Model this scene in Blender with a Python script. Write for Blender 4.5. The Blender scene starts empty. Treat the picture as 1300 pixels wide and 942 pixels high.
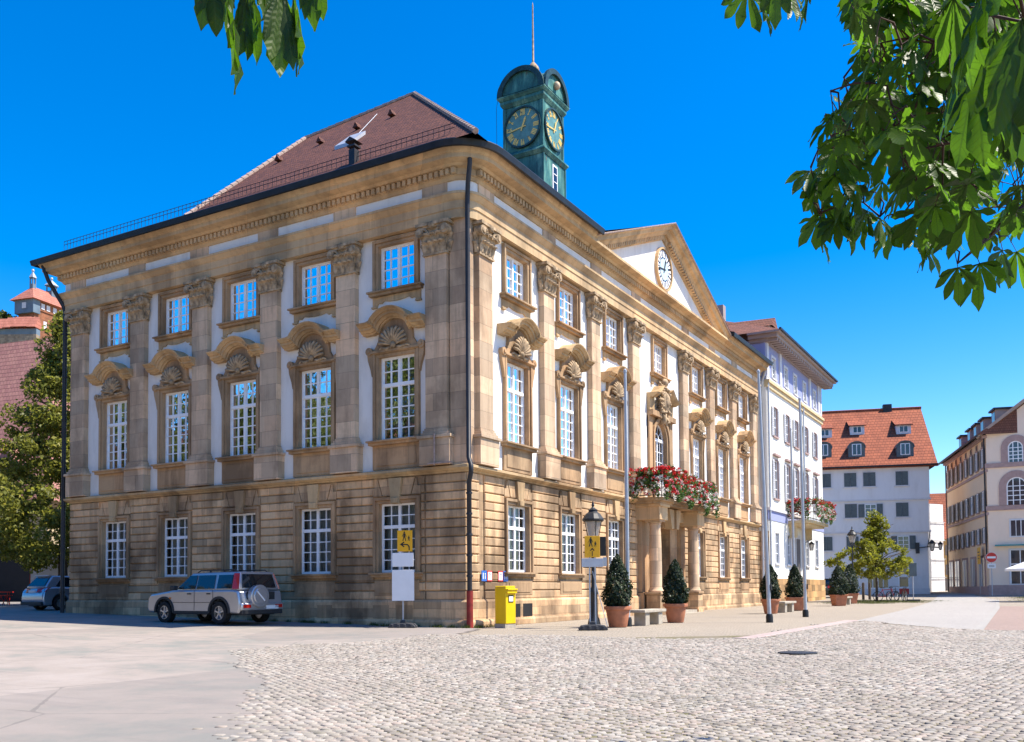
import bpy, math, random
import numpy as np
from mathutils import Vector, Matrix
random.seed(7); RNG = np.random.default_rng(11)
S = bpy.context.scene
COL = S.collection
PI = math.pi
def rad(a): return math.radians(a)

# ------------------------------------------------------------------ terrain height
def _sp(t, k):
    t = np.asarray(t, float)/k
    return k*np.where(t > 30, t, np.log1p(np.exp(np.minimum(t, 30))))
def gz(x, y):
    zx = 0.019*(_sp(-np.asarray(x, float)-1, 1.5)-_sp(-np.asarray(x, float)-32, 4))
    zy = -0.0145*_sp(-np.asarray(y, float)-1.5, 1.5)+0.002*_sp(np.asarray(y, float)-1, 1.)+0.011*(_sp(np.asarray(y, float)-36, 3)-_sp(np.asarray(y, float)-140, 10))
    return zx+zy
def gh(x, y): return float(gz(x, y))

# ------------------------------------------------------------------ mesh builder
def ident(p): return p
class MB:
    def __init__(self, T=None):
        self.v = []; self.f = []; self.m = []; self.T = T or ident; self.mi = 0
    def add(self, verts, faces):
        b = len(self.v)
        self.v.extend([self.T(tuple(p)) for p in verts])
        for f in faces:
            self.f.append([b+i for i in f]); self.m.append(self.mi)
        return self
    def box(self, x0, x1, y0, y1, z0, z1):
        v = [(x0,y0,z0),(x1,y0,z0),(x1,y1,z0),(x0,y1,z0),(x0,y0,z1),(x1,y0,z1),(x1,y1,z1),(x0,y1,z1)]
        return self.add(v, [(0,3,2,1),(4,5,6,7),(0,1,5,4),(1,2,6,5),(2,3,7,6),(3,0,4,7)])
    def cbox(self, x0, x1, y0, y1, z0, z1, c):
        """box along x whose +y face is chamfered by c (block with bevelled edges)"""
        v = [(x0,y0,z0),(x1,y0,z0),(x1,y0,z1),(x0,y0,z1),
             (x0,y1-c,z0),(x1,y1-c,z0),(x1,y1-c,z1),(x0,y1-c,z1),
             (x0+c,y1,z0+c),(x1-c,y1,z0+c),(x1-c,y1,z1-c),(x0+c,y1,z1-c)]
        f = [(0,1,2,3),(0,4,5,1),(1,5,6,2),(2,6,7,3),(3,7,4,0),(4,8,9,5),(5,9,10,6),(6,10,11,7),(7,11,8,4),(8,11,10,9)]
        return self.add(v, f)
    def frustum(self, x0,x1,y0,y1,z0, X0,X1,Y0,Y1,z1):
        v = [(x0,y0,z0),(x1,y0,z0),(x1,y1,z0),(x0,y1,z0),(X0,Y0,z1),(X1,Y0,z1),(X1,Y1,z1),(X0,Y1,z1)]
        return self.add(v, [(0,3,2,1),(4,5,6,7),(0,1,5,4),(1,2,6,5),(2,3,7,6),(3,0,4,7)])
    def prism(self, poly, y0, y1):
        """polygon in (x,z) extruded along y"""
        n = len(poly)
        v = [(p[0], y0, p[1]) for p in poly]+[(p[0], y1, p[1]) for p in poly]
        f = [tuple(range(n)), tuple(range(2*n-1, n-1, -1))]
        for i in range(n):
            j = (i+1) % n
            f.append((i, i+n, j+n, j))
        return self.add(v, f)
    def ring(self, outer, inner, y0, y1):
        """closed ring between two polylines of equal count in (x,z), extruded y0..y1"""
        n = len(outer)
        v = [(p[0], y0, p[1]) for p in outer]+[(p[0], y1, p[1]) for p in outer]+[(p[0], y0, p[1]) for p in inner]+[(p[0], y1, p[1]) for p in inner]
        f = []
        for i in range(n):
            j = (i+1) % n
            f += [(i, j, j+n, i+n), (i+n, j+n, j+3*n, i+3*n), (i+2*n, i+3*n, j+3*n, j+2*n), (i, i+2*n, j+2*n, j)]
        return self.add(v, f)
    def strip(self, path, prof, closed_prof=True):
        """path: list of (x,z) ; prof: list of (n,y): n offset along the path normal (left-hand), y = out"""
        n = len(path); k = len(prof); v = []
        for i, p in enumerate(path):
            a = path[max(i-1, 0)]; b = path[min(i+1, n-1)]
            tx, tz = b[0]-a[0], b[1]-a[1]; l = math.hypot(tx, tz) or 1
            nx, nz = -tz/l, tx/l
            for (o, y) in prof: v.append((p[0]+nx*o, y, p[1]+nz*o))
        f = []
        for i in range(n-1):
            for j in range(k if closed_prof else k-1):
                q = (j+1) % k
                f.append((i*k+j, i*k+q, (i+1)*k+q, (i+1)*k+j))
        if closed_prof:
            f.append(tuple(range(k))); f.append(tuple((n-1)*k+j for j in range(k-1, -1, -1)))
        return self.add(v, f)
    def tube(self, pts, r, n=8, cap=True):
        pts = [Vector(p) for p in pts]; m = len(pts)
        rs = r if isinstance(r, (list, tuple)) else [r]*m
        v = []; f = []
        up0 = None
        for i, p in enumerate(pts):
            d = (pts[min(i+1, m-1)]-pts[max(i-1, 0)]).normalized()
            a = Vector((0, 0, 1)) if abs(d.z) < .9 else Vector((1, 0, 0))
            if up0 is not None: a = up0
            u = (a-d*a.dot(d))
            if u.length < 1e-4: u = Vector((0, 1, 0))-d*d.y
            u.normalize(); w = d.cross(u); up0 = u
            for k in range(n):
                t = 2*PI*k/n
                q = p+(u*math.cos(t)+w*math.sin(t))*rs[i]
                v.append(tuple(q))
        for i in range(m-1):
            for k in range(n):
                q = (k+1) % n
                f.append((i*n+k, i*n+q, (i+1)*n+q, (i+1)*n+k))
        if cap:
            f.append(tuple(range(n-1, -1, -1))); f.append(tuple((m-1)*n+k for k in range(n)))
        return self.add(v, f)
    def lathe(self, prof, c=(0,0,0), n=16, sx=1, sy=1, a0=0.0):
        v = []; f = []; m = len(prof)
        for (r, z) in prof:
            for k in range(n):
                t = a0+2*PI*k/n
                v.append((c[0]+sx*r*math.cos(t), c[1]+sy*r*math.sin(t), c[2]+z))
        for i in range(m-1):
            for k in range(n):
                q = (k+1) % n
                f.append((i*n+k, i*n+q, (i+1)*n+q, (i+1)*n+k))
        f.append(tuple(range(n-1, -1, -1))); f.append(tuple((m-1)*n+k for k in range(n)))
        return self.add(v, f)
    def ball(self, c, r, nu=10, nv=6, s=(1,1,1)):
        prof = [(r*max(math.sin(PI*i/nv), .02), -r*math.cos(PI*i/nv)) for i in range(nv+1)]
        v = []; f = []
        for (a, z) in prof:
            for k in range(nu):
                t = 2*PI*k/nu
                v.append((c[0]+s[0]*a*math.cos(t), c[1]+s[1]*a*math.sin(t), c[2]+s[2]*z))
        for i in range(nv):
            for k in range(nu):
                q = (k+1) % nu
                f.append((i*nu+k, i*nu+q, (i+1)*nu+q, (i+1)*nu+k))
        f.append(tuple(range(nu-1, -1, -1))); f.append(tuple(nv*nu+k for k in range(nu)))
        return self.add(v, f)
    def wheel(self, c, r0, r1, w, n=24):
        """ring round the x... axis y at c: outer r1 inner r0 width w"""
        o = [(c[0]+r1*math.cos(2*PI*k/n), c[2]+r1*math.sin(2*PI*k/n)) for k in range(n)]
        i = [(c[0]+r0*math.cos(2*PI*k/n), c[2]+r0*math.sin(2*PI*k/n)) for k in range(n)]
        return self.ring(o, i, c[1]-w/2, c[1]+w/2)
    def disc(self, c, r, y0, y1, n=24):
        return self.prism([(c[0]+r*math.cos(2*PI*k/n), c[1]+r*math.sin(2*PI*k/n)) for k in range(n)], y0, y1)
    def build(self, name, mats, parent=None, smooth=False, bevel=0, world=False, auto=None):
        me = bpy.data.meshes.new(name)
        me.from_pydata(self.v, [], self.f)
        if not isinstance(mats, (list, tuple)): mats = [mats]
        for m in mats: me.materials.append(m)
        if len(mats) > 1: me.polygons.foreach_set('material_index', self.m)
        import bmesh
        bm = bmesh.new(); bm.from_mesh(me)
        bmesh.ops.recalc_face_normals(bm, faces=bm.faces)
        bm.to_mesh(me); bm.free()
        if smooth:
            me.polygons.foreach_set('use_smooth', [True]*len(me.polygons))
            if auto is not None:
                me.set_sharp_from_angle(angle=rad(auto))
        o = bpy.data.objects.new(name, me); COL.objects.link(o)
        if bevel:
            b = o.modifiers.new('bevel', 'BEVEL'); b.width = bevel; b.segments = 2; b.limit_method = 'ANGLE'; b.angle_limit = rad(40)
        if parent is not None:
            o.parent = parent
            if world: o.matrix_parent_inverse = parent_world(parent).inverted()
        return o
def parent_world(p):
    m = Matrix.Identity(4)
    chain = []
    while p is not None: chain.append(p); p = p.parent
    for q in reversed(chain):
        m = m @ (q.matrix_parent_inverse if q.parent else Matrix.Identity(4)) @ q.matrix_basis
    return m
def fast_mesh(name, V, F, mats, parent=None, mi=None, smooth=False, uv=None):
    """V (n,3) array, F (m,k) int array"""
    me = bpy.data.meshes.new(name)
    V = np.asarray(V, np.float32); F = np.asarray(F, np.int32)
    me.vertices.add(len(V)); me.vertices.foreach_set('co', V.ravel())
    k = F.shape[1]
    me.loops.add(F.size); me.loops.foreach_set('vertex_index', F.ravel())
    me.polygons.add(len(F)); me.polygons.foreach_set('loop_start', np.arange(0, F.size, k, dtype=np.int32))
    try: me.polygons.foreach_set('loop_total', np.full(len(F), k, np.int32))
    except Exception: pass
    if not isinstance(mats, (list, tuple)): mats = [mats]
    for m in mats: me.materials.append(m)
    if mi is not None: me.polygons.foreach_set('material_index', np.asarray(mi, np.int32))
    if smooth: me.polygons.foreach_set('use_smooth', np.ones(len(F), bool))
    if uv is not None:
        ul = me.uv_layers.new(name='leaf'); ul.data.foreach_set('uv', np.asarray(uv, np.float32)[F.ravel()].ravel())
    me.update(calc_edges=True); me.validate()
    o = bpy.data.objects.new(name, me); COL.objects.link(o)
    if parent is not None: o.parent = parent
    return o
def tag(o, label, cat, group=None):
    o['label'] = label; o['category'] = cat
    if group: o['group'] = group
    return o
def thing(name, label, cat, loc=(0,0,0), rz=0, group=None):
    o = bpy.data.objects.new(name, None); COL.objects.link(o)
    o.empty_display_size = .2
    o.location = loc; o.rotation_euler = (0, 0, rz)
    return tag(o, label, cat, group)
def copy_tree(o, parent=None):
    c = o.copy(); COL.objects.link(c)
    if parent is not None: c.parent = parent
    for ch in [x for x in bpy.data.objects if x.parent == o]:
        copy_tree(ch, c)
    return c
def place_copy(src, loc, rz, label=None, group=None):
    c = copy_tree(src); c.location = loc; c.rotation_euler = (0, 0, rz)
    if label: c['label'] = label
    if group: c['group'] = group
    return c
def structure(o): o['kind'] = 'structure'; return o

# ------------------------------------------------------------------ materials
class N:
    def __init__(self, name):
        self.mat = bpy.data.materials.new(name); self.mat.use_nodes = True
        self.nt = self.mat.node_tree; self.nt.nodes.clear()
        self.out = self.nt.nodes.new('ShaderNodeOutputMaterial')
    def n(self, typ, **kw):
        nd = self.nt.nodes.new(typ)
        for k, v in kw.items():
            if k.startswith('i_'):
                key = k[2:]
                key = int(key) if key.isdigit() else key.replace('_', ' ')
                s = nd.inputs[key]
                if hasattr(v, 'is_output') or isinstance(v, bpy.types.NodeSocket): self.nt.links.new(v, s)
                else: s.default_value = v
            else: setattr(nd, k, v)
        return nd
    def link(self, a, b): self.nt.links.new(a, b)
    def math(self, op, a, b=0.0, c=None):
        nd = self.nt.nodes.new('ShaderNodeMath'); nd.operation = op
        for i, s in enumerate((a, b, c)):
            if s is None: continue
            if isinstance(s, bpy.types.NodeSocket): self.link(s, nd.inputs[i])
            else: nd.inputs[i].default_value = s
        return nd.outputs[0]
    def mix(self, fac, a, b, mode='MIX'):
        nd = self.nt.nodes.new('ShaderNodeMix'); nd.data_type = 'RGBA'; nd.blend_type = mode
        for s, v in ((nd.inputs['Factor'], fac), (nd.inputs[6], a), (nd.inputs[7], b)):
            if isinstance(v, bpy.types.NodeSocket): self.link(v, s)
            else: s.default_value = v if not isinstance(v, (tuple, list)) else rgba(v)
        return nd.outputs[2]
    def ramp(self, fac, stops):
        nd = self.nt.nodes.new('ShaderNodeValToRGB'); cr = nd.color_ramp
        while len(cr.elements) < len(stops): cr.elements.new(0.5)
        for e, (p, c) in zip(cr.elements, stops):
            e.position = p; e.color = rgba(c) if isinstance(c, (tuple, list)) else (c, c, c, 1)
        self.link(fac, nd.inputs[0]); return nd.outputs[0]
    def noise(self, scale, vec=None, detail=4, rough=.55, dist=0):
        nd = self.n('ShaderNodeTexNoise'); nd.inputs['Scale'].default_value = scale
        nd.inputs['Detail'].default_value = detail; nd.inputs['Roughness'].default_value = rough; nd.inputs['Distortion'].default_value = dist
        if vec is not None: self.link(vec, nd.inputs['Vector'])
        return nd.outputs[0]
    def world(self):
        return self.n('ShaderNodeNewGeometry').outputs['Position']
    def obj(self):
        return self.n('ShaderNodeTexCoord').outputs['Object']
    def scale(self, vec, s, o=(0,0,0)):
        nd = self.n('ShaderNodeMapping'); nd.inputs['Scale'].default_value = s; nd.inputs['Location'].default_value = o
        self.link(vec, nd.inputs['Vector']); return nd.outputs[0]
    def wallvec(self, vec=None, dz=0.0):
        """(x+y, z) so that both axis aligned walls get running courses"""
        sep = self.n('ShaderNodeSeparateXYZ'); self.link(vec if vec is not None else self.world(), sep.inputs[0])
        u = self.math('ADD', sep.outputs[0], sep.outputs[1])
        z = self.math('ADD', sep.outputs[2], dz)
        cb = self.n('ShaderNodeCombineXYZ'); self.link(u, cb.inputs[0]); self.link(z, cb.inputs[1]); return cb.outputs[0]
    def bump(self, h, strength=.3, dist=.02, normal=None):
        nd = self.n('ShaderNodeBump'); nd.inputs['Strength'].default_value = strength; nd.inputs['Distance'].default_value = dist
        self.link(h, nd.inputs['Height'])
        if normal is not None: self.link(normal, nd.inputs['Normal'])
        return nd.outputs[0]
    def bsdf(self, col, rough=.7, normal=None, metal=0, spec=.5, **kw):
        b = self.n('ShaderNodeBsdfPrincipled')
        for s, v in (('Base Color', col), ('Roughness', rough), ('Metallic', metal), ('Specular IOR Level', spec)):
            if isinstance(v, bpy.types.NodeSocket): self.link(v, b.inputs[s])
            else: b.inputs[s].default_value = rgba(v) if isinstance(v, (tuple, list)) else v
        for k, v in kw.items():
            b.inputs[k.replace('_', ' ')].default_value = rgba(v) if isinstance(v, (tuple, list)) else v
        if normal is not None: self.link(normal, b.inputs['Normal'])
        self.link(b.outputs[0], self.out.inputs[0]); self.b = b
        return self.mat
def rgba(c): return (c[0], c[1], c[2], 1.0)
def brick(n, vec, bw, rh, mortar, c1, c2, cm, off=.5, bias=0.0, msm=.1):
    t = n.n('ShaderNodeTexBrick'); t.offset = off; t.offset_frequency = 2; t.squash = 1
    t.inputs['Scale'].default_value = 1; t.inputs['Mortar Size'].default_value = mortar; t.inputs['Mortar Smooth'].default_value = msm
    t.inputs['Bias'].default_value = bias; t.inputs['Brick Width'].default_value = bw; t.inputs['Row Height'].default_value = rh
    t.inputs['Color1'].default_value = rgba(c1); t.inputs['Color2'].default_value = rgba(c2); t.inputs['Mortar'].default_value = rgba(cm)
    n.link(vec, t.inputs['Vector']); return t
def simple(name, col, rough=.6, var=.15, nscale=6, metal=0, spec=.4, bump=0.0, bscale=40, coords='obj'):
    n = N(name); vec = n.obj() if coords == 'obj' else n.world()
    no = n.noise(nscale, vec, 5)
    dark = tuple(c*(1-var) for c in col); light = tuple(min(c*(1+var), 1) for c in col)
    c = n.ramp(no, [(.3, dark), (.7, light)])
    nm = n.bump(n.noise(bscale, vec, 4), bump, .02) if bump else None
    return n.bsdf(c, rough, nm, metal, spec)
def stone(name, base, bw, rh, dz=0.0, mortar=.008, soot=.5, vary=.22, mort=.45, warm=(1.06, .98, .90), sootcol=(.085, .052, .03)):
    n = N(name); w = n.world(); vec = n.wallvec(w, dz)
    c1 = tuple(b*(1-vary) for b in base); c2 = tuple(min(b*(1+vary)*k, 1) for b, k in zip(base, warm))
    t = brick(n, vec, bw, rh, mortar, c1, c2, tuple(b*mort for b in base))
    col = t.outputs[0]
    # second, coarser per block hue shift (ochre and pink sandstone beds)
    t2 = brick(n, n.scale(vec, (1, 1, 1), (13.37, rh*7, 0)), bw, rh, 0, (1.0, .9, .82), (1.0, 1.02, 1.0), (1, 1, 1))
    col = n.mix(.8, col, t2.outputs[0], 'MULTIPLY')
    bed = n.noise(1.0, n.scale(w, (2.2, 2.2, 14)), 4)
    col = n.mix(n.math('MULTIPLY', bed, .35), col, tuple(b*.62 for b in base))
    st = n.ramp(n.noise(.55, n.scale(w, (1, 1, .55)), 7, .62), [(.46, 0.0), (.60, 1.0)])
    col = n.mix(n.math('MULTIPLY', st, soot*1.15), col, sootcol)
    rn = n.ramp(n.noise(1.0, n.scale(w, (4.5, 4.5, .35)), 6, .68), [(.5, 0.0), (.68, 1.0)])
    col = n.mix(n.math('MULTIPLY', rn, soot*.8), col, tuple(c*1.5 for c in sootcol))
    gr = n.ramp(n.noise(5, w, 6, .7), [(.45, 0.0), (.8, 1.0)])
    col = n.mix(n.math('MULTIPLY', gr, soot*.5), col, tuple(b*.45 for b in base))
    h = n.math('ADD', n.math('MULTIPLY', n.noise(28, w, 5, .65), .5), n.math('MULTIPLY', t.outputs[1], -1.2))
    return n.bsdf(col, .88, n.bump(h, .5, .012), 0, .2)
def tiles(name, c1, c2, cm, bw=.2, rh=.25, coords='world', axis=0, dirt=.35, bump=.6):
    n = N(name); v = n.world() if coords == 'world' else n.obj()
    sep = n.n('ShaderNodeSeparateXYZ'); n.link(v, sep.inputs[0])
    u = sep.outputs[0] if axis == 0 else (sep.outputs[1] if axis == 1 else n.math('ADD', sep.outputs[0], sep.outputs[1]))
    cb = n.n('ShaderNodeCombineXYZ'); n.link(u, cb.inputs[0]); n.link(sep.outputs[2], cb.inputs[1])
    t = brick(n, cb.outputs[0], bw, rh, .012, c1, c2, cm, msm=.3)
    ns = n.ramp(n.noise(.6, v, 6, .65), [(.35, 0.0), (.75, 1.0)])
    col = n.mix(n.math('MULTIPLY', ns, dirt), t.outputs[0], tuple(c*.45 for c in c1))
    ns2 = n.ramp(n.noise(3.1, v, 4), [(.55, 0.0), (.8, 1.0)])
    col = n.mix(n.math('MULTIPLY', ns2, .25), col, tuple(min(c*1.6, 1) for c in c2))
    saw = n.math('FRACT', n.math('DIVIDE', sep.outputs[2], rh))
    row = n.math('SUBTRACT', 1.0, saw)
    h = n.math('ADD', row, n.math('MULTIPLY', t.outputs[1], -.6))
    col = n.mix(n.math('MULTIPLY', n.ramp(saw, [(.0, 1.0), (.16, 0.0)]), .55), col, cm)
    return n.bsdf(col, .8, n.bump(h, bump, .05), 0, .25)
M = {}
M['stone_low'] = stone('sandstone_rusticated', (.62, .44, .27), 1.05, .2857, dz=-.87, soot=.6, vary=.36, mortar=.006)
M['stone_pil'] = stone('sandstone_pilaster', (.63, .48, .34), 1.35, .56, dz=-6.3, soot=.4, vary=.3, mortar=.006)
M['stone_trim'] = stone('sandstone_trim', (.60, .43, .245), 1.6, 9.0, soot=.45, vary=.12, mortar=.004)
M['stone_sur'] = stone('sandstone_surround', (.49, .335, .20), 2.3, 3.1, soot=.5, vary=.15, mortar=.003)
M['stone_corn'] = stone('sandstone_cornice', (.63, .46, .275), 1.9, 9.0, soot=.35, vary=.14, mortar=.004)
M['stone_carve'] = simple('sandstone_carving', (.37, .265, .16), .9, .55, 5, bump=.5, bscale=30)
def plaster(name, col, dirt=.12, dcol=(.35, .3, .24), rough=.85):
    n = N(name); w = n.world()
    st = n.ramp(n.noise(.8, n.scale(w, (1.6, 1.6, .5)), 7, .65), [(.48, 0.0), (.72, 1.0)])
    c = n.mix(n.math('MULTIPLY', st, dirt), col, dcol)
    c = n.mix(n.math('MULTIPLY', n.noise(14, w, 5), .08), c, tuple(k*.6 for k in col))
    return n.bsdf(c, rough, n.bump(n.noise(70, w, 5), .12, .01), 0, .25)
M['plaster'] = plaster('white_plaster', (.78, .76, .72), .38)
M['white_paint'] = simple('white_window_paint', (.84, .84, .84), .45, .06, 5)
M['black_metal'] = simple('black_sheet_metal', (.018, .019, .022), .45, .3, 3, metal=.3)
M['pipe'] = simple('dark_pipe', (.022, .022, .026), .5, .4, 2, bump=.1)
M['zinc'] = simple('zinc_pipe', (.46, .48, .52), .45, .12, 3, metal=.3)
M['roof_hall'] = tiles('brown_plain_tiles', (.165, .062, .038), (.10, .038, .026), (.03, .016, .014), .19, .145, axis=2)
M['ridge'] = simple('pale_ridge_mortar', (.34, .25, .21), .85, .3, 9, bump=.5)
def copper():
    n = N('green_copper'); w = n.world()
    a = n.noise(1.3, n.scale(w, (1.5, 1.5, .5)), 7, .65)
    c = n.ramp(a, [(.3, (.015, .07, .066)), (.5, (.045, .175, .155)), (.62, (.14, .32, .25)), (.8, (.30, .50, .39))])
    st = n.ramp(n.noise(5, n.scale(w, (3, 3, .35)), 6, .7), [(.5, 0.0), (.7, 1.0)])
    c = n.mix(n.math('MULTIPLY', st, .6), c, (.02, .035, .035))
    rs = n.ramp(n.noise(2.3, n.scale(w, (1, 1, .4), (4, 2, 9)), 5), [(.66, 0.0), (.72, 1.0)])
    c = n.mix(n.math('MULTIPLY', rs, .6), c, (.2, .09, .04))
    return n.bsdf(c, .55, n.bump(n.noise(20, w, 4), .15, .01), .15, .4)
M['copper'] = copper()
M['copper_dark'] = simple('dark_copper', (.018, .055, .058), .5, .5, 4, metal=.2)
M['gold'] = simple('gilding', (.85, .58, .16), .4, .1, 8, metal=.15)
M['dial'] = simple('blue_green_dial', (.10, .235, .22), .45, .25, 3)
M['dial_pale'] = simple('pale_enamel_dial', (.52, .66, .70), .3, .1, 4)
def glass(name, tint=(.75, .8, .85), ior=1.62):
    n = N(name)
    lw = n.n('ShaderNodeFresnel'); lw.inputs['IOR'].default_value = ior
    wv = n.bump(n.noise(1.9, n.world(), 2), .11, .1)
    n.link(wv, lw.inputs['Normal'])
    tr = n.n('ShaderNodeBsdfTransparent'); tr.inputs[0].default_value = rgba(tint)
    gl = n.n('ShaderNodeBsdfGlossy'); gl.inputs['Roughness'].default_value = .015; gl.inputs['Color'].default_value = (.95, .97, 1, 1)
    n.link(wv, gl.inputs['Normal'])
    mx = n.n('ShaderNodeMixShader'); n.link(lw.outputs[0], mx.inputs[0]); n.link(tr.outputs[0], mx.inputs[1]); n.link(gl.outputs[0], mx.inputs[2])
    n.link(mx.outputs[0], n.out.inputs[0]); return n.mat
M['glass'] = glass('window_glass')
M['dark_glass'] = N('dark_tinted_glass').bsdf((.012, .016, .02), .03, None, 0, .8)
M['curtain'] = simple('grey_curtain', (.42, .44, .42), .9, .1, 3)
M['curtain_dim'] = simple('dim_grey_curtain', (.13, .13, .125), .9, .3, 2)
M['room'] = simple('dim_room_wall', (.05, .048, .045), .9, .2, 1)
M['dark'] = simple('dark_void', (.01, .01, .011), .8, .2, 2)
M['wood_door'] = simple('dark_oak_door', (.05, .03, .018), .5, .3, 5)
M['steel'] = simple('galvanised_steel', (.42, .44, .47), .42, .1, 3, metal=.25)
M['white_sheet'] = simple('white_board', (.8, .8, .8), .5, .04, 3)
M['terracotta'] = simple('terracotta', (.42, .16, .08), .8, .2, 5, bump=.2)
M['tyre'] = simple('tyre_rubber', (.012, .012, .013), .8, .2, 8)
M['yellow'] = simple('yellow_enamel', (.80, .52, .005), .4, .06, 3)
M['orange_sign'] = simple('orange_yellow_sign', (.80, .40, .01), .45, .04, 3)
M['black'] = simple('black_paint', (.012, .012, .012), .5, .1, 3)
M['red'] = simple('red_paint', (.55, .03, .02), .4, .1, 3)
M['blue'] = simple('blue_enamel', (.03, .13, .45), .4, .06, 3)
M['rubber'] = simple('recycled_plastic_foot', (.06, .06, .063), .75, .3, 9, bump=.3)
M['iron'] = simple('dark_cast_iron', (.02, .021, .022), .5, .3, 8)
M['bench_stone'] = simple('pale_bench_stone', (.38, .33, .26), .85, .2, 5, bump=.3)
M['lamp_glass'] = N('lantern_glass').bsdf((.6, .55, .48), .15, None, 0, .5, Transmission_Weight=.5)
CAMC=(15.8209,-24.6397,1.1805)
CAMP=(0.523485,0.036790,-0.007364,1191.823,704.478)
# ================================================================== TOWN HALL
HL, HR = 19.6, 33.3
hall = thing('town_hall', 'large baroque sandstone town hall with pediment, flower balcony and green clock tower', 'town hall')
def TL(p): return (-p[0], -p[1], p[2])
def TR(p): return (p[1], p[0], p[2])
WL = [2.70+3.52*k for k in range(5)]
WR = [3.15, 7.10, 11.30, 16.6, 21.85, 26.0, 30.0]
PLs = [1.02, 4.72, 8.25, 11.77, 15.29, 18.95]
PRs = [0.85, 5.22, 9.25, 13.4, 19.75, 23.95, 28.0, 32.2]
# openings  (half width, z0, z1)
OG, OM, OT = (.735, 1.76, 4.03), (.735, 6.11, 8.90), (.735, 11.10, 12.62)

def wall_boxes(mb, s0, s1, z0, z1, holes, d0, d1, cham=None):
    zs = sorted({z0, z1} | {min(max(h[2], z0), z1) for h in holes} | {min(max(h[3], z0), z1) for h in holes})
    for a, b in zip(zs[:-1], zs[1:]):
        if b-a < 1e-6: continue
        zm = (a+b)/2
        hs = sorted((max(h[0], s0), min(h[1], s1)) for h in holes if h[2] < zm < h[3] and h[1] > s0 and h[0] < s1)
        cur = s0
        for h in hs+[(s1, s1)]:
            if h[0]-cur > 1e-4:
                if cham: mb.cbox(cur, h[0], d0, d1, a, b, cham)
                else: mb.box(cur, h[0], d0, d1, a, b)
            cur = max(cur, h[1])
def holes_of(ws, o, grow=0): return [(w-o[0]-grow, w+o[0]+grow, o[1]-grow, o[2]+grow) for w in ws]
WRn = [w for w in WR if w != 16.6]
door_hole = (16.6-1.0, 16.6+1.0, .1, 4.0)
gr, up = MB(), MB()
for T, L, ws, side in ((TL, HL, WL, 'L'), (TR, HR, WR, 'R')):
    gr.T = T; up.T = T
    wn = ws if side == 'L' else WRn
    hg = holes_of(wn, OG, .06) + ([door_hole] if side == 'R' else [])
    s0 = 0 if side == 'L' else .35
    wall_boxes(gr, s0, L, -.9, 4.9, hg, -.35, 0)
    hu = holes_of(ws, OM, .06)+holes_of(ws, OT, .06)
    wall_boxes(up, s0, L, 4.9, 14.5, hu, -.35, 0)
up.build('upper_wall', M['plaster'], hall)
gr.T = TL; gr.box(HL-.35, HL, -20, -.35, -.9, 4.9)          # west return
gr.build('ground_floor_wall', M['stone_low'], hall)
b = MB(); b.box(-HL, -HL+.35, .36, HR, -.9, 14.5); b.box(-HL, -.36, HR-.3, HR, -.9, 14.5); b.build('rear_wall', M['plaster'], hall)
b = MB(); b.box(-HL+.5, -1.6, 1.6, HR-.6, -.5, 14.4)
for z in (4.8, 10.0, 14.42): b.box(-HL+.4, -.38, .38, HR-.4, z, z+.05)
b.build('inner_wall', M['room'], hall)
# rusticated courses -------------------------------------------------
b = MB()
for T, L, ws, side in ((TL, HL, WL, 'L'), (TR, HR, WR, 'R')):
    b.T = T
    wn = ws if side == 'L' else WRn
    segs = [(.02 if side == 'L' else -.06, 1.55), (1.60, L+.02)] if side == 'L' else [(.03, .62), (.95, L-.02)]
    for k in range(14):
        z0 = .87+k*.2857+.018; z1 = .87+(k+1)*.2857-.018
        zm = (z0+z1)/2
        hs = [(w-.97, w+.97, 1.50, 4.86) for w in wn]
        if side == 'R': hs.append((16.6-3.1, 16.6+3.1, 0, 5))
        for (a, c) in segs: wall_boxes(b, a, c, z0, z1, [h for h in hs if h[2] < zm < h[3]], 0, .065, .022)
    for w in wn:        # flat arch of voussoirs
        for sg in (-1, 1):
            for (p, d) in (([(.19, 4.28), (.56, 4.28), (.74, 4.83), (.28, 4.83)], .075), ([(.60, 4.28), (.96, 4.28), (.96, 4.55), (.84, 4.55), (.78, 4.83)], .066)):
                q = [(w+sg*x, z) for x, z in p]
                b.prism(q, 0, d)
b.build('rusticated_courses', M['stone_low'], hall)
# plinth, string course, entablature as sweeps round the building ------
def base_path(end=HR, r=.35):
    P = [((-HL, 9.0), (-1, 0)), ((-HL, 0), (-1, -1))]
    for k in range(9):
        t = -PI/2+PI/2*k/8
        P.append(((-r+r*math.cos(t), r+r*math.sin(t)), (math.cos(t), math.sin(t))))
    P.append(((0, end), (1, 0)))
    return P
def sweep(mb, P, prof, cap=True):
    k = len(prof); v = []; f = []
    for (p, n) in P:
        for (d, z) in prof: v.append((p[0]+n[0]*d, p[1]+n[1]*d, z))
    for i in range(len(P)-1):
        for j in range(k):
            q = (j+1) % k
            f.append((i*k+j, i*k+q, (i+1)*k+q, (i+1)*k+j))
    f.append(tuple(range(k))); f.append(tuple((len(P)-1)*k+j for j in range(k-1, -1, -1)))
    mb.add(v, f)
BP = base_path(r=.06); BPr = base_path(32.9, .35)
b = MB(); sweep(b, BP, [(-.02, -.9), (.13, -.9), (.13, .80), (.07, .885), (-.02, .885)])
sweep(b, BP, [(.12, -.9), (.24, -.9), (.24, .17), (.20, .24), (.12, .24)])
b.build('plinth', M['stone_low'], hall)
b = MB(); sweep(b, BP, [(-.02, 4.885), (.07, 4.885), (.10, 4.93), (.17, 4.95), (.24, 5.0), (.27, 5.0), (.27, 5.075), (.12, 5.12), (-.02, 5.13)]); b.build('string_course', M['stone_trim'], hall)
b = MB()
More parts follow.
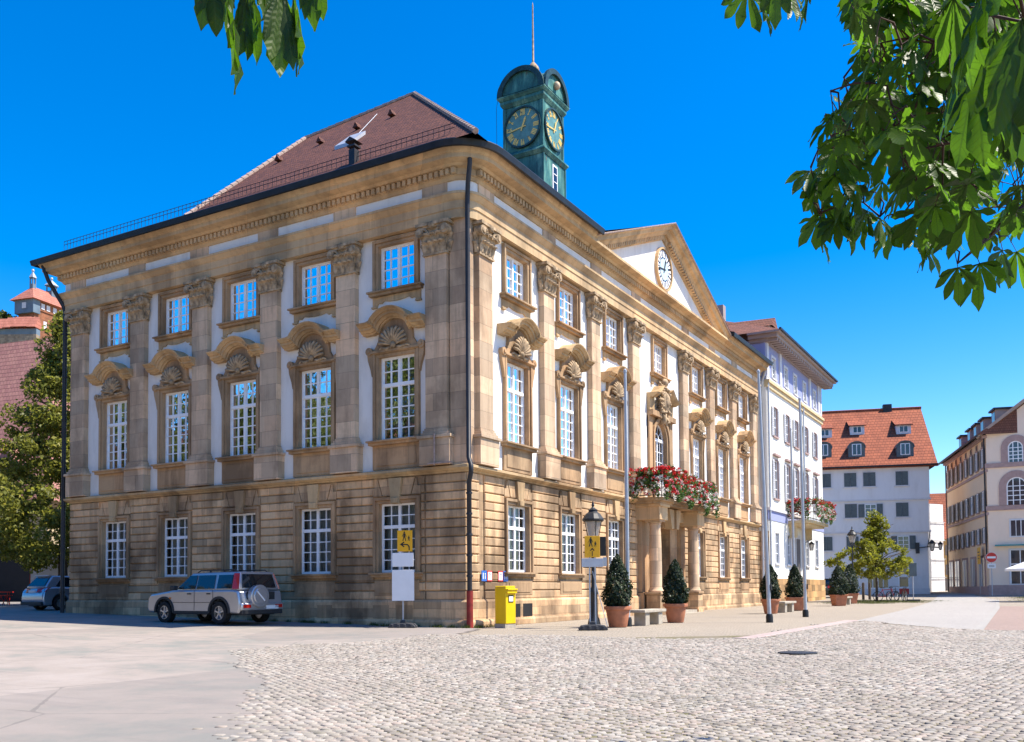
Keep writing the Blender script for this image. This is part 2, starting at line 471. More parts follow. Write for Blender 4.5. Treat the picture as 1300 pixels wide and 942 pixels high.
sweep(b, BPr, [(-.02, 12.90), (.27, 12.90), (.27, 13.18), (.30, 13.19), (.30, 13.44), (.34, 13.47), (.44, 13.60), (.46, 13.60), (.46, 13.68), (-.02, 13.70)])
b.build('architrave', M['stone_corn'], hall)
b = MB(); sweep(b, BPr, [(-.02, 13.69), (.22, 13.69), (.22, 14.12), (-.02, 14.12)]); b.build('frieze', M['plaster'], hall)
b = MB()
CORN = [(-.02, 14.10), (.27, 14.10), (.33, 14.2), (.38, 14.22), (.38, 14.42), (.52, 14.45), (.58, 14.52), (.86, 14.56), (.86, 14.66), (-.02, 14.70)]
sweep(b, [((0, 8.0), (1, 0)), ((0, 25.0), (1, 0))], CORN); b.build('cornice', M['stone_corn'], hall)
b = MB(); sweep(b, [((0, 25.0), (1, 0)), ((0, 32.9), (1, 0))], CORN[:-2]+[(.86, 14.70), (.90, 14.72), (.98, 14.86), (.98, 14.90), (-.02, 14.95)]); b.build('cornice', M['stone_corn'], hall)
b = MB(); sweep(b, BPr[:-1]+[((0, 8.0), (1, 0))], [(-.02, 14.10), (.27, 14.10), (.33, 14.2), (.38, 14.22), (.38, 14.42), (.52, 14.45), (.58, 14.52), (.86, 14.56), (.86, 14.70), (.90, 14.72), (.98, 14.86), (.98, 14.90), (-.02, 14.95)])
b.build('cornice', M['stone_corn'], hall)
for T, L in ((TL, HL+.3), (TR, 32.8)):      # crenellated dentil course, one piece per front
    b = MB(lambda p, T=T: T((p[0], p[2], p[1]))); P = [(.1, .36)]; s = .1
    while s < L:
        P += [(s, .50), (s+.125, .50), (s+.125, .385), (s+.21, .385)]; s += .21
    P += [(s, .36)]
    n = len(P); v = [(a, 14.235, c) for a, c in P]+[(a, 14.405, c) for a, c in P]
    f = [(i, i+1, n+i+1, n+i) for i in range(n-1)]
    for k in range((n-2)//4):
        i = 1+4*k; f.append((i, i+1, i+2, i-1 if k else 0)); f.append((n+i, n+i+1, n+i+2, n+i-1 if k else n))
    b.add(v, f); b.build('dentil_course', M['stone_corn'], hall)
b = MB()
GP = [((-HL, 9.0), (-1, 0)), ((-HL, 0), (-1, -1))]+BPr[2:-1]
sweep(b, GP+[((0, 8.05), (1, 0))], [(.94, 14.91), (1.10, 14.78), (1.16, 14.80), (1.20, 14.98), (1.17, 15.02), (.9, 15.10)])
b.build('gutter', M['black_metal'], hall); b = MB()
sweep(b, [((0, 24.95), (1, 0)), ((0, 32.9), (1, 0))], [(.94, 14.91), (1.10, 14.78), (1.16, 14.80), (1.20, 14.98), (1.17, 15.02), (.9, 15.10)])
b.build('gutter', M['black_metal'], hall)
# roof ----------------------------------------------------------------
E0 = 14.98
A = (-7.1, 7.1, 22.15); Bq = (-11.57, 5.35, 20.61); Cq = (-7.1, 26.8, 22.15)
b = MB()
b.add([(-11.6, -1.05, E0), (1.05, -1.05, E0), A, Bq], [(0, 1, 2, 3)])
b.add([(-11.6, 15.2, E0), (-11.6, -1.05, E0), Bq], [(0, 1, 2)])
b.add([(-11.6, 15.2, E0), (-15.2, 15.2, E0), A, Bq], [(0, 1, 2, 3)])
b.add([(-20.7, -1.05, E0-.02), (-11.6, -1.05, E0-.02), (-11.6, 15.2, E0-.02), (-15.2, 15.2, E0-.02), (-15.2, HR, E0-.02), (-20.7, HR, E0-.02)], [(0, 1, 2, 3, 4, 5)])
b.add([(1.05, -1.05, E0), (1.05, 7.9, E0), (-2.52, 16.5, E0+3.57*.8798), (1.05, 25.1, E0), (1.05, HR+.3, E0), Cq, A], [(0, 1, 2, 6), (2, 3, 4, 5), (2, 5, 6)])
b.add([(1.05, HR+.3, E0), (-15.2, HR+.3, E0), Cq], [(0, 1, 2)])
b.add([(-15.2, 15.2, E0), (-15.2, HR+.3, E0), Cq, A], [(0, 1, 2, 3)])
roof = b.build('roof', M['roof_hall'], hall)
b = MB()
for p, q in ((A, (1.05, -1.05, E0)), (Bq, (-11.6, -1.05, E0)), (A, Bq), (A, Cq)):
    p, q = Vector(p), Vector(q); n = int((p-q).length/.36)
    for k in range(n):
        a = p.lerp(q, k/n); c = p.lerp(q, (k+1.0)/n)
        b.tube([a+Vector((0, 0, .02)), c+Vector((0, 0, .03))], [.085, .10], 6)
b.build('ridge_tiles', M['ridge'], roof)
b = MB()
zs = E0+.55; yy = -.45
def rz_(y): return E0+(y+1.05)*(22.15-E0)/8.15
for h in (.16, .30): b.box(-19.6, -.1, yy-.01, yy+.01, rz_(yy)+h, rz_(yy)+h+.012)
x = -19.6
while x < -.1:
    b.box(x, x+.012, yy-.012, yy+.0, rz_(yy)-.05, rz_(yy)+.32); x += .21
b.build('snow_guard', M['pipe'], roof)
for (x, y) in ((-9.13, 3.6), (-10.6, 2.8), (-7.63, 4.05), (-6.1, 4.3)):
    z = rz_(y); b = MB(); b.prism([(x-.13, z), (x+.13, z), (x, z+.22)], y-.2, y+.1); b.build('roof_vent', M['roof_hall'], roof)
y = 2.3; z = rz_(y); sl = (22.15-E0)/8.15
b = MB(); b.add([(-7.05, y-.35, z-.35*sl+.14), (-6.3, y-.35, z-.35*sl+.14), (-6.3, y+.55, z+.55*sl+.14), (-7.05, y+.55, z+.55*sl+.14), (-7.05, y-.35, z-.35*sl-.1), (-6.3, y-.35, z-.35*sl-.1), (-6.3, y+.55, z+.55*sl-.1), (-7.05, y+.55, z+.55*sl-.1)], [(0,1,2,3),(0,4,5,1),(1,5,6,2),(2,6,7,3),(3,7,4,0)])
b.build('skylight', M['zinc'], roof)
b = MB(lambda p: (-4.1+(p[0]+5.45)*.62, -.5+(p[1]-.55)*.62, rz_(-.5)+(p[2]-rz_(-.5))*.72)); z = rz_(-.5)-.15
b.box(-5.65, -5.25, .35, .75, z-.4, z+.75); b.box(-5.72, -5.18, .28, .82, z+.85, z+.93); b.prism([(-5.8, z+1.08), (-5.1, z+1.08), (-5.45, z+1.28)], .2, .9)
for dx in (-5.6, -5.34): b.box(dx, dx+.04, .4, .44, z+.7, z+1.1); b.box(dx, dx+.04, .66, .7, z+.7, z+1.1)
b.build('chimney', M['pipe'], roof)
b = MB(); b.tube([(-6.72, 2.8, rz_(2.8)+.05), (-7.75, 5.4, rz_(5.4)+.05)], .014, 5); b.build('lightning_wire', M['zinc'], roof)
# ---------------------------------------------------------------- windows
def frame_mesh(mb, hw, z0, z1, cols, rows_top, rows_bot, transom, y=-.18):
    t = .07
    mb.box(-hw, -hw+t, y, y+.07, z0, z1); mb.box(hw-t, hw, y, y+.07, z0, z1)
    mb.box(-hw+t, hw-t, y, y+.068, z0, z0+t+.02); mb.box(-hw+t, hw-t, y, y+.068, z1-t, z1)
    mb.box(-.05, .05, y, y+.078, z0+t, z1-t)
    if transom: mb.box(-hw+t, hw-t, y, y+.09, transom-.05, transom+.06)
    for sg in (-1, 1):
        xs = np.linspace(.05, hw-t, cols//2+1)
        for x in xs[1:-1]: mb.box(sg*x-.016, sg*x+.016, y+.01, y+.055, z0+t, z1-t)
        lo, hi = sorted((sg*.05, sg*(hw-t)))
        def rows(a, c, n):
            for z in np.linspace(a, c, n+1)[1:-1]: mb.box(lo, hi, y+.01, y+.050, z-.016, z+.016)
        if transom: rows(z0+t, transom-.05, rows_bot); rows(transom+.06, z1-t, rows_top)
        else: rows(z0+t, z1-t, rows_bot)
def surround(mb, hw, z0, z1, w=.2, dep=-.3):
    """moulded architrave: two fascias and a reveal"""
    def rect(o): return [(-hw-o, z0), (hw+o, z0), (hw+o, z1+o), (-hw-o, z1+o)]
    for (o0, o1, d0, d1) in ((w*.52, w, -.02, .13), (0, w*.5, dep, .075)):
        mb.box(-hw-o1, -hw-o0, d0, d1, z0, z1+o0); mb.box(hw+o0, hw+o1, d0, d1, z0, z1+o0)
        mb.box(-hw-o1, hw+o1, d0, d1-.001, z1+o0, z1+o1)
def hood(mb, zb=9.72):
    path = [(-1.28, zb), (-.86, zb), (-.70, zb+.06)]
    for k in range(13):
        t = PI*(1-.04)-(PI*.92)*k/12
        path.append((.62*math.cos(t), zb-.07+.50*math.sin(t)))
    path += [(.70, zb+.06), (.86, zb), (1.28, zb)]
    mb.strip(path, [(-.06, -.02), (-.06, .20), (-.01, .22), (-.01, .28), (.05, .34), (.06, .40), (.15, .41), (.15, .46), (.18, .48), (.23, .56), (.27, .57), (.29, -.02)][::-1])
def tympan(mb, z0=9.08):
    L_ = [(.98, z0), (.84, z0+.12), (.70, z0+.32), (.66, z0+.66)]
    arch = [(.6*math.cos(t), 9.65+.5*math.sin(t)) for t in np.linspace(.2, PI-.2, 11)]
    poly = L_+arch+[(-x, z) for x, z in L_[::-1]]
    mb.prism(poly, -.02, .12)
def shell(mb, z0=9.17, r=.60):
    for k in range(11):
        t = rad(10+16*k); 
        pts = []; rr = []
        for q in np.linspace(.12, 1, 6):
            pts.append((r*q*math.cos(t), .14+.17*math.sin(q*2.4), z0+.04+r*.98*q*math.sin(t))); rr.append(.014+.058*q if q < .95 else .045)
        mb.tube(pts, rr, 6)
    mb.ball((0, .22, z0+.04), .11, 8, 5)
    for sg in (-1, 1): mb.tube([(sg*.1, .18, z0-.02), (sg*.3, .2, z0-.06), (sg*.5, .18, z0), (sg*.62, .16, z0-.05)], [.05, .06, .05, .02], 6)
def ears(mb, zt=9.12):
    for sg in (-1, 1):
        x = sg*1.06
        pts = [(x+.13*(1-q*.55)*math.cos(q*9*sg*-1+ (0 if sg > 0 else PI)), zt-.02+.13*(1-q*.55)*math.sin(q*9)) for q in np.linspace(0, 1, 2)]
        mb.disc((x, zt), .135, -.02, .17, 14); mb.disc((x, zt), .06, .16, .21, 10)
        p = [(sg*.95, zt), (sg*1.17, zt-.02), (sg*1.13, zt-.3), (sg*1.02, zt-.62), (sg*.97, zt-.85), (sg*.95, zt-.85)]
        mb.prism(p, -.02, .12)
def sill(mb, z, hw=1.06, d=.24): mb.box(-hw, hw, -.02, d, z-.06, z); mb.box(-hw+.04, hw-.04, -.02, d-.08, z-.15, z-.06)
def apron(mb):      # shaped apron under the top windows
    p = [(-.98, 10.93), (.98, 10.93), (.98, 10.62), (.80, 10.62), (.74, 10.72), (.6, 10.70), (.5, 10.78), (.3, 10.74), (0, 10.72), (-.3, 10.74), (-.5, 10.78), (-.6, 10.70), (-.74, 10.72), (-.80, 10.62), (-.98, 10.62)]
    mb.prism(p[::-1], -.02, .045)
    for sg in (-1, 1): mb.box(sg*.9-.11, sg*.9+.11, -.02, .09, 10.57, 10.62)
def curtain(mb, hw, z0, z1, y=-.42):
    n = 26; v = []; f = []
    for k in range(n+1):
        x = -hw-.1+(2*hw+.2)*k/n; dy = .03*math.sin(k*1.9)
        v += [(x, y+dy, z0-.1), (x, y+dy, z1+.1)]
    for k in range(n): f.append((2*k, 2*k+2, 2*k+3, 2*k+1))
    mb.add(v, f)
protos = {}
for nm, (hw, z0, z1) in (('g', OG), ('m', OM), ('t', OT)):
    b = MB(); surround(b, hw, z0, z1)
    if nm == 'g':
        sill(b, z0, 1.06, .22); b.box(-.9, .9, -.02, .08, 1.0, 1.5); b.box(-.72, .72, .08, .10, 1.08, 1.42)
    if nm == 'm':
        sill(b, z0, 1.10, .3); b.box(-.98, .98, -.02, .07, 5.16, z0-.15); b.box(-.80, .80, .07, .095, 5.28, z0-.27)
        b.box(-1.0, 1.0, -.02, .19, 9.03, 9.105)
    if nm == 't': sill(b, z0, 1.10, .26)
    w = b.build('window', M['stone_sur'], hall, bevel=.008)
    b = MB()
    if nm == 'g': frame_mesh(b, hw, z0, z1, 4, 2, 4, z0+1.50)
    if nm == 'm': frame_mesh(b, hw, z0, z1, 4, 2, 5, z0+1.86)
    if nm == 't': frame_mesh(b, hw, z0, z1, 4, 0, 4, None)
    b.build('frame', M['white_paint'], w)
    b = MB(); b.add([(-hw, -.155, z0), (hw, -.155, z0), (hw, -.155, z1), (-hw, -.155, z1)], [(0, 1, 2, 3)]); b.build('pane', M['glass'], w)
    if nm == 'm':
        b = MB(); hood(b); b.build('hood', M['stone_trim'], w)
        b = MB(); tympan(b); ears(b); b.build('tympanum', M['stone_sur'], w)
        b = MB(); shell(b); b.build('shell', M['stone_carve'], w, smooth=True)
    if nm == 't': b = MB(); apron(b); b.build('apron', M['stone_trim'], w)
    if nm == 'm':
        b = MB(); curtain(b, hw, z0, z1); b.build('curtain', M['curtain_dim'], w)
    if nm == 'g':
        b = MB(); b.prism([(-.16, 4.0), (.16, 4.0), (.26, 4.84), (-.26, 4.84)], -.02, .17); b.prism([(-.14, 4.02), (.14, 4.02), (.15, 4.2), (-.15, 4.2)], .168, .21); b.build('keystone', M['stone_trim'], w, bevel=.012)
        b = MB(); curtain(b, hw, z0, z1); b.build('curtain', M['curtain'], w)
    protos[nm] = w
used = set()
def put(nm, side, s):
    o = protos[nm] if nm not in used else copy_tree(protos[nm], hall)
    used.add(nm)
    if side == 'L': o.location = (-s, 0, 0); o.rotation_euler = (0, 0, PI)
    else: o.location = (0, s, 0); o.rotation_euler = (0, 0, -PI/2)
    return o
for s in WL:
    for nm in 'gmt': put(nm, 'L', s)
for s in WRn:
    for nm in 'gmt': put(nm, 'R', s)
put('t', 'R', 16.6)
# arched balcony door above the portico ---------------------------------
b = MB(); hw = .78; zsp = 8.1; zt = zsp+hw
arch = lambda r, n=14: [(r*math.cos(t), zsp+r*math.sin(t)) for t in np.linspace(0, PI, n)]
def archring(mb, r0, r1, y0, y1, zb): mb.ring([(r1, zb)]+arch(r1)+[(-r1, zb)], [(r0, zb)]+arch(r0)+[(-r0, zb)], y0, y1)
archring(b, hw, hw+.14, -.3, .1, 5.13); archring(b, hw+.14, hw+.30, -.02, .17, 5.13)
for sg in (-1, 1):
    b.box(sg*1.30-.2, sg*1.30+.2, -.02, .12, 5.13, 9.05)
    b.prism([(sg*1.08, zsp-.1), (sg*1.5, zsp-.1), (sg*1.5, 9.05), (sg*.3, 9.05), (sg*.55, 8.9), (sg*.9, 8.55)], -.02, .06)
b.box(-1.5, -.35, -.02, .3, 9.05, 9.3); b.box(.35, 1.5, -.02, .3, 9.05, 9.3)
w = b.build('balcony_door', M['stone_sur'], hall, bevel=.01); w.location = (0, 16.6, 0); w.rotation_euler = (0, 0, -PI/2)
b = MB(); frame_mesh(b, hw, 5.15, zsp, 4, 0, 6, None); archring(b, hw-.07, hw, -.18, -.11, zsp)
for t in (36, 72, 108, 144): b.tube([(.3*math.cos(rad(t)), -.15, zsp+.3*math.sin(rad(t))), ((hw-.05)*math.cos(rad(t)), -.15, zsp+(hw-.05)*math.sin(rad(t)))], .018, 5)
b.ring([(.33*math.cos(t), zsp+.33*math.sin(t)) for t in np.linspace(0, PI, 12)], [(.29*math.cos(t), zsp+.29*math.sin(t)) for t in np.linspace(0, PI, 12)], -.17, -.13)
b.box(-hw, hw, -.17, -.09, zsp-.06, zsp+.08)
b.build('frame', M['white_paint'], w)
b = MB(); b.add([(-hw, -.155, 5.15)]+[(p[0], -.155, p[1]) for p in [(hw, 5.15)]+arch(hw)], [tuple(range(16))]); b.build('pane', M['glass'], w)
for sg in (-1, 1):      # broken pediment wings
    b = MB()
    path = [(sg*1.5, 9.86), (sg*1.05, 9.9), (sg*.75, 10.1), (sg*.45, 10.35)]
    if sg > 0: path = path[::-1]
    b.strip(path, [(0, -.02), (.0, .3), (.12, .5), (.2, .55), (.22, -.02)][::-1])
    b.box(sg*1.2-.3, sg*1.2+.3, -.02, .15, 9.3, 9.92)
    b.build('hood', M['stone_trim'], w)
b = MB(); random.seed(4)                # carved shield group
b.ball((0, .3, 9.85), .42, 14, 9, (.85, .45, 1.25)); b.ball((0, .4, 9.9), .3, 12, 8, (.8, .5, 1.2))
for k in range(70):
    t = random.uniform(0, 2*PI); r = random.uniform(.42, .72)
    x, z = r*math.cos(t)*.95, 9.85+r*math.sin(t)*1.25
    c = (x, random.uniform(.12, .34), z); q = random.uniform(0, 2*PI); l = random.uniform(.1, .22)
    b.tube([c, (c[0]+l*.6*math.cos(q), c[1]+.1, c[2]+l*.6*math.sin(q)), (c[0]+l*math.cos(q+.7), c[1]+.02, c[2]+l*math.sin(q+.7))], [.075, .065, .03], 6)
b.ball((0, .32, 10.75), .2, 10, 6, (1.2, .8, 1)); b.box(-.14, .14, -.02, .35, 8.85, 9.3)
b.build('shield_carving', M['stone_carve'], w, smooth=True)
# ---------------------------------------------------------------- pilasters
def pilaster(w, z_cap=11.93):
    b = MB()
    b.box(-w/2, w/2, -.02, .22, 6.32, z_cap)
    o = b.build('pilaster', M['stone_pil'], hall, bevel=.01)
    b = MB()
    b.box(-w/2-.17, w/2+.17, -.02, .34, 5.125, 5.98); b.box(-w/2-.22, w/2+.22, -.02, .40, 5.98, 6.08)
    b.box(-w/2-.12, w/2+.12, -.02, .33, 6.08, 6.17); b.box(-w/2-.07, w/2+.07, -.02, .28, 6.17, 6.25); b.box(-w/2-.03, w/2+.03, -.02, .25, 6.25, 6.32)
    b.build('pedestal', M['stone_pil'], o, bevel=.012)
    b = MB(); b.box(-.48, .48, .1, .26, 13.695, 14.10); b.build('frieze_block', M['stone_pil'], o)
    b = MB(); z0 = z_cap
    b.box(-w/2-.05, w/2+.05, -.02, .28, z0-.07, z0)                               # astragal
    b.frustum(-w/2+.02, w/2-.02, -.02, .23, z0, -w/2-.10, w/2+.10, -.02, .34, z0+.78)      # bell
    b.box(-w/2-.21, w/2+.21, -.02, .46, z0+.84, z0+.94)                            # abacus
    b.box(-w/2-.13, w/2+.13, -.02, .40, z0+.77, z0+.845)
    def leaf(x, z, h, ww, y0, sx=0):
        pts = [(0, 0), (.02, .45), (.05, .75), (.14, 1.0), (.20, .92), (.17, .80)]
        v = []; f = []; n = len(pts)
        for i, (o_, q) in enumerate(pts):
            t = ww*(.8+.5*math.sin(PI*min(q*.9, 1)))*(1 if i < 4 else .75)/2
            v += [(x-t, y0+o_*.8, z+q*h), (x, y0+o_*.8+.045, z+q*h), (x+t, y0+o_*.8, z+q*h)]
        for i in range(n-1):
            for j in (0, 1): f.append((3*i+j, 3*i+j+1, 3*i+j+4, 3*i+j+3))
        b.add(v, f)
    for k in range(4): leaf(-w/2+.09+(w-.18)*k/3, z0+.0, .36, .22, .26)
    for k in range(3): leaf(-w/2+.15+(w-.30)*k/2, z0+.18, .45, .25, .29)
    for sg in (-1, 1):
        for (z, h) in ((z0, .34), (z0+.2, .42)):
            c = [(sg*(w/2+.02), .12, z), (sg*(w/2+.06), .13, z+h*.6), (sg*(w/2+.17), .14, z+h), (sg*(w/2+.2), .14, z+h*.85)]
            b.tube(c, [.09, .1, .07, .03], 6)
        # volutes
        cx, cz = sg*(w/2+.06), z0+.66
        b.disc((cx, cz), .155, .16, .44, 14); b.disc((cx, cz), .09, .43, .47, 10)
        b.tube([(sg*.1, .38, z0+.52), (sg*.25, .40, z0+.72), (sg*.42, .41, z0+.77)], [.035, .045, .05], 6)
    b.ball((0, .42, z0+.84), .12, 10, 6, (1, .7, 1))
    for k in range(5): b.ball((-w/2+.2+(w-.4)*k/4, .36, z0+.56), .055, 7, 4)
    b.build('capital', M['stone_carve'], o)
    return o
pp = pilaster(.82); first = True
for T, ps in (('L', PLs), ('R', PRs)):
    for s in ps:
        o = pp if first else copy_tree(pp, hall); first = False
        if T == 'L': o.location = (-s, 0, 0); o.rotation_euler = (0, 0, PI)
        else: o.location = (0, s, 0); o.rotation_euler = (0, 0, -PI/2)
b = MB(); b.T = TL; b.box(-.083, .56, -.3, .085, 5.128, 12.9); b.build('quoin_strip', M['stone_pil'], hall)
b = MB(); b.T = TL; b.box(HL-.5, HL+.02, -.3, .085, 5.128, 12.9); b.build('quoin_strip', M['stone_pil'], hall)
b = MB(); b.T = TR; b.box(HR-.7, HR, 0, .085, 5.128, 12.9); b.build('quoin_strip', M['stone_pil'], hall)
# ---------------------------------------------------------------- pediment
P0, PA, P1 = (7.9, 14.76), (16.5, 18.1), (25.1, 14.76)
b = MB(TR)
b.strip([P0, PA, P1], [(-.62, -.02), (-.62, .36), (-.55, .40), (-.50, .42), (-.40, .44), (-.40, .54), (-.36, .58), (-.22, .66), (-.20, .80), (-.06, .84), (-.0, .93), (-.0, -.02)])
ped = b.build('pediment', M['stone_corn'], hall)
b = MB(TR); b.prism([(8.6, 14.69), (24.4, 14.69), (16.5, 17.72)], -.3, .29); b.build('tympanum', M['plaster'], ped)
b = MB(TR); b.strip([P0, PA, P1], [(.003, -.1), (.003, 1.0), (.05, 1.02), (.07, 1.0), (.07, -.1)]); b.build('coping', M['ridge'], ped)
for sg in (-1, 1):
    L_ = math.hypot(8.6, 3.34); b = MB(TR)
    for k in range(int(L_/.21)-6):
        t = (k+4)*.21/L_
        s = 16.5+sg*8.6*(1-t); z = 14.76+3.34*t
        nx, nz = -sg*3.34/L_, -8.6/L_
        ux, uz = -sg*8.6/L_, 3.34/L_
        q = [(s+nx*o_+ux*a_, z+nz*o_+uz*a_) for (o_, a_) in ((.38, 0), (.38, .12), (.545, .12), (.545, 0))]
        b.prism(q, .4, .56)
    b.build('dentil_course', M['stone_corn'], ped)
b = MB(); b.add([(1.0, 7.9, 14.92), (1.0, 16.5, 18.12), (1.0, 25.1, 14.92), (-7.0, 16.5, 18.12), (-4, 7.9, 14.92), (-4, 25.1, 14.92)], [(0, 1, 3, 4), (1, 2, 5, 3)]); b.build('roof', M['roof_hall'], ped)
def clock(parent, T, c, r, y, dial, mode):
    """c=(s,z)"""
    s, z = c
    b = MB(T); b.mi = 0; b.disc((s, z), r, y-.05, y+.03, 36)
    b.mi = 1; b.wheel((s, y+.03, z), r*.97, r*1.06, .16, 36)
    if mode == 'ring':
        b.mi = 2; b.disc((s, z), r*.53, y+.02, y+.05, 28)
        for k in range(12):
            t0 = PI/2-k*PI/6
            q = [(s+r*rr*math.cos(t0+a), z+r*rr*math.sin(t0+a)) for rr, a in ((.60, -.17), (.93, -.2), (.93, .2), (.60, .17))]
            b.mi = 4; b.prism(q, y+.02, y+.045)
            q = [(s+r*rr*math.cos(t0+a), z+r*rr*math.sin(t0+a)) for rr, a in ((.64, -.035), (.88, -.03), (.88, .03), (.64, .035))]
            b.mi = 3; b.prism(q, y+.045, y+.055)
    else:
        num = ('I', 'II', 'III', 'IIII', 'V', 'VI', 'VII', 'VIII', 'IX', 'X', 'XI', 'XII')
        for k in range(12):
            t0 = PI/2-(k+1)*PI/6; u = (math.cos(t0), math.sin(t0)); w_ = (u[1], -u[0])
            b.mi = 4
            def bar(a0, r0, a1, r1, th):
                p0 = (s+u[0]*r0*r+w_[0]*a0*r, z+u[1]*r0*r+w_[1]*a0*r); p1 = (s+u[0]*r1*r+w_[0]*a1*r, z+u[1]*r1*r+w_[1]*a1*r)
                dx, dz = p1[0]-p0[0], p1[1]-p0[1]; l = math.hypot(dx, dz); nx, nz = -dz/l*th*r, dx/l*th*r
                b.prism([(p0[0]-nx, p0[1]-nz), (p1[0]-nx, p1[1]-nz), (p1[0]+nx, p1[1]+nz), (p0[0]+nx, p0[1]+nz)], y+.03, y+.045)
            txt = num[k]; wd = {'I': .075, 'V': .14, 'X': .14}
            tot = sum(wd[c_] for c_ in txt); a = -tot/2
            for c_ in txt:
                m_ = a+wd[c_]/2
                if c_ == 'I': bar(m_,   .62, m_, .93, .026)
                if c_ == 'V': bar(m_, .62, m_-.045, .93, .026); bar(m_, .62, m_+.045, .93, .016)
                if c_ == 'X': bar(m_-.045, .62, m_+.045, .93, .026); bar(m_+.045, .62, m_-.045, .93, .016)
                a += wd[c_]
    def hand(ang, l, w0, mat, back=.2):
        t = PI/2-rad(ang); u = (math.cos(t), math.sin(t)); n_ = (-u[1], u[0])
        q = [(s-u[0]*back*r+n_[0]*w0*.6, z-u[1]*back*r+n_[1]*w0*.6), (s-u[0]*back*r-n_[0]*w0*.6, z-u[1]*back*r-n_[1]*w0*.6),
             (s+u[0]*l*.8*r-n_[0]*w0, z+u[1]*l*.8*r-n_[1]*w0), (s+u[0]*l*r, z+u[1]*l*r), (s+u[0]*l*.8*r+n_[0]*w0, z+u[1]*l*.8*r+n_[1]*w0)]
        b.mi = mat; b.prism(q, y+.06+.02*w0, y+.075+.02*w0)
    hand(12*30+22-360, .55, .05, 4 if mode != 'ring' else 3); hand(262, .82, .035, 4 if mode != 'ring' else 3)
    return b.build('clock_face', [dial, M['stone_corn'] if mode == 'ring' else M['copper_dark'], M['dial_pale'], M['black'], M['gold'] if mode != 'ring' else M['white_paint']], parent)
clock(ped, TR, (16.55, 16.08), .96, .33, M['dark_glass'], 'ring')
# ---------------------------------------------------------------- clock tower
TX, TY, TK = -6.42, 16.4, .875
def Tt(p): return (TX+p[0]*TK, TY+p[1]*TK, p[2])
b = MB(Tt)
b.box(-1.33, 1.33, -1.33, 1.33, 18.5, 22.50)
for k in (-1.33, 1.33):
    for j in (-1.33, 1.33): b.box(k-.05, k+.05, j-.05, j+.05, 18.5, 22.49)
b.frustum(-1.36, 1.36, -1.36, 1.36, 22.50, -1.48, 1.48, -1.48, 1.48, 22.66); b.box(-1.5, 1.5, -1.5, 1.5, 22.66, 22.74)
b.frustum(-1.48, 1.48, -1.48, 1.48, 22.74, -1.3, 1.3, -1.3, 1.3, 22.92)
b.box(-1.25, 1.25, -1.25, 1.25, 22.92, 25.22)
for k in (-1.2, 1.2):
    for j in (-1.2, 1.2): b.box(k-.1, k+.1, j-.1, j+.1, 22.92, 25.21)
b.frustum(-1.28, 1.28, -1.28, 1.28, 25.22, -1.42, 1.42, -1.42, 1.42, 25.40); b.box(-1.42, 1.42, -1.42, 1.42, 25.40, 25.56)
b.frustum(-1.44, 1.44, -1.44, 1.44, 25.56, -1.56, 1.56, -1.56, 1.56, 25.70); b.box(-1.56, 1.56, -1.56, 1.56, 25.70, 25.76)
tw = b.build('clock_tower', M['copper'], hall, bevel=.012)
b = MB(Tt); n = 20; R = 1.36
half = [(R*math.cos(t), 25.76+R*.87*math.sin(t)) for t in np.linspace(0, PI, n)]
b.prism(half, -1.42, 1.42)
b.T = lambda p: (TX+p[1]*TK, TY+p[0]*TK, p[2]); b.prism(half, -1.418, 1.418)
b.build('dome', M['copper'], tw)
b = MB(Tt)
def rim(mb, y0, y1):
    o = [(1.5*math.cos(t), 25.765+1.27*math.sin(t)) for t in np.linspace(0, PI, n)]; i = [(1.2*math.cos(t), 25.765+1.02*math.sin(t)) for t in np.linspace(0, PI, n)]
    mb.ring(o, i, y0, y1)
for y0, y1 in ((1.40, 1.58), (-1.58, -1.40)): rim(b, y0, y1)
b.T = lambda p: (TX+p[1]*TK, TY+p[0]*TK, p[2])
for y0, y1 in ((1.40, 1.58), (-1.58, -1.40)): rim(b, y0, y1)
b.build('arch_mouldings', M['copper_dark'], tw)
b = MB(Tt); b.ball((1.52, 0, 26.3), .21, 12, 8); b.build('dome_ball', simple('pale_ochre', (.5, .38, .25), .6), tw, smooth=True)
b = MB(Tt); b.lathe([(.30, 26.95), (.30, 27.1), (.16, 27.2), (.34, 27.45), (.36, 27.55), (.2, 27.75), (.06, 27.9), (.05, 29.2), (.05, 29.22), (.035, 30.85), (.005, 31.0)], (0, 0, 0), 10); b.build('spire', M['stone_carve'], tw, smooth=True, bevel=0)
clock(tw, lambda p: (TX+p[0], TY-p[1], p[2]), (0.0, 24.05), .98, 1.12, M['dial'], 'roman')
clock(tw, lambda p: (TX+p[1], TY+p[0], p[2]), (0.0, 24.10), .98, 1.12, M['dial'], 'roman')
b = MB(Tt); b.mi = 0; b.box(1.33, 1.37, -.3, .3, 20.5, 22.28); b.mi = 1; b.box(1.36, 1.39, -.2, .2, 20.6, 22.18)
b.mi = 0
for z in (21.0, 21.4, 21.8): b.box(1.37, 1.41, -.2, .2, z-.02, z+.02)
b.build('window', [M['white_paint'], M['dark_glass']], tw)
b = MB(Tt); b.tube([(-1.75, -1.2, 19.5), (-1.75, -1.25, 25.4), (-1.6, -1.3, 25.9)], .014, 4); b.build('lightning_wire', M['iron'], tw)
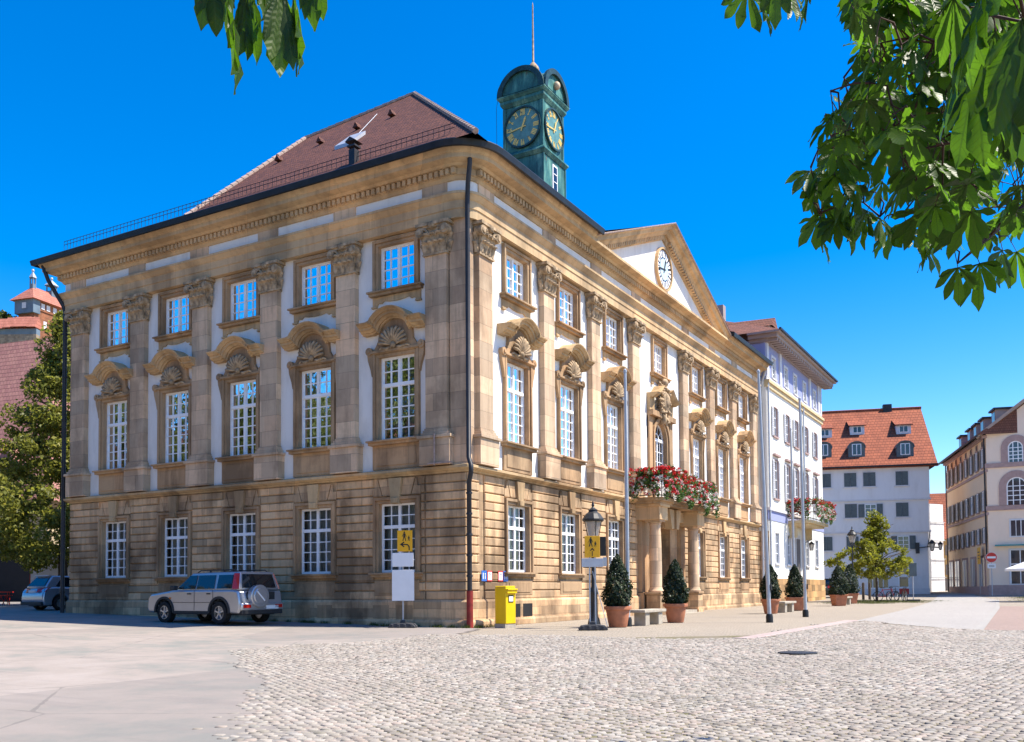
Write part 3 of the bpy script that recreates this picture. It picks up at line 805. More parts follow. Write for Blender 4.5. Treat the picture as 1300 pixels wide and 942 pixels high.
# ---------------------------------------------------------------- portico and balcony
PC = 16.6
b = MB(TR)
for sg in (-1, 1):
    b.box(PC+sg*2.5-.52, PC+sg*2.5+.52, .02, 1.12, 4.17, 4.82)
    b.box(PC+sg*2.5-.60, PC+sg*2.5+.60, .02, 1.20, 4.74, 4.86)
b.box(PC-1.98, PC+1.98, .02, .45, 4.30, 4.81)
for sg in (-1, 1): b.prism([(PC+sg*.45, 3.9), (PC+sg*.15, 3.9), (PC+sg*.15, 4.8), (PC+sg*.75, 4.8)], .4, .75)
prt = b.build('portico', M['stone_corn'], hall, bevel=.015)
b = MB(TR)
front = [(PC-3.35, .02), (PC-3.35, 1.05), (PC-3.1, 1.32), (PC-1.8, 1.36), (PC-1.5, 1.15), (PC+1.5, 1.15), (PC+1.8, 1.36), (PC+3.1, 1.32), (PC+3.35, 1.05), (PC+3.35, .02)]
for (z0, z1, g_) in ((4.86, 4.97, -.1), (4.97, 5.12, 0)):
    v = [(PC+(s-PC)*(1+g_*.3), d*(1+g_), z0) for s, d in front]+[(PC+(s-PC)*(1+g_*.3), d*(1+g_), z1) for s, d in front]; n = len(front)
    b.add(v, [tuple(range(n)), tuple(range(2*n-1, n-1, -1))]+[(i, (i+1) % n, n+(i+1) % n, n+i) for i in range(n)])
b.build('balcony_slab', M['stone_sur'], prt)
b = MB(TR)
for (s, d) in front[:]: b.tube([(s, max(d-.06, .05), 5.1), (s, max(d-.06, .05), 6.0)], .02, 6)
for z in (5.2, 6.0): b.tube([(s, max(d-.06, .05), z) for s, d in front], .022, 6)
for (p, q) in zip(front[:-1], front[1:]):
    L_ = math.hypot(q[0]-p[0], q[1]-p[1]); n = max(1, int(L_/.14))
    for k in range(n): b.tube([(p[0]+(q[0]-p[0])*k/n, max(p[1]+(q[1]-p[1])*k/n-.06, .05), 5.15), (p[0]+(q[0]-p[0])*k/n, max(p[1]+(q[1]-p[1])*k/n-.06, .05), 6.0)], .008, 4)
b.build('balcony_railing', M['iron'], prt)
def column(px, py):
    b = MB(); b.box(-.36, .36, -.36, .36, -.3, .18); b.box(-.32, .32, -.32, .32, .18, .92); b.box(-.37, .37, -.37, .37, .92, 1.02)
    c = b.build('column', M['stone_low'], prt, bevel=.012); c.location = (px, py, 0)
    b = MB(); b.lathe([(.33, 1.02), (.34, 1.08), (.29, 1.15), (.28, 1.2), (.265, 1.24), (.272, 2.2), (.262, 3.0), (.235, 3.95), (.26, 3.97), (.26, 4.0), (.24, 4.02), (.30, 4.08), (.30, 4.1)], (0, 0, 0), 20); b.box(-.34, .34, -.34, .34, 4.10, 4.172)
    b.build('shaft', M['stone_pil'], c, smooth=True, auto=40)
for sg in (-1, 1):
    column(.72, PC+sg*2.5)
b = MB(TR)
for sg in (-1, 1):
    b.box(PC+sg*2.5-.3, PC+sg*2.5+.3, .0, .2, 1.02, 4.17); b.box(PC+sg*2.5-.36, PC+sg*2.5+.36, .0, .3, -.3, 1.0)
    b.box(PC+sg*1.5-.5, PC+sg*1.5+.42, .0, .1, .0, 4.3)
b.box(PC-3.1, PC+3.1, -.0, .04, 4.0, 4.88)
b.build('door_surround', M['stone_sur'], prt, bevel=.01)
b = MB(TR); b.box(PC-1.05, PC+1.05, -.7, -.6, -.1, 4.0)
for sg in (-1, 1):
    for z in (.4, 1.5, 2.5): b.box(PC+sg*.5-.35, PC+sg*.5+.35, -.6, -.56, z, z+.8)
b.build('door', M['wood_door'], prt)
b = MB(TR); b.box(PC-2.1, PC+2.1, .0, 1.0, -.3, .16); b.box(PC-2.1, PC+2.1, 1.0, 1.35, -.3, .05); b.build('entrance_step', M['bench_stone'], prt)
# ---------------------------------------------------------------- pipes
def pipe(pts, r, mat, nm='downpipe', rings=True, red=None):
    b = MB(); b.mi = 0; b.tube(pts, r, 10)
    a, c = Vector(pts[-2]), Vector(pts[-1])
    if rings:
        for k in range(7):
            p = a.lerp(c, (k+.5)/7); b.tube([p+Vector((0, 0, -.03)), p+Vector((0, 0, .03))], r*1.3, 10)
    mats = [mat]
    if red: b.mi = 1; b.tube([(c[0], c[1], c[2]), (c[0], c[1], c[2]+red)], r*1.35, 10); mats.append(M['red_rust'])
    return b.build(nm, mats, hall, smooth=True, auto=50)
M['red_rust'] = simple('worn_red_pipe', (.23, .02, .015), .6, .45, 4)
pipe([(.45, -.45, 14.9), (.45, -.45, 14.4), (.25, -.25, 13.9), (.18, -.18, 13.3), (.18, -.18, 5.3), (.40, -.40, 5.0), (.40, -.40, 4.8), (.20, -.20, 4.5), (.20, -.20, 0)], .075, M['pipe'], red=1.15)
pipe([(-20.35, -.9, 14.8), (-20.2, -.75, 14.2), (-19.85, -.3, 13.2), (-19.82, -.22, 12.9), (-19.82, -.22, .3)], .085, M['pipe'])
pipe([(.75, 33.0, 14.75), (.45, 33.15, 14.0), (.3, 33.2, 13.6), (.3, 33.2, .1)], .08, M['zinc'])
b = MB(); b.T = TL
b.tube([(.95, .42, 6.1), (.95, .42, 5.1)], .03, 6); b.box(.3, 1.2, .36, .46, 5.14, 5.18)
b.build('pipe_bracket', M['ridge'], hall)
for T, w in ((TL, 2.35), (TL, 3.3), (TL, 5.7), (TL, 6.7), (TR, 2.75), (TR, 3.6)):
    b = MB(T); b.box(w-.33, w+.33, .10, .137, .26, .70); b.build('cellar_opening', M['stone_sur'] if T is TL else M['dark'], hall)
# ================================================================== NEIGHBOURING BUILDINGS
M['wb_plaster'] = plaster('cream_white_plaster', (.80, .78, .72), .1)
M['wb_blue'] = plaster('lavender_blue_plaster', (.30, .33, .55), .12, (.2, .2, .3))
M['wb_trim'] = simple('painted_pale_trim', (.62, .61, .62), .6, .06, 3)
M['cream_trim'] = simple('ochre_string_course', (.62, .48, .27), .7, .1, 3)
M['taupe'] = simple('taupe_eaves', (.33, .26, .23), .7, .1, 3)
M['shutter_pale'] = simple('pale_grey_shutter', (.52, .52, .54), .6, .1, 5)
M['base_stone'] = stone('orange_base_stone', (.50, .33, .17), 1.1, .45, soot=.3, vary=.45)
M['far_wall'] = plaster('pale_grey_plaster', (.74, .725, .72), .2)
M['shutter_dark'] = simple('slate_green_shutter', (.10, .125, .13), .6, .15, 4)
M['roof_red'] = tiles('orange_red_tiles', (.36, .105, .05), (.26, .075, .038), (.06, .02, .014), .32, .30, coords='obj', axis=0, dirt=.3, bump=1.0)
M['roof_brown'] = tiles('red_brown_tiles', (.24, .10, .065), (.17, .075, .05), (.05, .02, .015), .2, .2, coords='world', axis=2)
M['roof_pink'] = tiles('weathered_pink_tiles', (.40, .19, .15), (.32, .14, .12), (.10, .05, .04), .35, .34, coords='world', axis=2, bump=.8)
M['peach'] = plaster('peach_plaster', (.86, .63, .41), .15)
M['pink'] = plaster('pinkish_plaster', (.86, .68, .53), .1)
M['mauve'] = simple('mauve_stone_trim', (.40, .27, .24), .8, .12, 4)
M['grey_shutter'] = simple('weathered_grey_shutter', (.16, .145, .14), .7, .15, 5)
M['teal'] = simple('teal_awning_edge', (.05, .25, .27), .6, .1, 4)
def win_proto(parent, hw, h, mats, cols=2, rows=3, shutters=None, sw=.45, trim=.1, sillw=.12, closed=False, dep=.14, flat=False):
    """window at local origin = centre of its bottom edge, y outwards"""
    b = MB()
    b.box(-hw-trim, -hw, -dep, .03, 0, h); b.box(hw, hw+trim, -dep, .03, 0, h); b.box(-hw-trim, hw+trim, -dep, .035, h, h+trim); b.box(-hw-sillw, hw+sillw, -dep, .10, -.1, 0)
    w = b.build('window', mats[0], parent)
    if closed:
        b = MB()
        for sg in (-1, 1):
            b.box(min(sg*.01, sg*hw), max(sg*.01, sg*hw), -.16, .0, .01, h-.01)
            n = max(6, int(h/.12))
            for k in range(n): b.box(min(sg*.06, sg*(hw-.05)), max(sg*.06, sg*(hw-.05)), -.0, .018, .06+k*(h-.1)/n, .06+k*(h-.1)/n+(h-.1)/n*.55)
            b.box(min(sg*.01, sg*.05), max(sg*.01, sg*.05), 0, .025, 0.02, h-.02)
        b.build('shutter', mats[2], w)
        return w
    b = MB(); y = -.1+(.1 if flat else 0); t = .055
    b.box(-hw, -hw+t, y, y+.05, 0, h); b.box(hw-t, hw, y, y+.05, 0, h); b.box(-hw+t, hw-t, y, y+.048, 0, t); b.box(-hw+t, hw-t, y, y+.048, h-t, h)
    for x in np.linspace(-hw, hw, cols+1)[1:-1]: b.box(x-.03, x+.03, y, y+.055, t, h-t)
    for z in np.linspace(0, h, rows+1)[1:-1]: b.box(-hw+t, hw-t, y+.005, y+.044, z-.02, z+.02)
    b.build('frame', mats[1], w)
    b = MB(); po_ = .095 if flat else 0; b.box(-hw, hw, -.16+po_, -.085+po_, .01, h-.01); b.build('pane', M['pane_far'], w)
    if shutters:
        for sg in (-1, 1):
            b = MB(); x0, x1 = sorted((sg*(hw+.04), sg*(hw+.04+sw)))
            b.box(x0, x1, .04, .075, -.02, h+.02)
            n = max(6, int(h/.14))
            for k in range(n): b.box(x0+.05, x1-.05, .075, .092, .06+k*(h-.1)/n, .06+k*(h-.1)/n+(h-.1)/n*.55)
            b.build('shutter', mats[2], w)
    return w
def pane_far():
    n = N('reflective_window_pane'); v = n.world()
    a = n.noise(.9, n.scale(v, (1, 1, .7)), 3)
    c = n.ramp(a, [(.35, (.015, .018, .022)), (.65, (.06, .07, .08))])
    return n.bsdf(c, .04, None, 0, .9)
M['pane_far'] = pane_far()
def set_on(o, T_origin, rz, parent=None):
    o.location = T_origin; o.rotation_euler = (0, 0, rz); return o

# ---------------- white building next door
WX, WY0, WY1 = .55, 33.62, 49.7
wb = thing('white_house', 'tall white house with lavender blue top storey beside the sandstone hall', 'house', (WX, WY0, .07))
def TW(p): return (p[1], p[0]-WY0, p[2]-.07)     # (s=y, d, z)
b = MB(TW)
rowA = [35.56, 38.75, 41.35, 44.15, 47.38]; rowB = [35.67, 38.8, 41.3, 44.3, 47.25]; rowC = [35.67, 38.75, 41.2, 44.15, 47.2]
hl = [(s-.5, s+.5, 1.9 if s == 41.2 else 2.7, 4.66) for s in rowC]+[(s-.55, s+.55, 6.85, 9.3) for s in rowC]+[(s-.5, s+.5, 10.85, 12.7) for s in rowB]
wall_boxes(b, WY0, WY1, 1.75, 14.1, hl, -.3, 0)
b.box(WY0, WY0+.3, -11, -.3, 1.75, 14.1); b.box(WY1-.3, WY1, -11, -.3, 1.75, 14.1); b.box(WY0, WY1, -11.3, -11, -.5, 16.6)
b.build('wall', M['wb_plaster'], wb)
b = MB(TW); b.box(WY0-.05, WY1+.05, -.4, .06, -.8, 1.75); b.box(WY0-.05, WY0+.3, -11, -.4, -.8, 1.75); b.box(WY1-.3, WY1+.05, -11, -.4, -.8, 1.75); b.build('stone_base', M['base_stone'], wb)
b = MB(TW); b.box(WY0-.02, WY0+.02, -.9, .03, -.5, 4.7); b.build('brown_corner', M['stone_low'], wb)
b = MB(TW); wall_boxes(b, WY0, WY1, 14.1, 16.7, [(s-.42, s+.42, 14.55, 15.85) for s in rowA], -.3, -.02); b.box(WY0+.02, WY0+.3, -11, -.3, 14.1, 16.7); b.box(WY1-.3, WY1-.02, -11, -.3, 14.1, 16.7); b.build('top_storey_wall', M['wb_blue'], wb)
b = MB(TW)
for s in (WY0+.35, 37.2, 45.8, 48.7, WY1-.3): b.box(s-.24, s+.24, -.02, .08, 14.35, 16.6)
b.box(WY0, WY1, -.02, .06, 14.1, 14.4)
b.build('top_pilasters', M['wb_trim'], wb)
b = MB(TW); b.box(WY0-.02, WY1+.1, -.1, .22, 13.98, 14.16); b.box(WY0-.02, WY1+.06, -.1, .12, 13.7, 13.98); b.build('string_course', M['cream_trim'], wb)
b = MB(TW); b.box(WY0-.02, WY1+.03, -.05, .04, 5.4, 6.0); b.build('blue_band', M['wb_blue'], wb)
b = MB(TW); b.box(WY0-.02, WY1+.06, -.1, .14, 6.0, 6.18); b.build('lower_cornice', M['wb_trim'], wb)
b = MB(TW); b.box(WY0-.5, WY1+1.0, -1, 1.0, 16.95, 17.08); b.box(WY0-.3, WY1+.8, -1, .8, 16.72, 16.95); b.box(WY0-.1, WY1+.15, -1, .14, 16.5, 16.72)
s = WY0
while s < WY1+.6: b.box(s, s+.22, .1, .76, 16.52, 16.73); s += .55
b.build('bracketed_eaves', M['taupe'], wb)
b = MB(TW); z0 = 17.08
y0, y1 = WY0-.5, WY1+1.0
b.add([(y0, 1.05, z0), (y1, 1.05, z0), (y1-6, -5.5, z0+3.1), (y0+6, -5.5, z0+3.1), (y1, -12, z0), (y0, -12, z0)], [(0, 1, 2, 3), (1, 4, 2), (4, 5, 3, 2), (5, 0, 3)])
wr = b.build('roof', M['roof_brown'], wb)
b = MB(TW); b.box(y0, y1, 1.0, 1.12, z0-.02, z0+.1); b.build('gutter', M['black_metal'], wb)
for (s, d) in ((36.2, .45), (40.2, -.2), (44.6, -.2)):
    b = MB(TW); b.mi = 0; b.box(s-.55, s+.55, -3.5, d-.7, z0, z0+1.05); b.mi = 1
    b.add([(s-.75, d-.45, z0+.95), (s, d-.45, z0+1.6), (s+.75, d-.45, z0+.95), (s-.75, -3.6, z0+1.0), (s, -4.2, z0+1.75), (s+.75, -3.6, z0+1.0)], [(0, 1, 4, 3), (1, 2, 5, 4), (0, 2, 1)])
    b.build('dormer', [M['wb_trim'], M['roof_brown']], wr)
b = MB(TW); b.box(40.0, 40.6, -5.2, -4.6, z0+2.0, z0+4.2); b.build('chimney', M['taupe'], wr)
def put_row(par, first, locs, rz):
    for i, l in enumerate(locs):
        o = first if i == 0 else copy_tree(first, par)
        o.location = l; o.rotation_euler = (0, 0, rz)
LW = lambda s, z, d=0: (d, s-WY0, z-.07)
p = win_proto(wb, .40, 1.3, (M['wb_trim'], M['white_paint'], None), 2, 4, trim=.16); put_row(wb, p, [LW(s, 14.55, .0) for s in rowA], -PI/2)
p = win_proto(wb, .48, 1.85, (M['mauve'], M['white_paint'], M['shutter_pale']), 2, 3, True, .42, .07); put_row(wb, p, [LW(s, 10.85) for s in rowB], -PI/2)
p = win_proto(wb, .52, 2.45, (M['mauve'], M['white_paint'], M['shutter_pale']), 2, 4, True, .38, .09); put_row(wb, p, [LW(s, 6.85) for s in rowC], -PI/2)
p = win_proto(wb, .46, 1.95, (M['wb_trim'], M['white_paint'], None), 2, 3, trim=.16); put_row(wb, p, [LW(s, 2.7) for s in rowC if s != 41.2], -PI/2)
for s in rowC: b = MB(TW); b.box(s-.75, s+.75, -.02, .2, 9.55, 9.68); b.build('window_cap', M['mauve'], wb)
b = MB(TW); b.mi = 0; b.box(41.2-.7, 41.2+.7, -.25, .05, 1.75, 4.75); b.mi = 1; b.box(41.2-.5, 41.2+.5, .05, .07, -.1, 4.5); b.build('door', [M['wb_trim'], M['grey_shutter']], wb)
b = MB(TW); b.box(38.5, 43.9, .0, 1.55, 5.42, 5.62); b.box(38.7, 43.7, 0, 1.3, 5.28, 5.42)
for s in (39.0, 43.4): b.prism([(s-.15, 4.5), (s+.15, 4.5), (s+.15, 5.3), (s-.15, 5.3)], 0, .5)
bal = b.build('balcony', M['cream_trim'], wb, bevel=.02)
b = MB(TW)
fr2 = [(38.55, .02), (38.55, 1.5), (43.85, 1.5), (43.85, .02)]
for z in (5.75, 6.55): b.tube([(s, max(d, .03), z) for s, d in fr2], .025, 6)
for (q0, q1) in zip(fr2[:-1], fr2[1:]):
    for k in range(14): b.tube([(q0[0]+(q1[0]-q0[0])*k/14, max(q0[1]+(q1[1]-q0[1])*k/14, .03), 5.6), (q0[0]+(q1[0]-q0[0])*k/14, max(q0[1]+(q1[1]-q0[1])*k/14, .03), 6.55)], .01, 4)
b.build('balcony_railing', M['iron'], bal)
b = MB(TW); b.tube([(43.2, .12, 5.3), (43.2, .12, 14.0)], .06, 8)
b.tube([(33.78, .1, 14.0), (33.78, .1, .1)], .07, 8); b.build('downpipe', M['zinc'], wb, smooth=True, auto=40)
# wall lantern
b = MB(TW); b.mi = 0; b.tube([(43.0, .03, 4.3), (43.0, .5, 4.5), (43.0, .55, 4.3)], .03, 6); b.lathe([(.02, 4.4), (.2, 4.25), (.22, 4.2)], (43.0, .55, 0), 6); b.mi = 1; b.lathe([(.19, 4.2), (.12, 3.75)], (43.0, .55, 0), 6)
b.build('wall_lantern', [M['iron'], M['lamp_glass']], wb)

# ---------------- far red roofed house
HA = rad(106.2); HP = (5.89, 69.02, .55)
fh = thing('red_roofed_house', 'wide pale house with steep orange red tiled roof behind the young tree', 'house', HP, rad(196.2))
def TF(p): return (-p[0], p[1], p[2]-.55)       # (u to the right, d outwards, z)
b = MB(TF)
holes2 = [(-7.25, -6.15, 10.5, 11.87), (-5.57, -4.47, 10.5, 11.87), (-2.75, -1.68, 10.5, 11.87), (-9.6, -8.5, 10.5, 11.87)]
for (z0, z1, d) in ((9.28, 12.4, .28), (6.3, 9.28, .14), (-.5, 6.3, 0)):
    b.box(-17, 0+d*.6, -12, d, z0, z1)
b.build('wall', M['far_wall'], fh)
b = MB(TF)
for (z, d) in ((9.28, .28), (6.3, .14)): b.box(-17.02, .25, d-.2, d+.04, z-.12, z+.04)
b.box(-17, .05, -.1, .05, -.5, 1.0)
b.build('jetty_beams', M['wb_trim'], fh)
b = MB(TF); z0 = 12.3
v = [(-17.3, .75, z0), (.85, .75, z0), (.7, -6.2, 18.75), (-17.3, -6.2, 18.75), (.85, -13, z0), (-17.3, -13, z0)]
b.add(v, [(0, 1, 2, 3), (4, 5, 3, 2), (1, 4, 2), (5, 0, 3)]); b.box(-17.3, .85, .3, .74, z0-.12, z0+.02)
fr_ = b.build('roof', M['roof_red'], fh)
b = MB(TF); b.tube([(-17.3, -6.2, 18.78), (.75, -6.2, 18.78)], .14, 6); b.build('ridge_tiles', M['roof_red'], fr_)
b = MB(TF); b.box(-17.3, .85, .74, .86, z0-.02, z0+.1); b.build('gutter', M['pipe'], fh)
b = MB(TF); b.box(-2.8, -2.0, -6.6, -5.9, 17.8, 19.25); b.build('chimney', M['pipe'], fr_)
slp = (18.75-z0)/6.95
for i, (u, zc, tall) in enumerate(((-5.99, 14.1, 1), (-1.75, 13.95, 1), (-8.96, 14.2, 1), (-5.59, 16.4, 0), (-1.42, 16.25, 0), (-8.6, 16.2, 0))):
    w_, h_ = (.74, 1.4) if tall else (.66, .95)
    d = .75-(zc-h_/2-z0)/slp
    b = MB(TF)
    b.mi = 0
    if tall:
        pr_ = [(u-w_, zc-h_/2), (u+w_, zc-h_/2)]+[(u+w_*math.cos(t), zc+.2+.55*math.sin(t)) for t in np.linspace(0, PI, 9)]
    else: pr_ = [(u-w_, zc-h_/2), (u+w_, zc-h_/2), (u+w_, zc+h_/2-.1), (u-w_, zc+h_/2-.1)]
    b.prism(pr_, d-2.2, d)
    b.mi = 1
    if tall: b.strip([(u+(w_+.08)*math.cos(t), zc+.2+.6*math.sin(t)) for t in np.linspace(-.1, PI+.1, 11)], [(0, d-2.3), (0, d+.12), (.07, d+.12), (.07, d-2.3)])
    else: b.add([(u-w_-.15, d+.25, zc+h_/2-.15), (u+w_+.15, d+.25, zc+h_/2-.15), (u+w_+.15, d-2.4, zc+h_/2+.95), (u-w_-.15, d-2.4, zc+h_/2+.95), (u-w_-.15, d+.25, zc+h_/2-.05), (u+w_+.15, d+.25, zc+h_/2-.05)], [(0, 1, 2, 3), (0, 1, 5, 4), (4, 5, 2, 3)])
    dm = b.build('dormer', [M['wb_trim'] if not tall else M['shutter_dark'], M['roof_red'] if not tall else M['shutter_dark']], fr_)
    b = MB(TF); b.mi = 0; b.box(u-.42, u+.42, d, d+.03, zc-.5*h_+.15, zc+.45*h_-.1); b.mi = 1
    for dx in (-.19, .19): b.box(u+dx-.15, u+dx+.15, d+.03, d+.05, zc-.5*h_+.22, zc+.45*h_-.17)
    b.build('dormer_window', [M['white_paint'], M['pane_far']], fr_)
LF = lambda u, z, d: (-u, d, z-.55)
mats_f = (M['wb_trim'], M['white_paint'], M['shutter_dark'])
pc = win_proto(fh, .54, 1.3, mats_f, closed=True, trim=.05)
put_row(fh, pc, [LF(u, z, d) for u, z, d in ((-6.7, 10.52, .33), (-5.02, 10.52, .33), (-2.2, 10.52, .33), (-8.95, 10.52, .33), (-6.68, 7.63, .19), (-2.2, 7.63, .19), (-9.1, 7.63, .19), (-6.58, 4.6, .05), (-8.9, 4.6, .05))], 0)
po = win_proto(fh, .5, 1.2, mats_f, 2, 3, True, .52, .05, flat=True); put_row(fh, po, [LF(-4.95, 7.65, .19), LF(-2.15, 4.65, .05)], 0)
b = MB(TF); b.mi = 0; b.box(-5.4, -3.5, 0, .06, 1.0, 2.3); b.box(-2.65, -1.7, 0, .06, .3, 3.3); b.mi = 1
for k in range(4): b.box(-5.3+k*.46, -5.3+k*.46+.38, .06, .08, 1.1, 2.2)
b.box(-2.55, -1.8, .06, .08, 1.2, 2.1); b.box(-2.55, -1.8, .06, .08, 2.3, 3.2); b.mi = 2; b.box(-2.6, -1.75, .06, .075, .35, 1.0)
b.build('shop_front', [M['white_paint'], M['pane_far'], M['red']], fh)

# ---------------- right building (peach wing and pink gabled front)
RP = (11.2, 61.6, .4)
rbd = thing('peach_corner_house', 'peach and pink corner house with grey shutters and arched windows at the right edge', 'house', RP)
eL = Vector((-.25, .97, 0)).normalized(); nL = Vector((-eL.y, eL.x, 0))     # outward normal of the street side
def TRL(p): return (eL.x*p[0]+nL.x*p[1], eL.y*p[0]+nL.y*p[1], p[2]-.4)
rzL = math.atan2(-nL.x, nL.y)
def TRF(p): return (p[0], -p[1], p[2]-.4)          # front: u to the right, d outwards (-Y)
b = MB(TRL); b.box(0, 18.2, -9, 0, -.6, 13.55); b.build('street_wall', M['peach'], rbd)
b = MB(TRF); b.prism([(0.02, -.6), (12, -.6), (12, 17), (7.0, 19.0), (0.02, 13.75)], -8.5, .02); b.build('front_wall', M['pink'], rbd)
b = MB(TRL)
for z in (10.55, 7.0): b.box(-.05, 18.2, -.1, .10, z, z+.22)
b.box(-.05, 18.3, -.1, .3, 13.35, 13.6)
b.T = TRF
for z in (10.85, 7.35): b.box(-.1, 12, 0, .14, z, z+.38)
b.build('string_courses', M['mauve'], rbd)
b = MB(TRL); b.box(-.03, 18.2, -.1, .08, -.6, 1.15); b.T = TRF; b.box(-.06, 12, -.1, .09, -.6, 1.25); b.build('plinth', M['mauve'], rbd)
b = MB(TRL); b.add([(-.6, .75, 13.6), (18.6, .75, 13.6), (18.6, -4.5, 17.2), (-.6, -4.5, 17.2), (-.6, .75, 13.45), (18.6, .75, 13.45), (-.6, -9, 13.6), (18.6, -9, 13.6)], [(0, 1, 2, 3), (0, 4, 5, 1), (3, 2, 7, 6), (0, 3, 6), (1, 7, 2)])
rr = b.build('roof', M['roof_brown'], rbd)
b = MB(TRF); b.strip([(-.6, 13.35), (7, 19.15), (13, 14.6)], [(0, -8.6), (0, .55), (.22, .6), (.26, -8.6)]); b.build('verge', M['taupe'], rr)
b = MB(TRL); b.box(-.6, 18.6, .72, .86, 13.42, 13.56); b.tube([(.12, .12, 13.4), (.12, .12, 3.3)], .07, 6); b.tube([(18.0, .12, 13.4), (18.0, .12, .3)], .06, 6); b.build('gutter_pipe', M['pipe'], rbd)
for s in (1.2, 5.6, 8.6, 11.4, 15.6):
    b = MB(TRL); b.mi = 0; b.box(s-.8, s+.8, -3.6, -.9, 14.2, 15.75); b.mi = 1; b.box(s-1.0, s+1.0, -4.2, -.7, 15.75, 15.9); b.mi = 2; b.box(s-.5, s+.5, -.9, -.87, 14.7, 15.6)
    b.build('dormer', [M['taupe'], M['pipe'], M['pane_far']], rr)
b = MB(TRF); b.box(3.1, 4.4, -3.5, -2.5, 15.5, 19.5); b.build('chimney', M['pipe'], rr)
rows = [(11.05, 1.55, .36), (7.45, 1.6, .40), (4.75, 1.25, .36)]
us = [1.1, 3.4, 5.75, 8.1, 10.5, 12.8, 15.1, 17.2]
for (z, h, hw) in rows:
    p = win_proto(rbd, hw, h, (M['mauve'], M['white_paint'], M['grey_shutter']), 2, 3, True, .42, .07, flat=True)
    put_row(rbd, p, [TRL((s, .03, z)) for s in us], rzL)
p = win_proto(rbd, .22, .45, (M['mauve'], M['grey_shutter'], None), 1, 1, trim=.05, flat=True); put_row(rbd, p, [TRL((s, .03, 12.75)) for s in us], rzL)
b = MB(TRL); b.mi = 0
for s in (2.3, 6.0, 9.7, 13.4, 16.6):
    b.mi = 0; b.box(s-1.2, s+1.2, 0, .07, 1.0, 3.75); b.mi = 1; b.box(s-1.0, s+1.0, .07, .09, 1.15, 3.55); b.mi = 2; b.box(s-.05, s+.05, .09, .12, 1.15, 3.55)
b.build('shop_windows', [M['mauve'], M['pane_far'], M['white_paint']], rbd)
def arched_win(u, z0, z1, hw, tr):
    b = MB(TRF); zs_ = z1-hw
    ar = lambda r: [(u+r, z0)]+[(u+r*math.cos(t), zs_+r*math.sin(t)) for t in np.linspace(0, PI, 13)]+[(u-r, z0)]
    b.mi = 0; b.ring(ar(hw+tr), ar(hw), -.2, .10); b.mi = 1; b.ring(ar(hw), ar(hw-.09), -.05, .06)
    for x in (-hw/3, hw/3): b.box(u+x-.035, u+x+.035, -.05, .05, z0, zs_+hw*.85)
    for k in range(1, 5): b.box(u-hw+.05, u+hw-.05, -.05, .045, z0+(zs_-z0)*k/4-.03, z0+(zs_-z0)*k/4+.03)
    b.mi = 2; b.prism([(x, z) for x, z in ar(hw-.02)], .022, .03)
    b.build('arched_window', [M['mauve'], M['white_paint'], M['pane_far']], rbd)
for u in (2.15, 6.0, 9.5): arched_win(u, 11.2, 12.95, .55, .5); arched_win(u, 7.75, 10.0, .72, .55)
b = MB(TRF)
for u in (2.4, 6.0, 9.5):
    b.mi = 0; b.box(u-.85, u+.85, .02, .08, 5.1, 6.6); b.mi = 2; b.box(u-.72, u+.72, .08, .09, 5.22, 6.48); b.mi = 1; b.box(u-.03, u+.03, .09, .12, 5.22, 6.48); b.box(u-.38, u-.34, .09, .11, 5.22, 6.48)
    b.mi = 0; b.box(u-.95, u+1.45, .02, .08, 1.25, 4.2); b.mi = 2; b.box(u-.85, u+1.35, .08, .1, 1.35, 4.05); b.mi = 1
    for x in (-.85, -.15, .6, 1.3): b.box(u+x, u+x+.07, .1, .13, 1.35, 4.05)
    b.box(u-.85, u+1.37, .1, .125, 2.9, 2.98)
b.build('front_windows', [M['wb_trim'], M['white_paint'], M['pane_far']], rbd)
b = MB(TRF); b.box(.5, 12, .02, .5, 4.42, 4.52); b.build('awning_edge', M['teal'], rbd)
# ---------------- houses down the alley
oh = thing('ochre_house', 'small narrow ochre house in the alley beside the peach corner house', 'house', (5.0, 85.7, .5), rad(20))
b = MB(); b.box(0, 3.2, 0, 6, -.5, 5.9); b.build('wall', simple('ochre_render', (.42, .27, .11), .85, .25, 2), oh)
b = MB(); b.add([(-.4, -.4, 5.75), (3.6, -.4, 5.75), (3.6, 3, 8.2), (-.4, 3, 8.2), (3.6, 6.4, 5.75), (-.4, 6.4, 5.75)], [(0, 1, 2, 3), (3, 2, 4, 5), (0, 3, 5), (1, 4, 2)]); b.build('roof', M['roof_red'], oh)
for x in (.35, .95, 1.55, 2.3):
    for z in (1.9, 4.0): b = MB(); b.box(x-.17, x+.17, -.05, .02, z, z+1.1); b.build('window', M['grey_shutter'], oh)
b = MB(); b.box(.6, 1.3, -.05, .02, -.4, 1.5); b.build('door', M['grey_shutter'], oh)
sh = thing('sheeted_scaffold_house', 'narrow tall building front wrapped in bright white scaffold sheeting', 'house', (4.9, 80.3, .5), rad(60))
def sheet_mat():
    n = N('white_scaffold_sheeting'); v = n.obj()
    st = n.ramp(n.noise(2.4, n.scale(v, (3, 3, .5)), 6, .7), [(.52, 0.0), (.75, 1.0)])
    c = n.mix(n.math('MULTIPLY', st, .5), (.82, .83, .85), (.3, .31, .33))
    return n.bsdf(c, .6, n.bump(n.noise(1.6, v, 4), .5, .2))
b = MB()
for k in range(5): b.box(.02*(k % 2), 2.2-.06*(k % 3), -.02*(k % 2), 4, -.3+1.9*k, 1.6+1.9*k-.02)
b.build('sheeting', sheet_mat(), sh)
b = MB()
for z in (1.6, 3.5, 5.4, 7.3): b.tube([(-.05, -.1, z), (2.3, -.1, z)], .03, 5)
b.build('scaffold_tubes', M['steel'], sh)
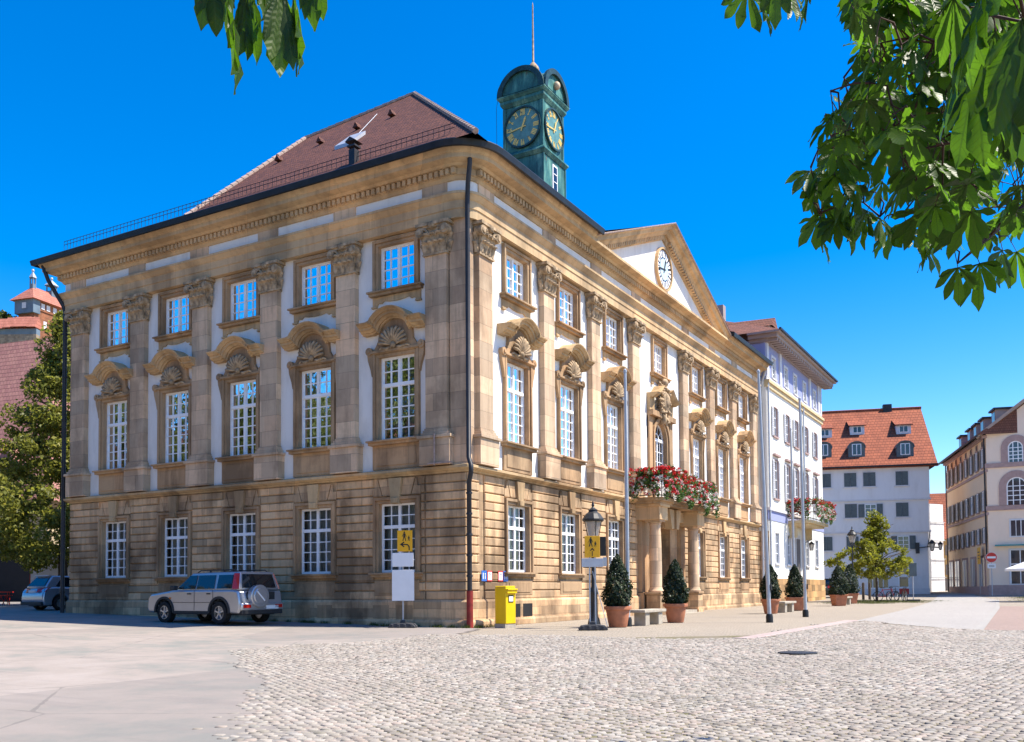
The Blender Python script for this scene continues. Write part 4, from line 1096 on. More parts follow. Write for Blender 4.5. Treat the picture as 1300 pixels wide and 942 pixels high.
rh = thing('brick_red_roof_house', 'house showing only its brick red roof behind the white scaffold sheeting', 'house', (.8, 111, .8), rad(16))
b = MB(); b.box(-2, 9, .5, 9, -.8, 8); b.build('wall', M['far_wall'], rh)
b = MB(); b.add([(-2.5, 0, 7.2), (9.5, 0, 7.2), (9.5, 5, 13.2), (-2.5, 5, 13.2), (9.5, 10, 7.2), (-2.5, 10, 7.2)], [(0, 1, 2, 3), (3, 2, 4, 5), (0, 3, 5), (1, 4, 2)]); rf = b.build('roof', M['roof_red'], rh)
b = MB(); b.mi = 0; b.box(3.2, 4.6, .2, 2.5, 7.6, 8.9); b.mi = 1; b.box(3.5, 4.3, .15, .2, 7.8, 8.6); b.build('dormer', [M['wb_trim'], M['pane_far']], rf)
# ---------------- left background: old house, castle
lh = thing('old_gabled_house', 'old house with huge weathered pink tiled roof at the left edge', 'house', (-43.2, 12.8, .9), rad(10))
b = MB(); b.box(-14, 2.2, 0, 12, -.8, 6.6); b.build('wall', simple('pale_ochre_render', (.46, .36, .22), .85, .25, 1.2), lh)
b = MB(); b.add([(-15, -.9, 6.2), (3.2, -.9, 6.2), (-3.6, 6, 19.2), (-15, 6, 19.2), (3.2, 13, 6.2), (-15, 13, 6.2)], [(0, 1, 2, 3), (3, 2, 4, 5), (0, 3, 5), (1, 4, 2)]); rf = b.build('roof', M['roof_pink'], lh)
b = MB(); b.prism([(-2.6, 9.0), (-.8, 9.0), (-1.7, 10.2)], 0.2, 4); b.build('dormer', M['roof_pink'], rf)
b = MB(); b.mi = 0; b.box(-4.5, 1.0, -.06, 0, -.5, 3.3); b.box(-11, -6, -.06, 0, -.5, 3.3); b.build('passage', M['dark'], lh)
for x in (-12, -9, -6, -3, 0): b = MB(); b.box(x-.5, x+.5, -.06, .02, 4.2, 5.6); b.build('window', M['grey_shutter'], lh)
M['castle_brick'] = stone('castle_red_brick', (.30, .13, .075), .8, .35, soot=.4, vary=.25)
M['castle_wood'] = simple('slate_blue_boards', (.12, .17, .22), .8, .2, .5)
M['castle_roof'] = tiles('castle_tiles', (.46, .17, .12), (.36, .13, .09), (.12, .05, .03), .9, .8, coords='world', axis=2)
ct = thing('castle_tower', 'brick castle tower with red hip roof and two little turrets on the hill', 'castle tower', (-199.0, 114.2, 0), rad(102))
# local: x right, -y towards viewer ; corner at origin
b = MB(); b.box(.1, 15, .1, 5, 50, 70.8); b.build('wall', M['castle_brick'], ct)
b = MB(); b.box(-.7, 1.5, -.4, 5.4, 69.8, 73.2); b.build('boarded_storey', M['castle_wood'], ct)
b = MB(); b.box(1.5, 16, -.1, 5.2, 70.8, 73.2); b.build('upper_wall', M['castle_brick'], ct)
for q in [(x-.55, x+.55, -.2, -.0, 71.3, 72.7) for x in (2.6, 4.3, 6.4, 8.4, 10.6)]+[(-.8, -.6, 1.8, 3.0, 71.0, 72.4), (3, 4, .0, .2, 66.5, 68.5), (7, 8, .0, .2, 66.5, 68.5)]:
    b = MB(); b.box(*q); b.build('window', M['wb_trim'], ct)
b = MB(); b.add([(-1.5, -1.2, 73.1), (17, -1.2, 73.1), (17, 6.2, 73.1), (-1.5, 6.2, 73.1), (2.0, 2.5, 77.2), (14, 2.5, 77.2)], [(0, 1, 5, 4), (1, 2, 5), (2, 3, 4, 5), (3, 0, 4), (0, 3, 2, 1)]); rf = b.build('roof', M['castle_roof'], ct)
for (x, y, z, w, h) in ((2.0, 2.5, 76.6, .5, 2.6), (8.0, 2.5, 76.6, .95, 2.4)):
    b = MB(); b.mi = 0
    for sx in (-1, 1):
        for sy in (-1, 1): b.box(x+sx*w*.8-.12, x+sx*w*.8+.12, y+sy*w*.8-.12, y+sy*w*.8+.12, z, z+h)
    b.box(x-w, x+w, y-w, y+w, z-1, z+h*.45); b.box(x-w*1.2, x+w*1.2, y-w*1.2, y+w*1.2, z+h, z+h+.2)
    b.mi = 1; b.frustum(x-w*1.25, x+w*1.25, y-w*1.25, y+w*1.25, z+h+.2, x-.1, x+.1, y-.1, y+.1, z+h+1.6); b.ball((x, y, z+h+2.0), .35, 8, 5)
    b.build('turret', [M['castle_wood'], M['zinc']], rf)
cw = thing('castle_wall', 'stone castle wall with red tiled walkway roof running down the hill', 'castle wall', (-196.2, 103.6, -3.3), rad(29))
b = MB(); b.box(-25, 8.8, .2, 2, 52, 64.9); b.build('wall', stone('grey_rubble_stone', (.30, .26, .21), .9, .45, soot=.4, vary=.3), cw)
b = MB(); n = 18
for k in range(n):
    x0, x1 = -25+33.8*k/n, -25+33.8*(k+1)/n-.02; z = 66.0+.55*math.sin(k*.5)
    b.add([(x0, -.6, z), (x1, -.6, z), (x1, 1.6, z+2.9), (x0, 1.6, z+2.9), (x1, 3.2, z), (x0, 3.2, z)], [(0, 1, 2, 3), (3, 2, 4, 5), (0, 3, 5), (1, 4, 2)])
b.build('walkway_roof', M['castle_roof'], cw)
b = MB(); b.box(-25, 8.8, .25, 2, 64.9, 66.2); b.build('parapet', M['castle_wood'], cw)
# ================================================================== VEHICLES AND STREET FURNITURE
def car_paint(name, col, metal=.6):
    n = N(name); v = n.obj()
    fl = n.noise(3, v, 3)
    c = n.ramp(fl, [(.3, tuple(k*.93 for k in col)), (.7, col)])
    return n.bsdf(c, .28, None, metal, .5, Coat_Weight=.7, Coat_Roughness=.06)
M['silver'] = car_paint('silver_car_paint', (.45, .46, .485))
M['bluegrey'] = car_paint('silver_blue_car_paint', (.42, .46, .52))
M['trim_plastic'] = simple('black_plastic_trim', (.025, .026, .028), .6, .2, 8)
M['red_lens'] = N('red_lamp_lens').bsdf((.45, .012, .008), .12, None, 0, .6, Coat_Weight=.5)
M['alloy'] = simple('alloy_rim', (.55, .56, .58), .3, .08, 4, metal=.8)
M['plate'] = simple('number_plate_white', (.75, .75, .75), .5, .03, 3)
M['amber'] = simple('amber_lens', (.6, .16, .01), .3, .05, 3)
def arch_profile(x0, x1, zb, top, arches, n=10):
    """lower body side outline from rear x0 to front x1 with wheel arch cut outs (bottom), top = list of (x,z)"""
    p = [(x0, zb+.14), (x0+.05, zb)]
    for (cx, cz, r) in arches:
        a0 = math.acos(min(1, max(-1, (cz-zb)/r))) if cz-zb < r else 0
        th0 = -PI/2-a0
        angs = np.linspace(PI+math.asin((zb-cz)/r)*-1, -math.asin((zb-cz)/r)*-1, n)
        for t in angs: p.append((cx+r*math.cos(t), cz+r*math.sin(t)))
    p += [(x1-.06, zb+.02), (x1, zb+.14)]
    return p+top
def car_wheels(root, xs, hw, r, w, spokes, rimr):
    for x in xs:
        for sg in (-1, 1):
            b = MB(); b.wheel((0, 0, 0), r*.62, r, w, 28); b.wheel((0, sg*w*.42, 0), r*.80, r*.90, w*.2, 28)
            wl = b.build('wheel', M['tyre'], root, bevel=.015); wl.location = (x, sg*(hw-w/2+.01), r)
            b = MB(); b.wheel((0, sg*w*.30, 0), rimr*.86, rimr, w*.3, 28); b.disc((0, 0), rimr*.97, -.02*sg-.03, -.02*sg+.03, 24)
            for k in range(spokes):
                t = 2*PI*k/spokes+.3; c, s_ = math.cos(t), math.sin(t); h0, h1 = rimr*.13, rimr*.09
                q = [(-s_*h0, c*h0), (c*rimr*.9-s_*h1, s_*rimr*.9+c*h1), (c*rimr*.9+s_*h1, s_*rimr*.9-c*h1), (s_*h0, -c*h0)]
                b.prism(q, sg*w*.34-.02, sg*w*.34+.02)
            b.disc((0, 0), rimr*.22, sg*w*.36-.03, sg*w*.36+.03, 14)
            b.build('rim', M['alloy'], wl)
def side_panel(mb, pts, off):
    """pts: list of 3d points of one side (y>0) -> thin panel on both sides"""
    for sg in (-1, 1):
        v = [(x, sg*(y+off), z) for x, y, z in pts]+[(x, sg*(y-.01), z) for x, y, z in pts]; n = len(pts)
        mb.add(v, [tuple(range(n)), tuple(range(2*n-1, n-1, -1))]+[(i, (i+1) % n, n+(i+1) % n, n+i) for i in range(n)])
def greenhouse(mb, low, topo):
    """low/topo: (x0,x1,hw_rear,hw_front,z) rings with mid points"""
    def ring(x0, x1, hr, hf, z, zf):
        xm = (x0+x1)/2; hm = max(hr, hf)+.02
        return [(x0, -hr, z), (x0, hr, z), (xm, hm, (z+zf)/2), (x1, hf, zf), (x1, -hf, zf), (xm, -hm, (z+zf)/2)]
    a, c = ring(*low), ring(*topo); n = 6
    mb.add(a+c, [tuple(range(n-1, -1, -1)), tuple(range(n, 2*n))]+[(i, (i+1) % n, n+(i+1) % n, n+i) for i in range(n)])
# ---- SUV (local: +x forward, length 4.5)
suv = thing('parked_suv', 'silver off-roader with spare wheel on its back door, parked along the hall', 'car')
hw = .86
top = [(2.22, .62), (2.20, .80), (2.05, .93), (1.15, 1.03), (.95, 1.06), (-1.9, 1.06), (-2.12, 1.02), (-2.16, .80), (-2.20, .60)]
pr = arch_profile(-2.2, 2.22, .33, top, [(-1.28, .36, .43), (1.36, .36, .43)])
b = MB(); b.prism(pr, -hw, hw); body = b.build('body', M['silver'], suv, smooth=True, bevel=.055, auto=35)
b = MB(); greenhouse(b, (-2.10, .92, .82, .80, 1.05, 1.05), (-1.98, .20, .66, .66, 1.62, 1.60)); b.build('cabin', M['silver'], suv, bevel=.045, smooth=True, auto=35)
def gpt(x, z):      # point on cabin side
    t = (z-1.05)/(1.62-1.05); return (x, .835+(.675-.835)*t+.003, z)
b = MB()
for x0, x1, xt0, xt1 in ((-.12, .74, -.10, .24), (-1.02, -.20, -.98, -.18)):
    side_panel(b, [gpt(x0, 1.09), gpt(x1, 1.09), gpt(xt1, 1.52), gpt(xt0, 1.52)], .012)
side_panel(b, [gpt(-1.80, 1.09), gpt(-1.14, 1.09), gpt(-1.12, 1.52), gpt(-1.76, 1.52)], .012)
b.add([(-2.105, -.66, 1.12), (-2.105, .66, 1.12), (-2.01, .58, 1.54), (-2.01, -.58, 1.54), (-2.05, -.66, 1.12), (-2.05, .66, 1.12), (-1.95, .58, 1.54), (-1.95, -.58, 1.54)], [(0, 1, 2, 3), (0, 4, 5, 1), (1, 5, 6, 2), (2, 6, 7, 3), (3, 7, 4, 0)])
b.add([(.90, -.70, 1.09), (.90, .70, 1.09), (.28, .60, 1.56), (.28, -.60, 1.56), (.8, -.70, 1.05), (.8, .70, 1.05), (.2, .60, 1.52), (.2, -.60, 1.52)], [(0, 1, 2, 3), (0, 4, 5, 1), (1, 5, 6, 2), (2, 6, 7, 3), (3, 7, 4, 0)])
b.build('windows', M['dark_glass'], suv)
b = MB()
for cx in (-1.28, 1.36):
    for sg in (-1, 1):
        o = [(cx+.50*math.cos(t), .36+.50*math.sin(t)) for t in np.linspace(-.05, PI+.05, 18)]; i = [(cx+.425*math.cos(t), .36+.425*math.sin(t)) for t in np.linspace(-.05, PI+.05, 18)]
        y0, y1 = sorted((sg*(hw-.1), sg*(hw+.022))); b.ring(o, i, y0, y1)
for sg in (-1, 1):
    y0, y1 = sorted((sg*(hw-.05), sg*(hw+.015))); b.box(-.8, .88, y0, y1, .31, .40)
b.box(-2.1, 2.1, -.6, .6, .28, .36); b.box(-1.7, 1.75, -.55, .55, .3, .6)
b.build('wheel_arch_trim', M['trim_plastic'], suv)
b = MB(); b.box(-2.27, -2.12, -.84, .84, .42, .66); b.box(2.14, 2.29, -.82, .82, .40, .64); b.build('bumper', M['silver'], suv, bevel=.05, smooth=True, auto=35)
b = MB(); b.box(-2.25, -2.1, -.8, .8, .30, .43); b.build('bumper_skirt', M['trim_plastic'], suv, bevel=.02)
b = MB(); b.T = lambda p: (p[1]-2.26, p[0]+.18, p[2]+.86); b.disc((0, 0), .35, -.10, .10, 32); b.disc((0, 0), .26, -.125, .1, 32); b.build('spare_wheel_cover', M['silver'], suv, bevel=.025, smooth=True, auto=35)
b = MB(); b.T = lambda p: (p[1]-2.385, p[0]+.18, p[2]+.86); b.prism([(-.16, -.13), (-.13, -.16), (.16, .13), (.13, .16)], -.008, .008); b.build('cover_stripe', M['plate'], suv)
b = MB()
for sg in (-1, 1):
    v0 = [(-2.115, .80, 1.08), (-1.86, .838, 1.08), (-1.80, .70, 1.57), (-2.0, .66, 1.57)]
    v0 = [(x, sg*(y+.012), z) for x, y, z in v0]; v1 = [(x+.06, y-sg*.09, z) for x, y, z in v0]
    b.add(v0+v1, [(0, 1, 2, 3), (7, 6, 5, 4), (0, 4, 5, 1), (1, 5, 6, 2), (2, 6, 7, 3), (3, 7, 4, 0)])
    b.box(-2.285, -2.2, sg*.62-.14, sg*.62+.14, .50, .60)
b.build('tail_lights', M['red_lens'], suv)
b = MB(); b.box(-2.285, -2.265, -.60, -.12, .46, .57); b.build('number_plate', M['plate'], suv)
b = MB()
for sg in (-1, 1): y = sg*(hw+.006); b.box(1.02, 1.10, y-.012, y+.012, .78, .83)
b.build('side_indicator', M['amber'], suv)
b = MB()
for sg in (-1, 1): b.box(.62, .80, sg*.98-.1, sg*.98+.1, 1.06, 1.2)
b.build('side_mirror', M['trim_plastic'], suv, bevel=.03)
b = MB()
for sg in (-1, 1):
    y = sg*.58; b.tube([(-1.8, y, 1.62), (-1.7, y, 1.68), (-.1, y, 1.68), (.05, y, 1.61)], .018, 6)
    for x in (-1.2, -.55): b.box(x-.03, x+.03, y-.015, y+.015, 1.58, 1.68)
b.build('roof_rail', M['trim_plastic'], suv)
b = MB()
for sg in (-1, 1):
    y = sg*(hw+.004)
    for x in (-.12, -1.0): b.box(x-.005+0, x+.005, y-.004, y+.004, .42, 1.05)
    for x in (.12, -.80): b.box(x-.08, x+.08, y-.015, y+.02, .92, .96)
    b.box(-.85, .92, y-.004, y+.004, .66, .675)
b.box(-2.17, -2.158, -.55, .55, .66, 1.0)
b.build('door_seams', M['trim_plastic'], suv)
b = MB()
for sg in (-1, 1): b.box(2.15, 2.225, sg*.62-.16, sg*.62+.16, .70, .84)
b.build('headlight', M['plate'], suv, bevel=.02)
car_wheels(suv, (-1.28, 1.36), hw, .345, .215, 5, .235)
SUVX, SUVY = -8.75, -2.2; suv.scale = (1.07, 1.05, 1.04)
suv.location = (SUVX, SUVY, gh(SUVX, SUVY)+.01); suv.rotation_euler = (0, 0, PI+rad(-4))

# ---- hatchback parked by the west side
hb = thing('parked_hatchback', 'blue silver hatchback seen from behind at the far left corner of the hall', 'car')
hw = .88
top = [(2.1, .55), (2.05, .75), (1.3, .92), (.95, .98), (-1.6, 1.02), (-1.98, .98), (-2.10, .78), (-2.14, .55)]
pr = arch_profile(-2.12, 2.1, .22, top, [(-1.3, .33, .385), (1.35, .33, .385)])
b = MB(); b.prism(pr, -hw, hw); b.build('body', M['bluegrey'], hb, smooth=True, bevel=.07, auto=35)
b = MB(); greenhouse(b, (-1.98, 1.05, .80, .78, 1.0, .97), (-1.55, .25, .60, .60, 1.53, 1.52)); b.build('cabin', M['bluegrey'], hb, smooth=True, bevel=.06, auto=35)
b = MB()
b.add([(-1.95, -.66, 1.08), (-1.95, .66, 1.08), (-1.655, .54, 1.44), (-1.655, -.54, 1.44), (-1.85, -.66, 1.05), (-1.85, .66, 1.05), (-1.55, .54, 1.42), (-1.55, -.54, 1.42)], [(0, 1, 2, 3), (0, 4, 5, 1), (1, 5, 6, 2), (2, 6, 7, 3), (3, 7, 4, 0)])
def gp2(x, z): return (x, .815-(.815-.615)*(z-1.0)/.53+.004, z)
side_panel(b, [gp2(-1.5, 1.06), gp2(.85, 1.04), gp2(.25, 1.43), gp2(-1.15, 1.45)], .012)
b.build('windows', M['dark_glass'], hb)
b = MB()
for sg in (-1, 1):
    v0 = [(-2.17, .44, .78), (-2.05, .91, .82), (-1.86, .905, 1.0), (-2.11, .42, .95)]
    v0 = [(x, sg*y, z) for x, y, z in v0]; v1 = [(x+.16, y-sg*.08, z) for x, y, z in v0]
    b.add(v0+v1, [(0, 1, 2, 3), (7, 6, 5, 4), (0, 4, 5, 1), (1, 5, 6, 2), (2, 6, 7, 3), (3, 7, 4, 0)])
b.build('tail_lights', M['red_lens'], hb)
b = MB(); b.box(-2.14, -2.09, -.26, .26, .78, .89); b.build('number_plate', M['plate'], hb)
b = MB(); b.box(-2.19, -1.95, -.84, .84, .24, .38); b.box(-1.9, 1.9, -.7, .7, .18, .35); b.build('bumper_skirt', M['trim_plastic'], hb, bevel=.02)
b = MB(); b.box(-1.70, -1.45, -.56, .56, 1.50, 1.54); b.build('roof_spoiler', M['bluegrey'], hb, bevel=.015)
b = MB()
for sg in (-1, 1):
    y = sg*(hw+.004); b.box(-.42, -.41, y-.004, y+.004, .35, 1.0); b.box(-.62, -.45, y-.01, y+.02, .86, .90); b.box(.5, .67, y-.01, y+.02, .86, .90)
b.build('door_seams', M['trim_plastic'], hb)
car_wheels(hb, (-1.3, 1.35), hw, .315, .205, 9, .225)
hb.location = (-23.05, 2.75, gh(-23.0, 2.6)); hb.rotation_euler = (0, 0, rad(86))
# ---- dark car far behind the pots
fc = place_copy(hb, (.2, 55.5, gh(.2, 55.5)), rad(75), 'dark small car parked beyond the white house, behind the clipped shrubs')
dk = car_paint('dark_blue_car_paint', (.02, .035, .05), .3)
for ch in fc.children:
    if ch.name.split('.')[0] in ('body', 'cabin', 'roof_spoiler'):
        ch.data = ch.data.copy(); ch.data.materials[0] = dk
# ---- mailbox
mbx = thing('post_box', 'bright yellow standing post box beside the hall corner', 'post box')
b = MB(); b.box(-.23, .23, -.22, .24, .12, 1.24); b.prism([(-.23, 1.242), (.23, 1.242), (.21, 1.29), (-.21, 1.29)], -.22, .24); b.build('body', M['yellow'], mbx, bevel=.02)
b = MB(); b.box(-.24, .24, -.22, .22, -.05, .12); b.build('base', M['bench_stone'], mbx)
b = MB(); b.box(-.22, .22, .24, .31, 1.06, 1.16); b.prism([(-.23, 1.16), (.23, 1.16), (.23, 1.2), (-.23, 1.2)], .24, .34); b.build('flap', M['yellow'], mbx, bevel=.01)
b = MB(); b.mi = 0; b.box(-.11, .11, .24, .252, .78, 1.0); b.mi = 1; b.box(-.09, .09, .252, .256, .81, .97); b.build('notice', [M['black'], M['white_sheet']], mbx)
b = MB(); b.box(-.19, .19, .24, .256, 1.085, 1.125); b.build('slot', M['black'], mbx)
mbx.location = (1.02, .55, gh(1.0, .5)); mbx.rotation_euler = (0, 0, -PI/2-rad(12))
# ---- four little plaques on the wall
for i, (s, blue, lab) in enumerate(((.98, 1, 'leftmost blue plaque of the four, nearest the drainpipe'), (1.32, 0, 'white plaque with red border right of the leftmost blue plaque'), (2.0, 0, 'white plaque with red border left of the rightmost blue plaque'), (2.34, 1, 'rightmost blue plaque of the four above the post box'))):
    o = thing('wall_plaque', lab, 'plaque', (.068, s-.13, 1.62))
    b = MB(); b.box(-.003, .014, -.155, .155, -.17, .17); b.build('plate', M['blue'] if blue else M['red'], o, bevel=.004)
    b = MB()
    if blue:
        b.box(.014, .018, -.09, -.05, -.1, .1); b.box(.014, .018, .04, .075, -.1, .02); b.ball((.016, .057, .06), .03, 8, 5, (.2, 1, 1))
    else:
        b.box(.014, .018, -.12, .12, -.13, .13)
    b.build('mark', M['white_sheet'], o)
    if not blue:
        b = MB(); b.box(.018, .021, -.07, -.05, -.06, .08); b.box(.018, .021, -.05, .05, .06, .08); b.box(.018, .021, .03, .05, .0, .06); b.build('lettering', M['black'], o)
# ---- detour sign stands
def sign_foot(root, n=1):
    b = MB()
    for sg in (-1, 1):
        p = [(-.42, 0), (.42, 0), (.42, .05), (.34, .13), (.2, .15), (-.2, .15), (-.34, .13), (-.42, .05)]
        y0 = sg*.14; b.prism(p, y0-.1, y0+.1)
    for x in (-.3, -.1, .1, .3): b.box(x-.04, x+.04, -.26, .26, .02, .12)
    b.box(-.08, .08, -.08, .08, .05, .24)
    return b.build('foot', M['rubber'], root, bevel=.015)
def pictogram(mb, y, s, x0, z0):
    """adult and child walking, s = scale (height of adult 1)"""
    def fig(x, h):
        mb.disc((x0+s*x, z0+s*h*.9), s*h*.085, y, y+.004, 12)
        mb.prism([(x0+s*(x-.09*h), z0+s*h*.8), (x0+s*(x+.09*h), z0+s*h*.8), (x0+s*(x+.11*h), z0+s*h*.36), (x0+s*(x-.11*h), z0+s*h*.36)], y, y+.004)
        for q in (-1, 1): mb.prism([(x0+s*(x+q*.01*h), z0+s*h*.38), (x0+s*(x+q*.1*h), z0+s*h*.38), (x0+s*(x+q*.20*h), z0), (x0+s*(x+q*.11*h), z0)], y, y+.0042)
        for q in (-1, 1): mb.prism([(x0+s*(x+q*.07*h), z0+s*h*.79), (x0+s*(x+q*.11*h), z0+s*h*.77), (x0+s*(x+q*.24*h), z0+s*h*.45), (x0+s*(x+q*.19*h), z0+s*h*.44)], y, y+.0044)
    fig(-.15, 1.0); fig(.33, .55)
def arrow_up(mb, y, x, z, s): mb.prism([(x-.045*s, z), (x+.045*s, z), (x+.045*s, z+.6*s), (x-.045*s, z+.6*s)], y, y+.004); mb.prism([(x, z+1.0*s), (x-.26*s, z+.68*s), (x-.2*s, z+.6*s), (x, z+.8*s), (x+.2*s, z+.6*s), (x+.26*s, z+.68*s)], y, y+.0042)
def arrow_left(mb, y, x, z, s):
    mb.prism([(x+.34*s, z), (x+.44*s, z), (x+.42*s, z+.35*s), (x+.25*s, z+.56*s), (x-.3*s, z+.58*s), (x-.3*s, z+.48*s), (x+.2*s, z+.46*s), (x+.32*s, z+.3*s)], y, y+.004)
    mb.prism([(x-.48*s, z+.53*s), (x-.12*s, z+.80*s), (x-.05*s, z+.72*s), (x-.28*s, z+.53*s), (x-.05*s, z+.34*s), (x-.12*s, z+.26*s)], y, y+.0042)
sA = thing('detour_sign', 'yellow detour sign with left turning arrow above two blank white boards', 'sign')
sign_foot(sA)
b = MB(); b.box(-.02, .02, -.02, .02, .1, 2.9); b.build('post', M['steel'], sA)
b = MB(); b.box(-.36, .34, .03, .055, .84, 1.80); b.build('lower_board', M['white_sheet'], sA, bevel=.005)
b = MB(); b.box(-.34, .33, .03, .05, 1.90, 2.33); b.build('upper_board', M['white_sheet'], sA, bevel=.005)
b = MB(); b.box(-.31, .17, .03, .05, 2.37, 3.03)
pl = b.build('yellow_plate', M['orange_sign'], sA, bevel=.006)
b = MB(); b.T = lambda p: (-.08-(p[0]), p[1], p[2]); pictogram(b, .05, .30, 0.02, 2.70); b.T = lambda p: (-(p[0])-.08, p[1], p[2])
arrow_left(b, .05, 0, 2.41, .34); b.build('markings', M['black'], pl)
# local +y faces the viewer, +x appears on the left: mirrored drawing handled by T above
sA.location = (-1.75, -1.0, gh(-1.75, -1)); sA.rotation_euler = (0, 0, PI+rad(24))
sB = thing('detour_sign', 'yellow detour sign with straight ahead arrow above a small grey board', 'sign')
sign_foot(sB)
b = MB(); b.box(-.10, -.06, -.02, .02, .1, 2.65); b.box(.06, .10, -.02, .02, .1, 2.65); b.tube([(-.42, .0, .1), (.0, 0, 1.7)], .012, 5); b.build('post', M['steel'], sB)
b = MB(); b.box(-.31, .31, .03, .055, 1.82, 2.07); b.build('lower_board', M['zinc'], sB, bevel=.005)
b = MB(); b.box(-.22, .22, .03, .05, 2.10, 2.72); pl = b.build('yellow_plate', M['orange_sign'], sB, bevel=.006)
b = MB(); b.T = lambda p: (-p[0], p[1], p[2]); pictogram(b, .05, .28, .0, 2.41); arrow_up(b, .05, 0, 2.13, .25); b.build('markings', M['black'], pl)
b = MB(); b.mi = 0; b.box(-.40, -.225, -.05, -.03, 2.14, 2.70); b.mi = 1; b.box(-.42, -.315, -.05, -.02, 1.84, 2.1); b.build('side_plates', [M['black'], M['steel']], sB)
sB.location = (4.22, .12, gh(4.22, .1)); sB.rotation_euler = (0, 0, PI+rad(27))
# ---- street lamps
def lamp(name, label, loc, H=4.4, group=None):
    t = thing(name, label, 'street lamp', loc, 0, group)
    b = MB(); b.lathe([(.2, -.1), (.2, .1), (.17, .25), (.12, .35), (.11, 1.0), (.135, 1.05), (.135, 1.12), (.075, 1.25), (.06, 2.2), (.075, 2.22), (.075, 2.28), (.055, 2.32), (.045, H-1.0), (.07, H-.98), (.04, H-.9)], (0, 0, 0), 12); b.build('post', M['iron'], t, smooth=True, auto=35)
    b = MB()
    for k in range(4):
        a = PI/4+k*PI/2; c, s = math.cos(a), math.sin(a)
        b.tube([(.03*c, .03*s, H-.92), (.16*c, .16*s, H-.84), (.17*c, .17*s, H-.72)], .014, 5); b.tube([(.17*c, .17*s, H-.72), (.27*c, .27*s, H-.2)], .013, 5)
    b.lathe([(.19, H-.74), (.19, H-.70)], (0, 0, 0), 6); b.lathe([(.30, H-.22), (.33, H-.18), (.33, H-.14), (.22, H+.02), (.14, H+.08), (.13, H+.12), (.15, H+.14), (.06, H+.2), (.03, H+.24), (.05, H+.28), (.012, H+.42)], (0, 0, 0), 12)
    b.build('lantern_frame', M['iron'], t)
    b = MB(); b.lathe([(.155, H-.70), (.265, H-.215)], (0, 0, 0), 6); b.build('lantern_glass', M['lamp_glass'], t)
    return t
lamp('street_lamp', 'old style black street lamp directly behind the yellow straight ahead sign', (3.66, 1.40, gh(3.6, 1.4)), 3.45)
lamp('street_lamp', 'distant old style street lamp half hidden by the small green tree', (3.9, 42.6, gh(3.9, 42.6)), 4.75)
wl = thing('wall_lamp', 'black twin lantern on a bracket at the corner beside the white sheeting', 'wall lamp', (5.75, 69.0, 4.7), rad(16))
b = MB(); b.tube([(-.9, -.5, 0), (.1, -.6, .1), (1.0, -.6, .0)], .05, 6); b.tube([(.0, -.55, .1), (.2, -.6, 1.5)], .04, 5); b.box(-1.0, -.7, -.55, -.3, -.5, .5); b.build('bracket', M['iron'], wl)
for x, s in ((.35, 1.0), (1.05, .75)):
    b = MB(); b.mi = 0; b.lathe([(.02, .75*s), (.3*s, .45*s), (.32*s, .38*s)], (x, -.6, 0), 6); b.lathe([(.16*s, -.2*s), (.1*s, -.3*s)], (x, -.6, 0), 6); b.mi = 1; b.lathe([(.28*s, .38*s), (.16*s, -.2*s)], (x, -.6, 0), 6); b.build('lantern', [M['iron'], M['lamp_glass']], wl)
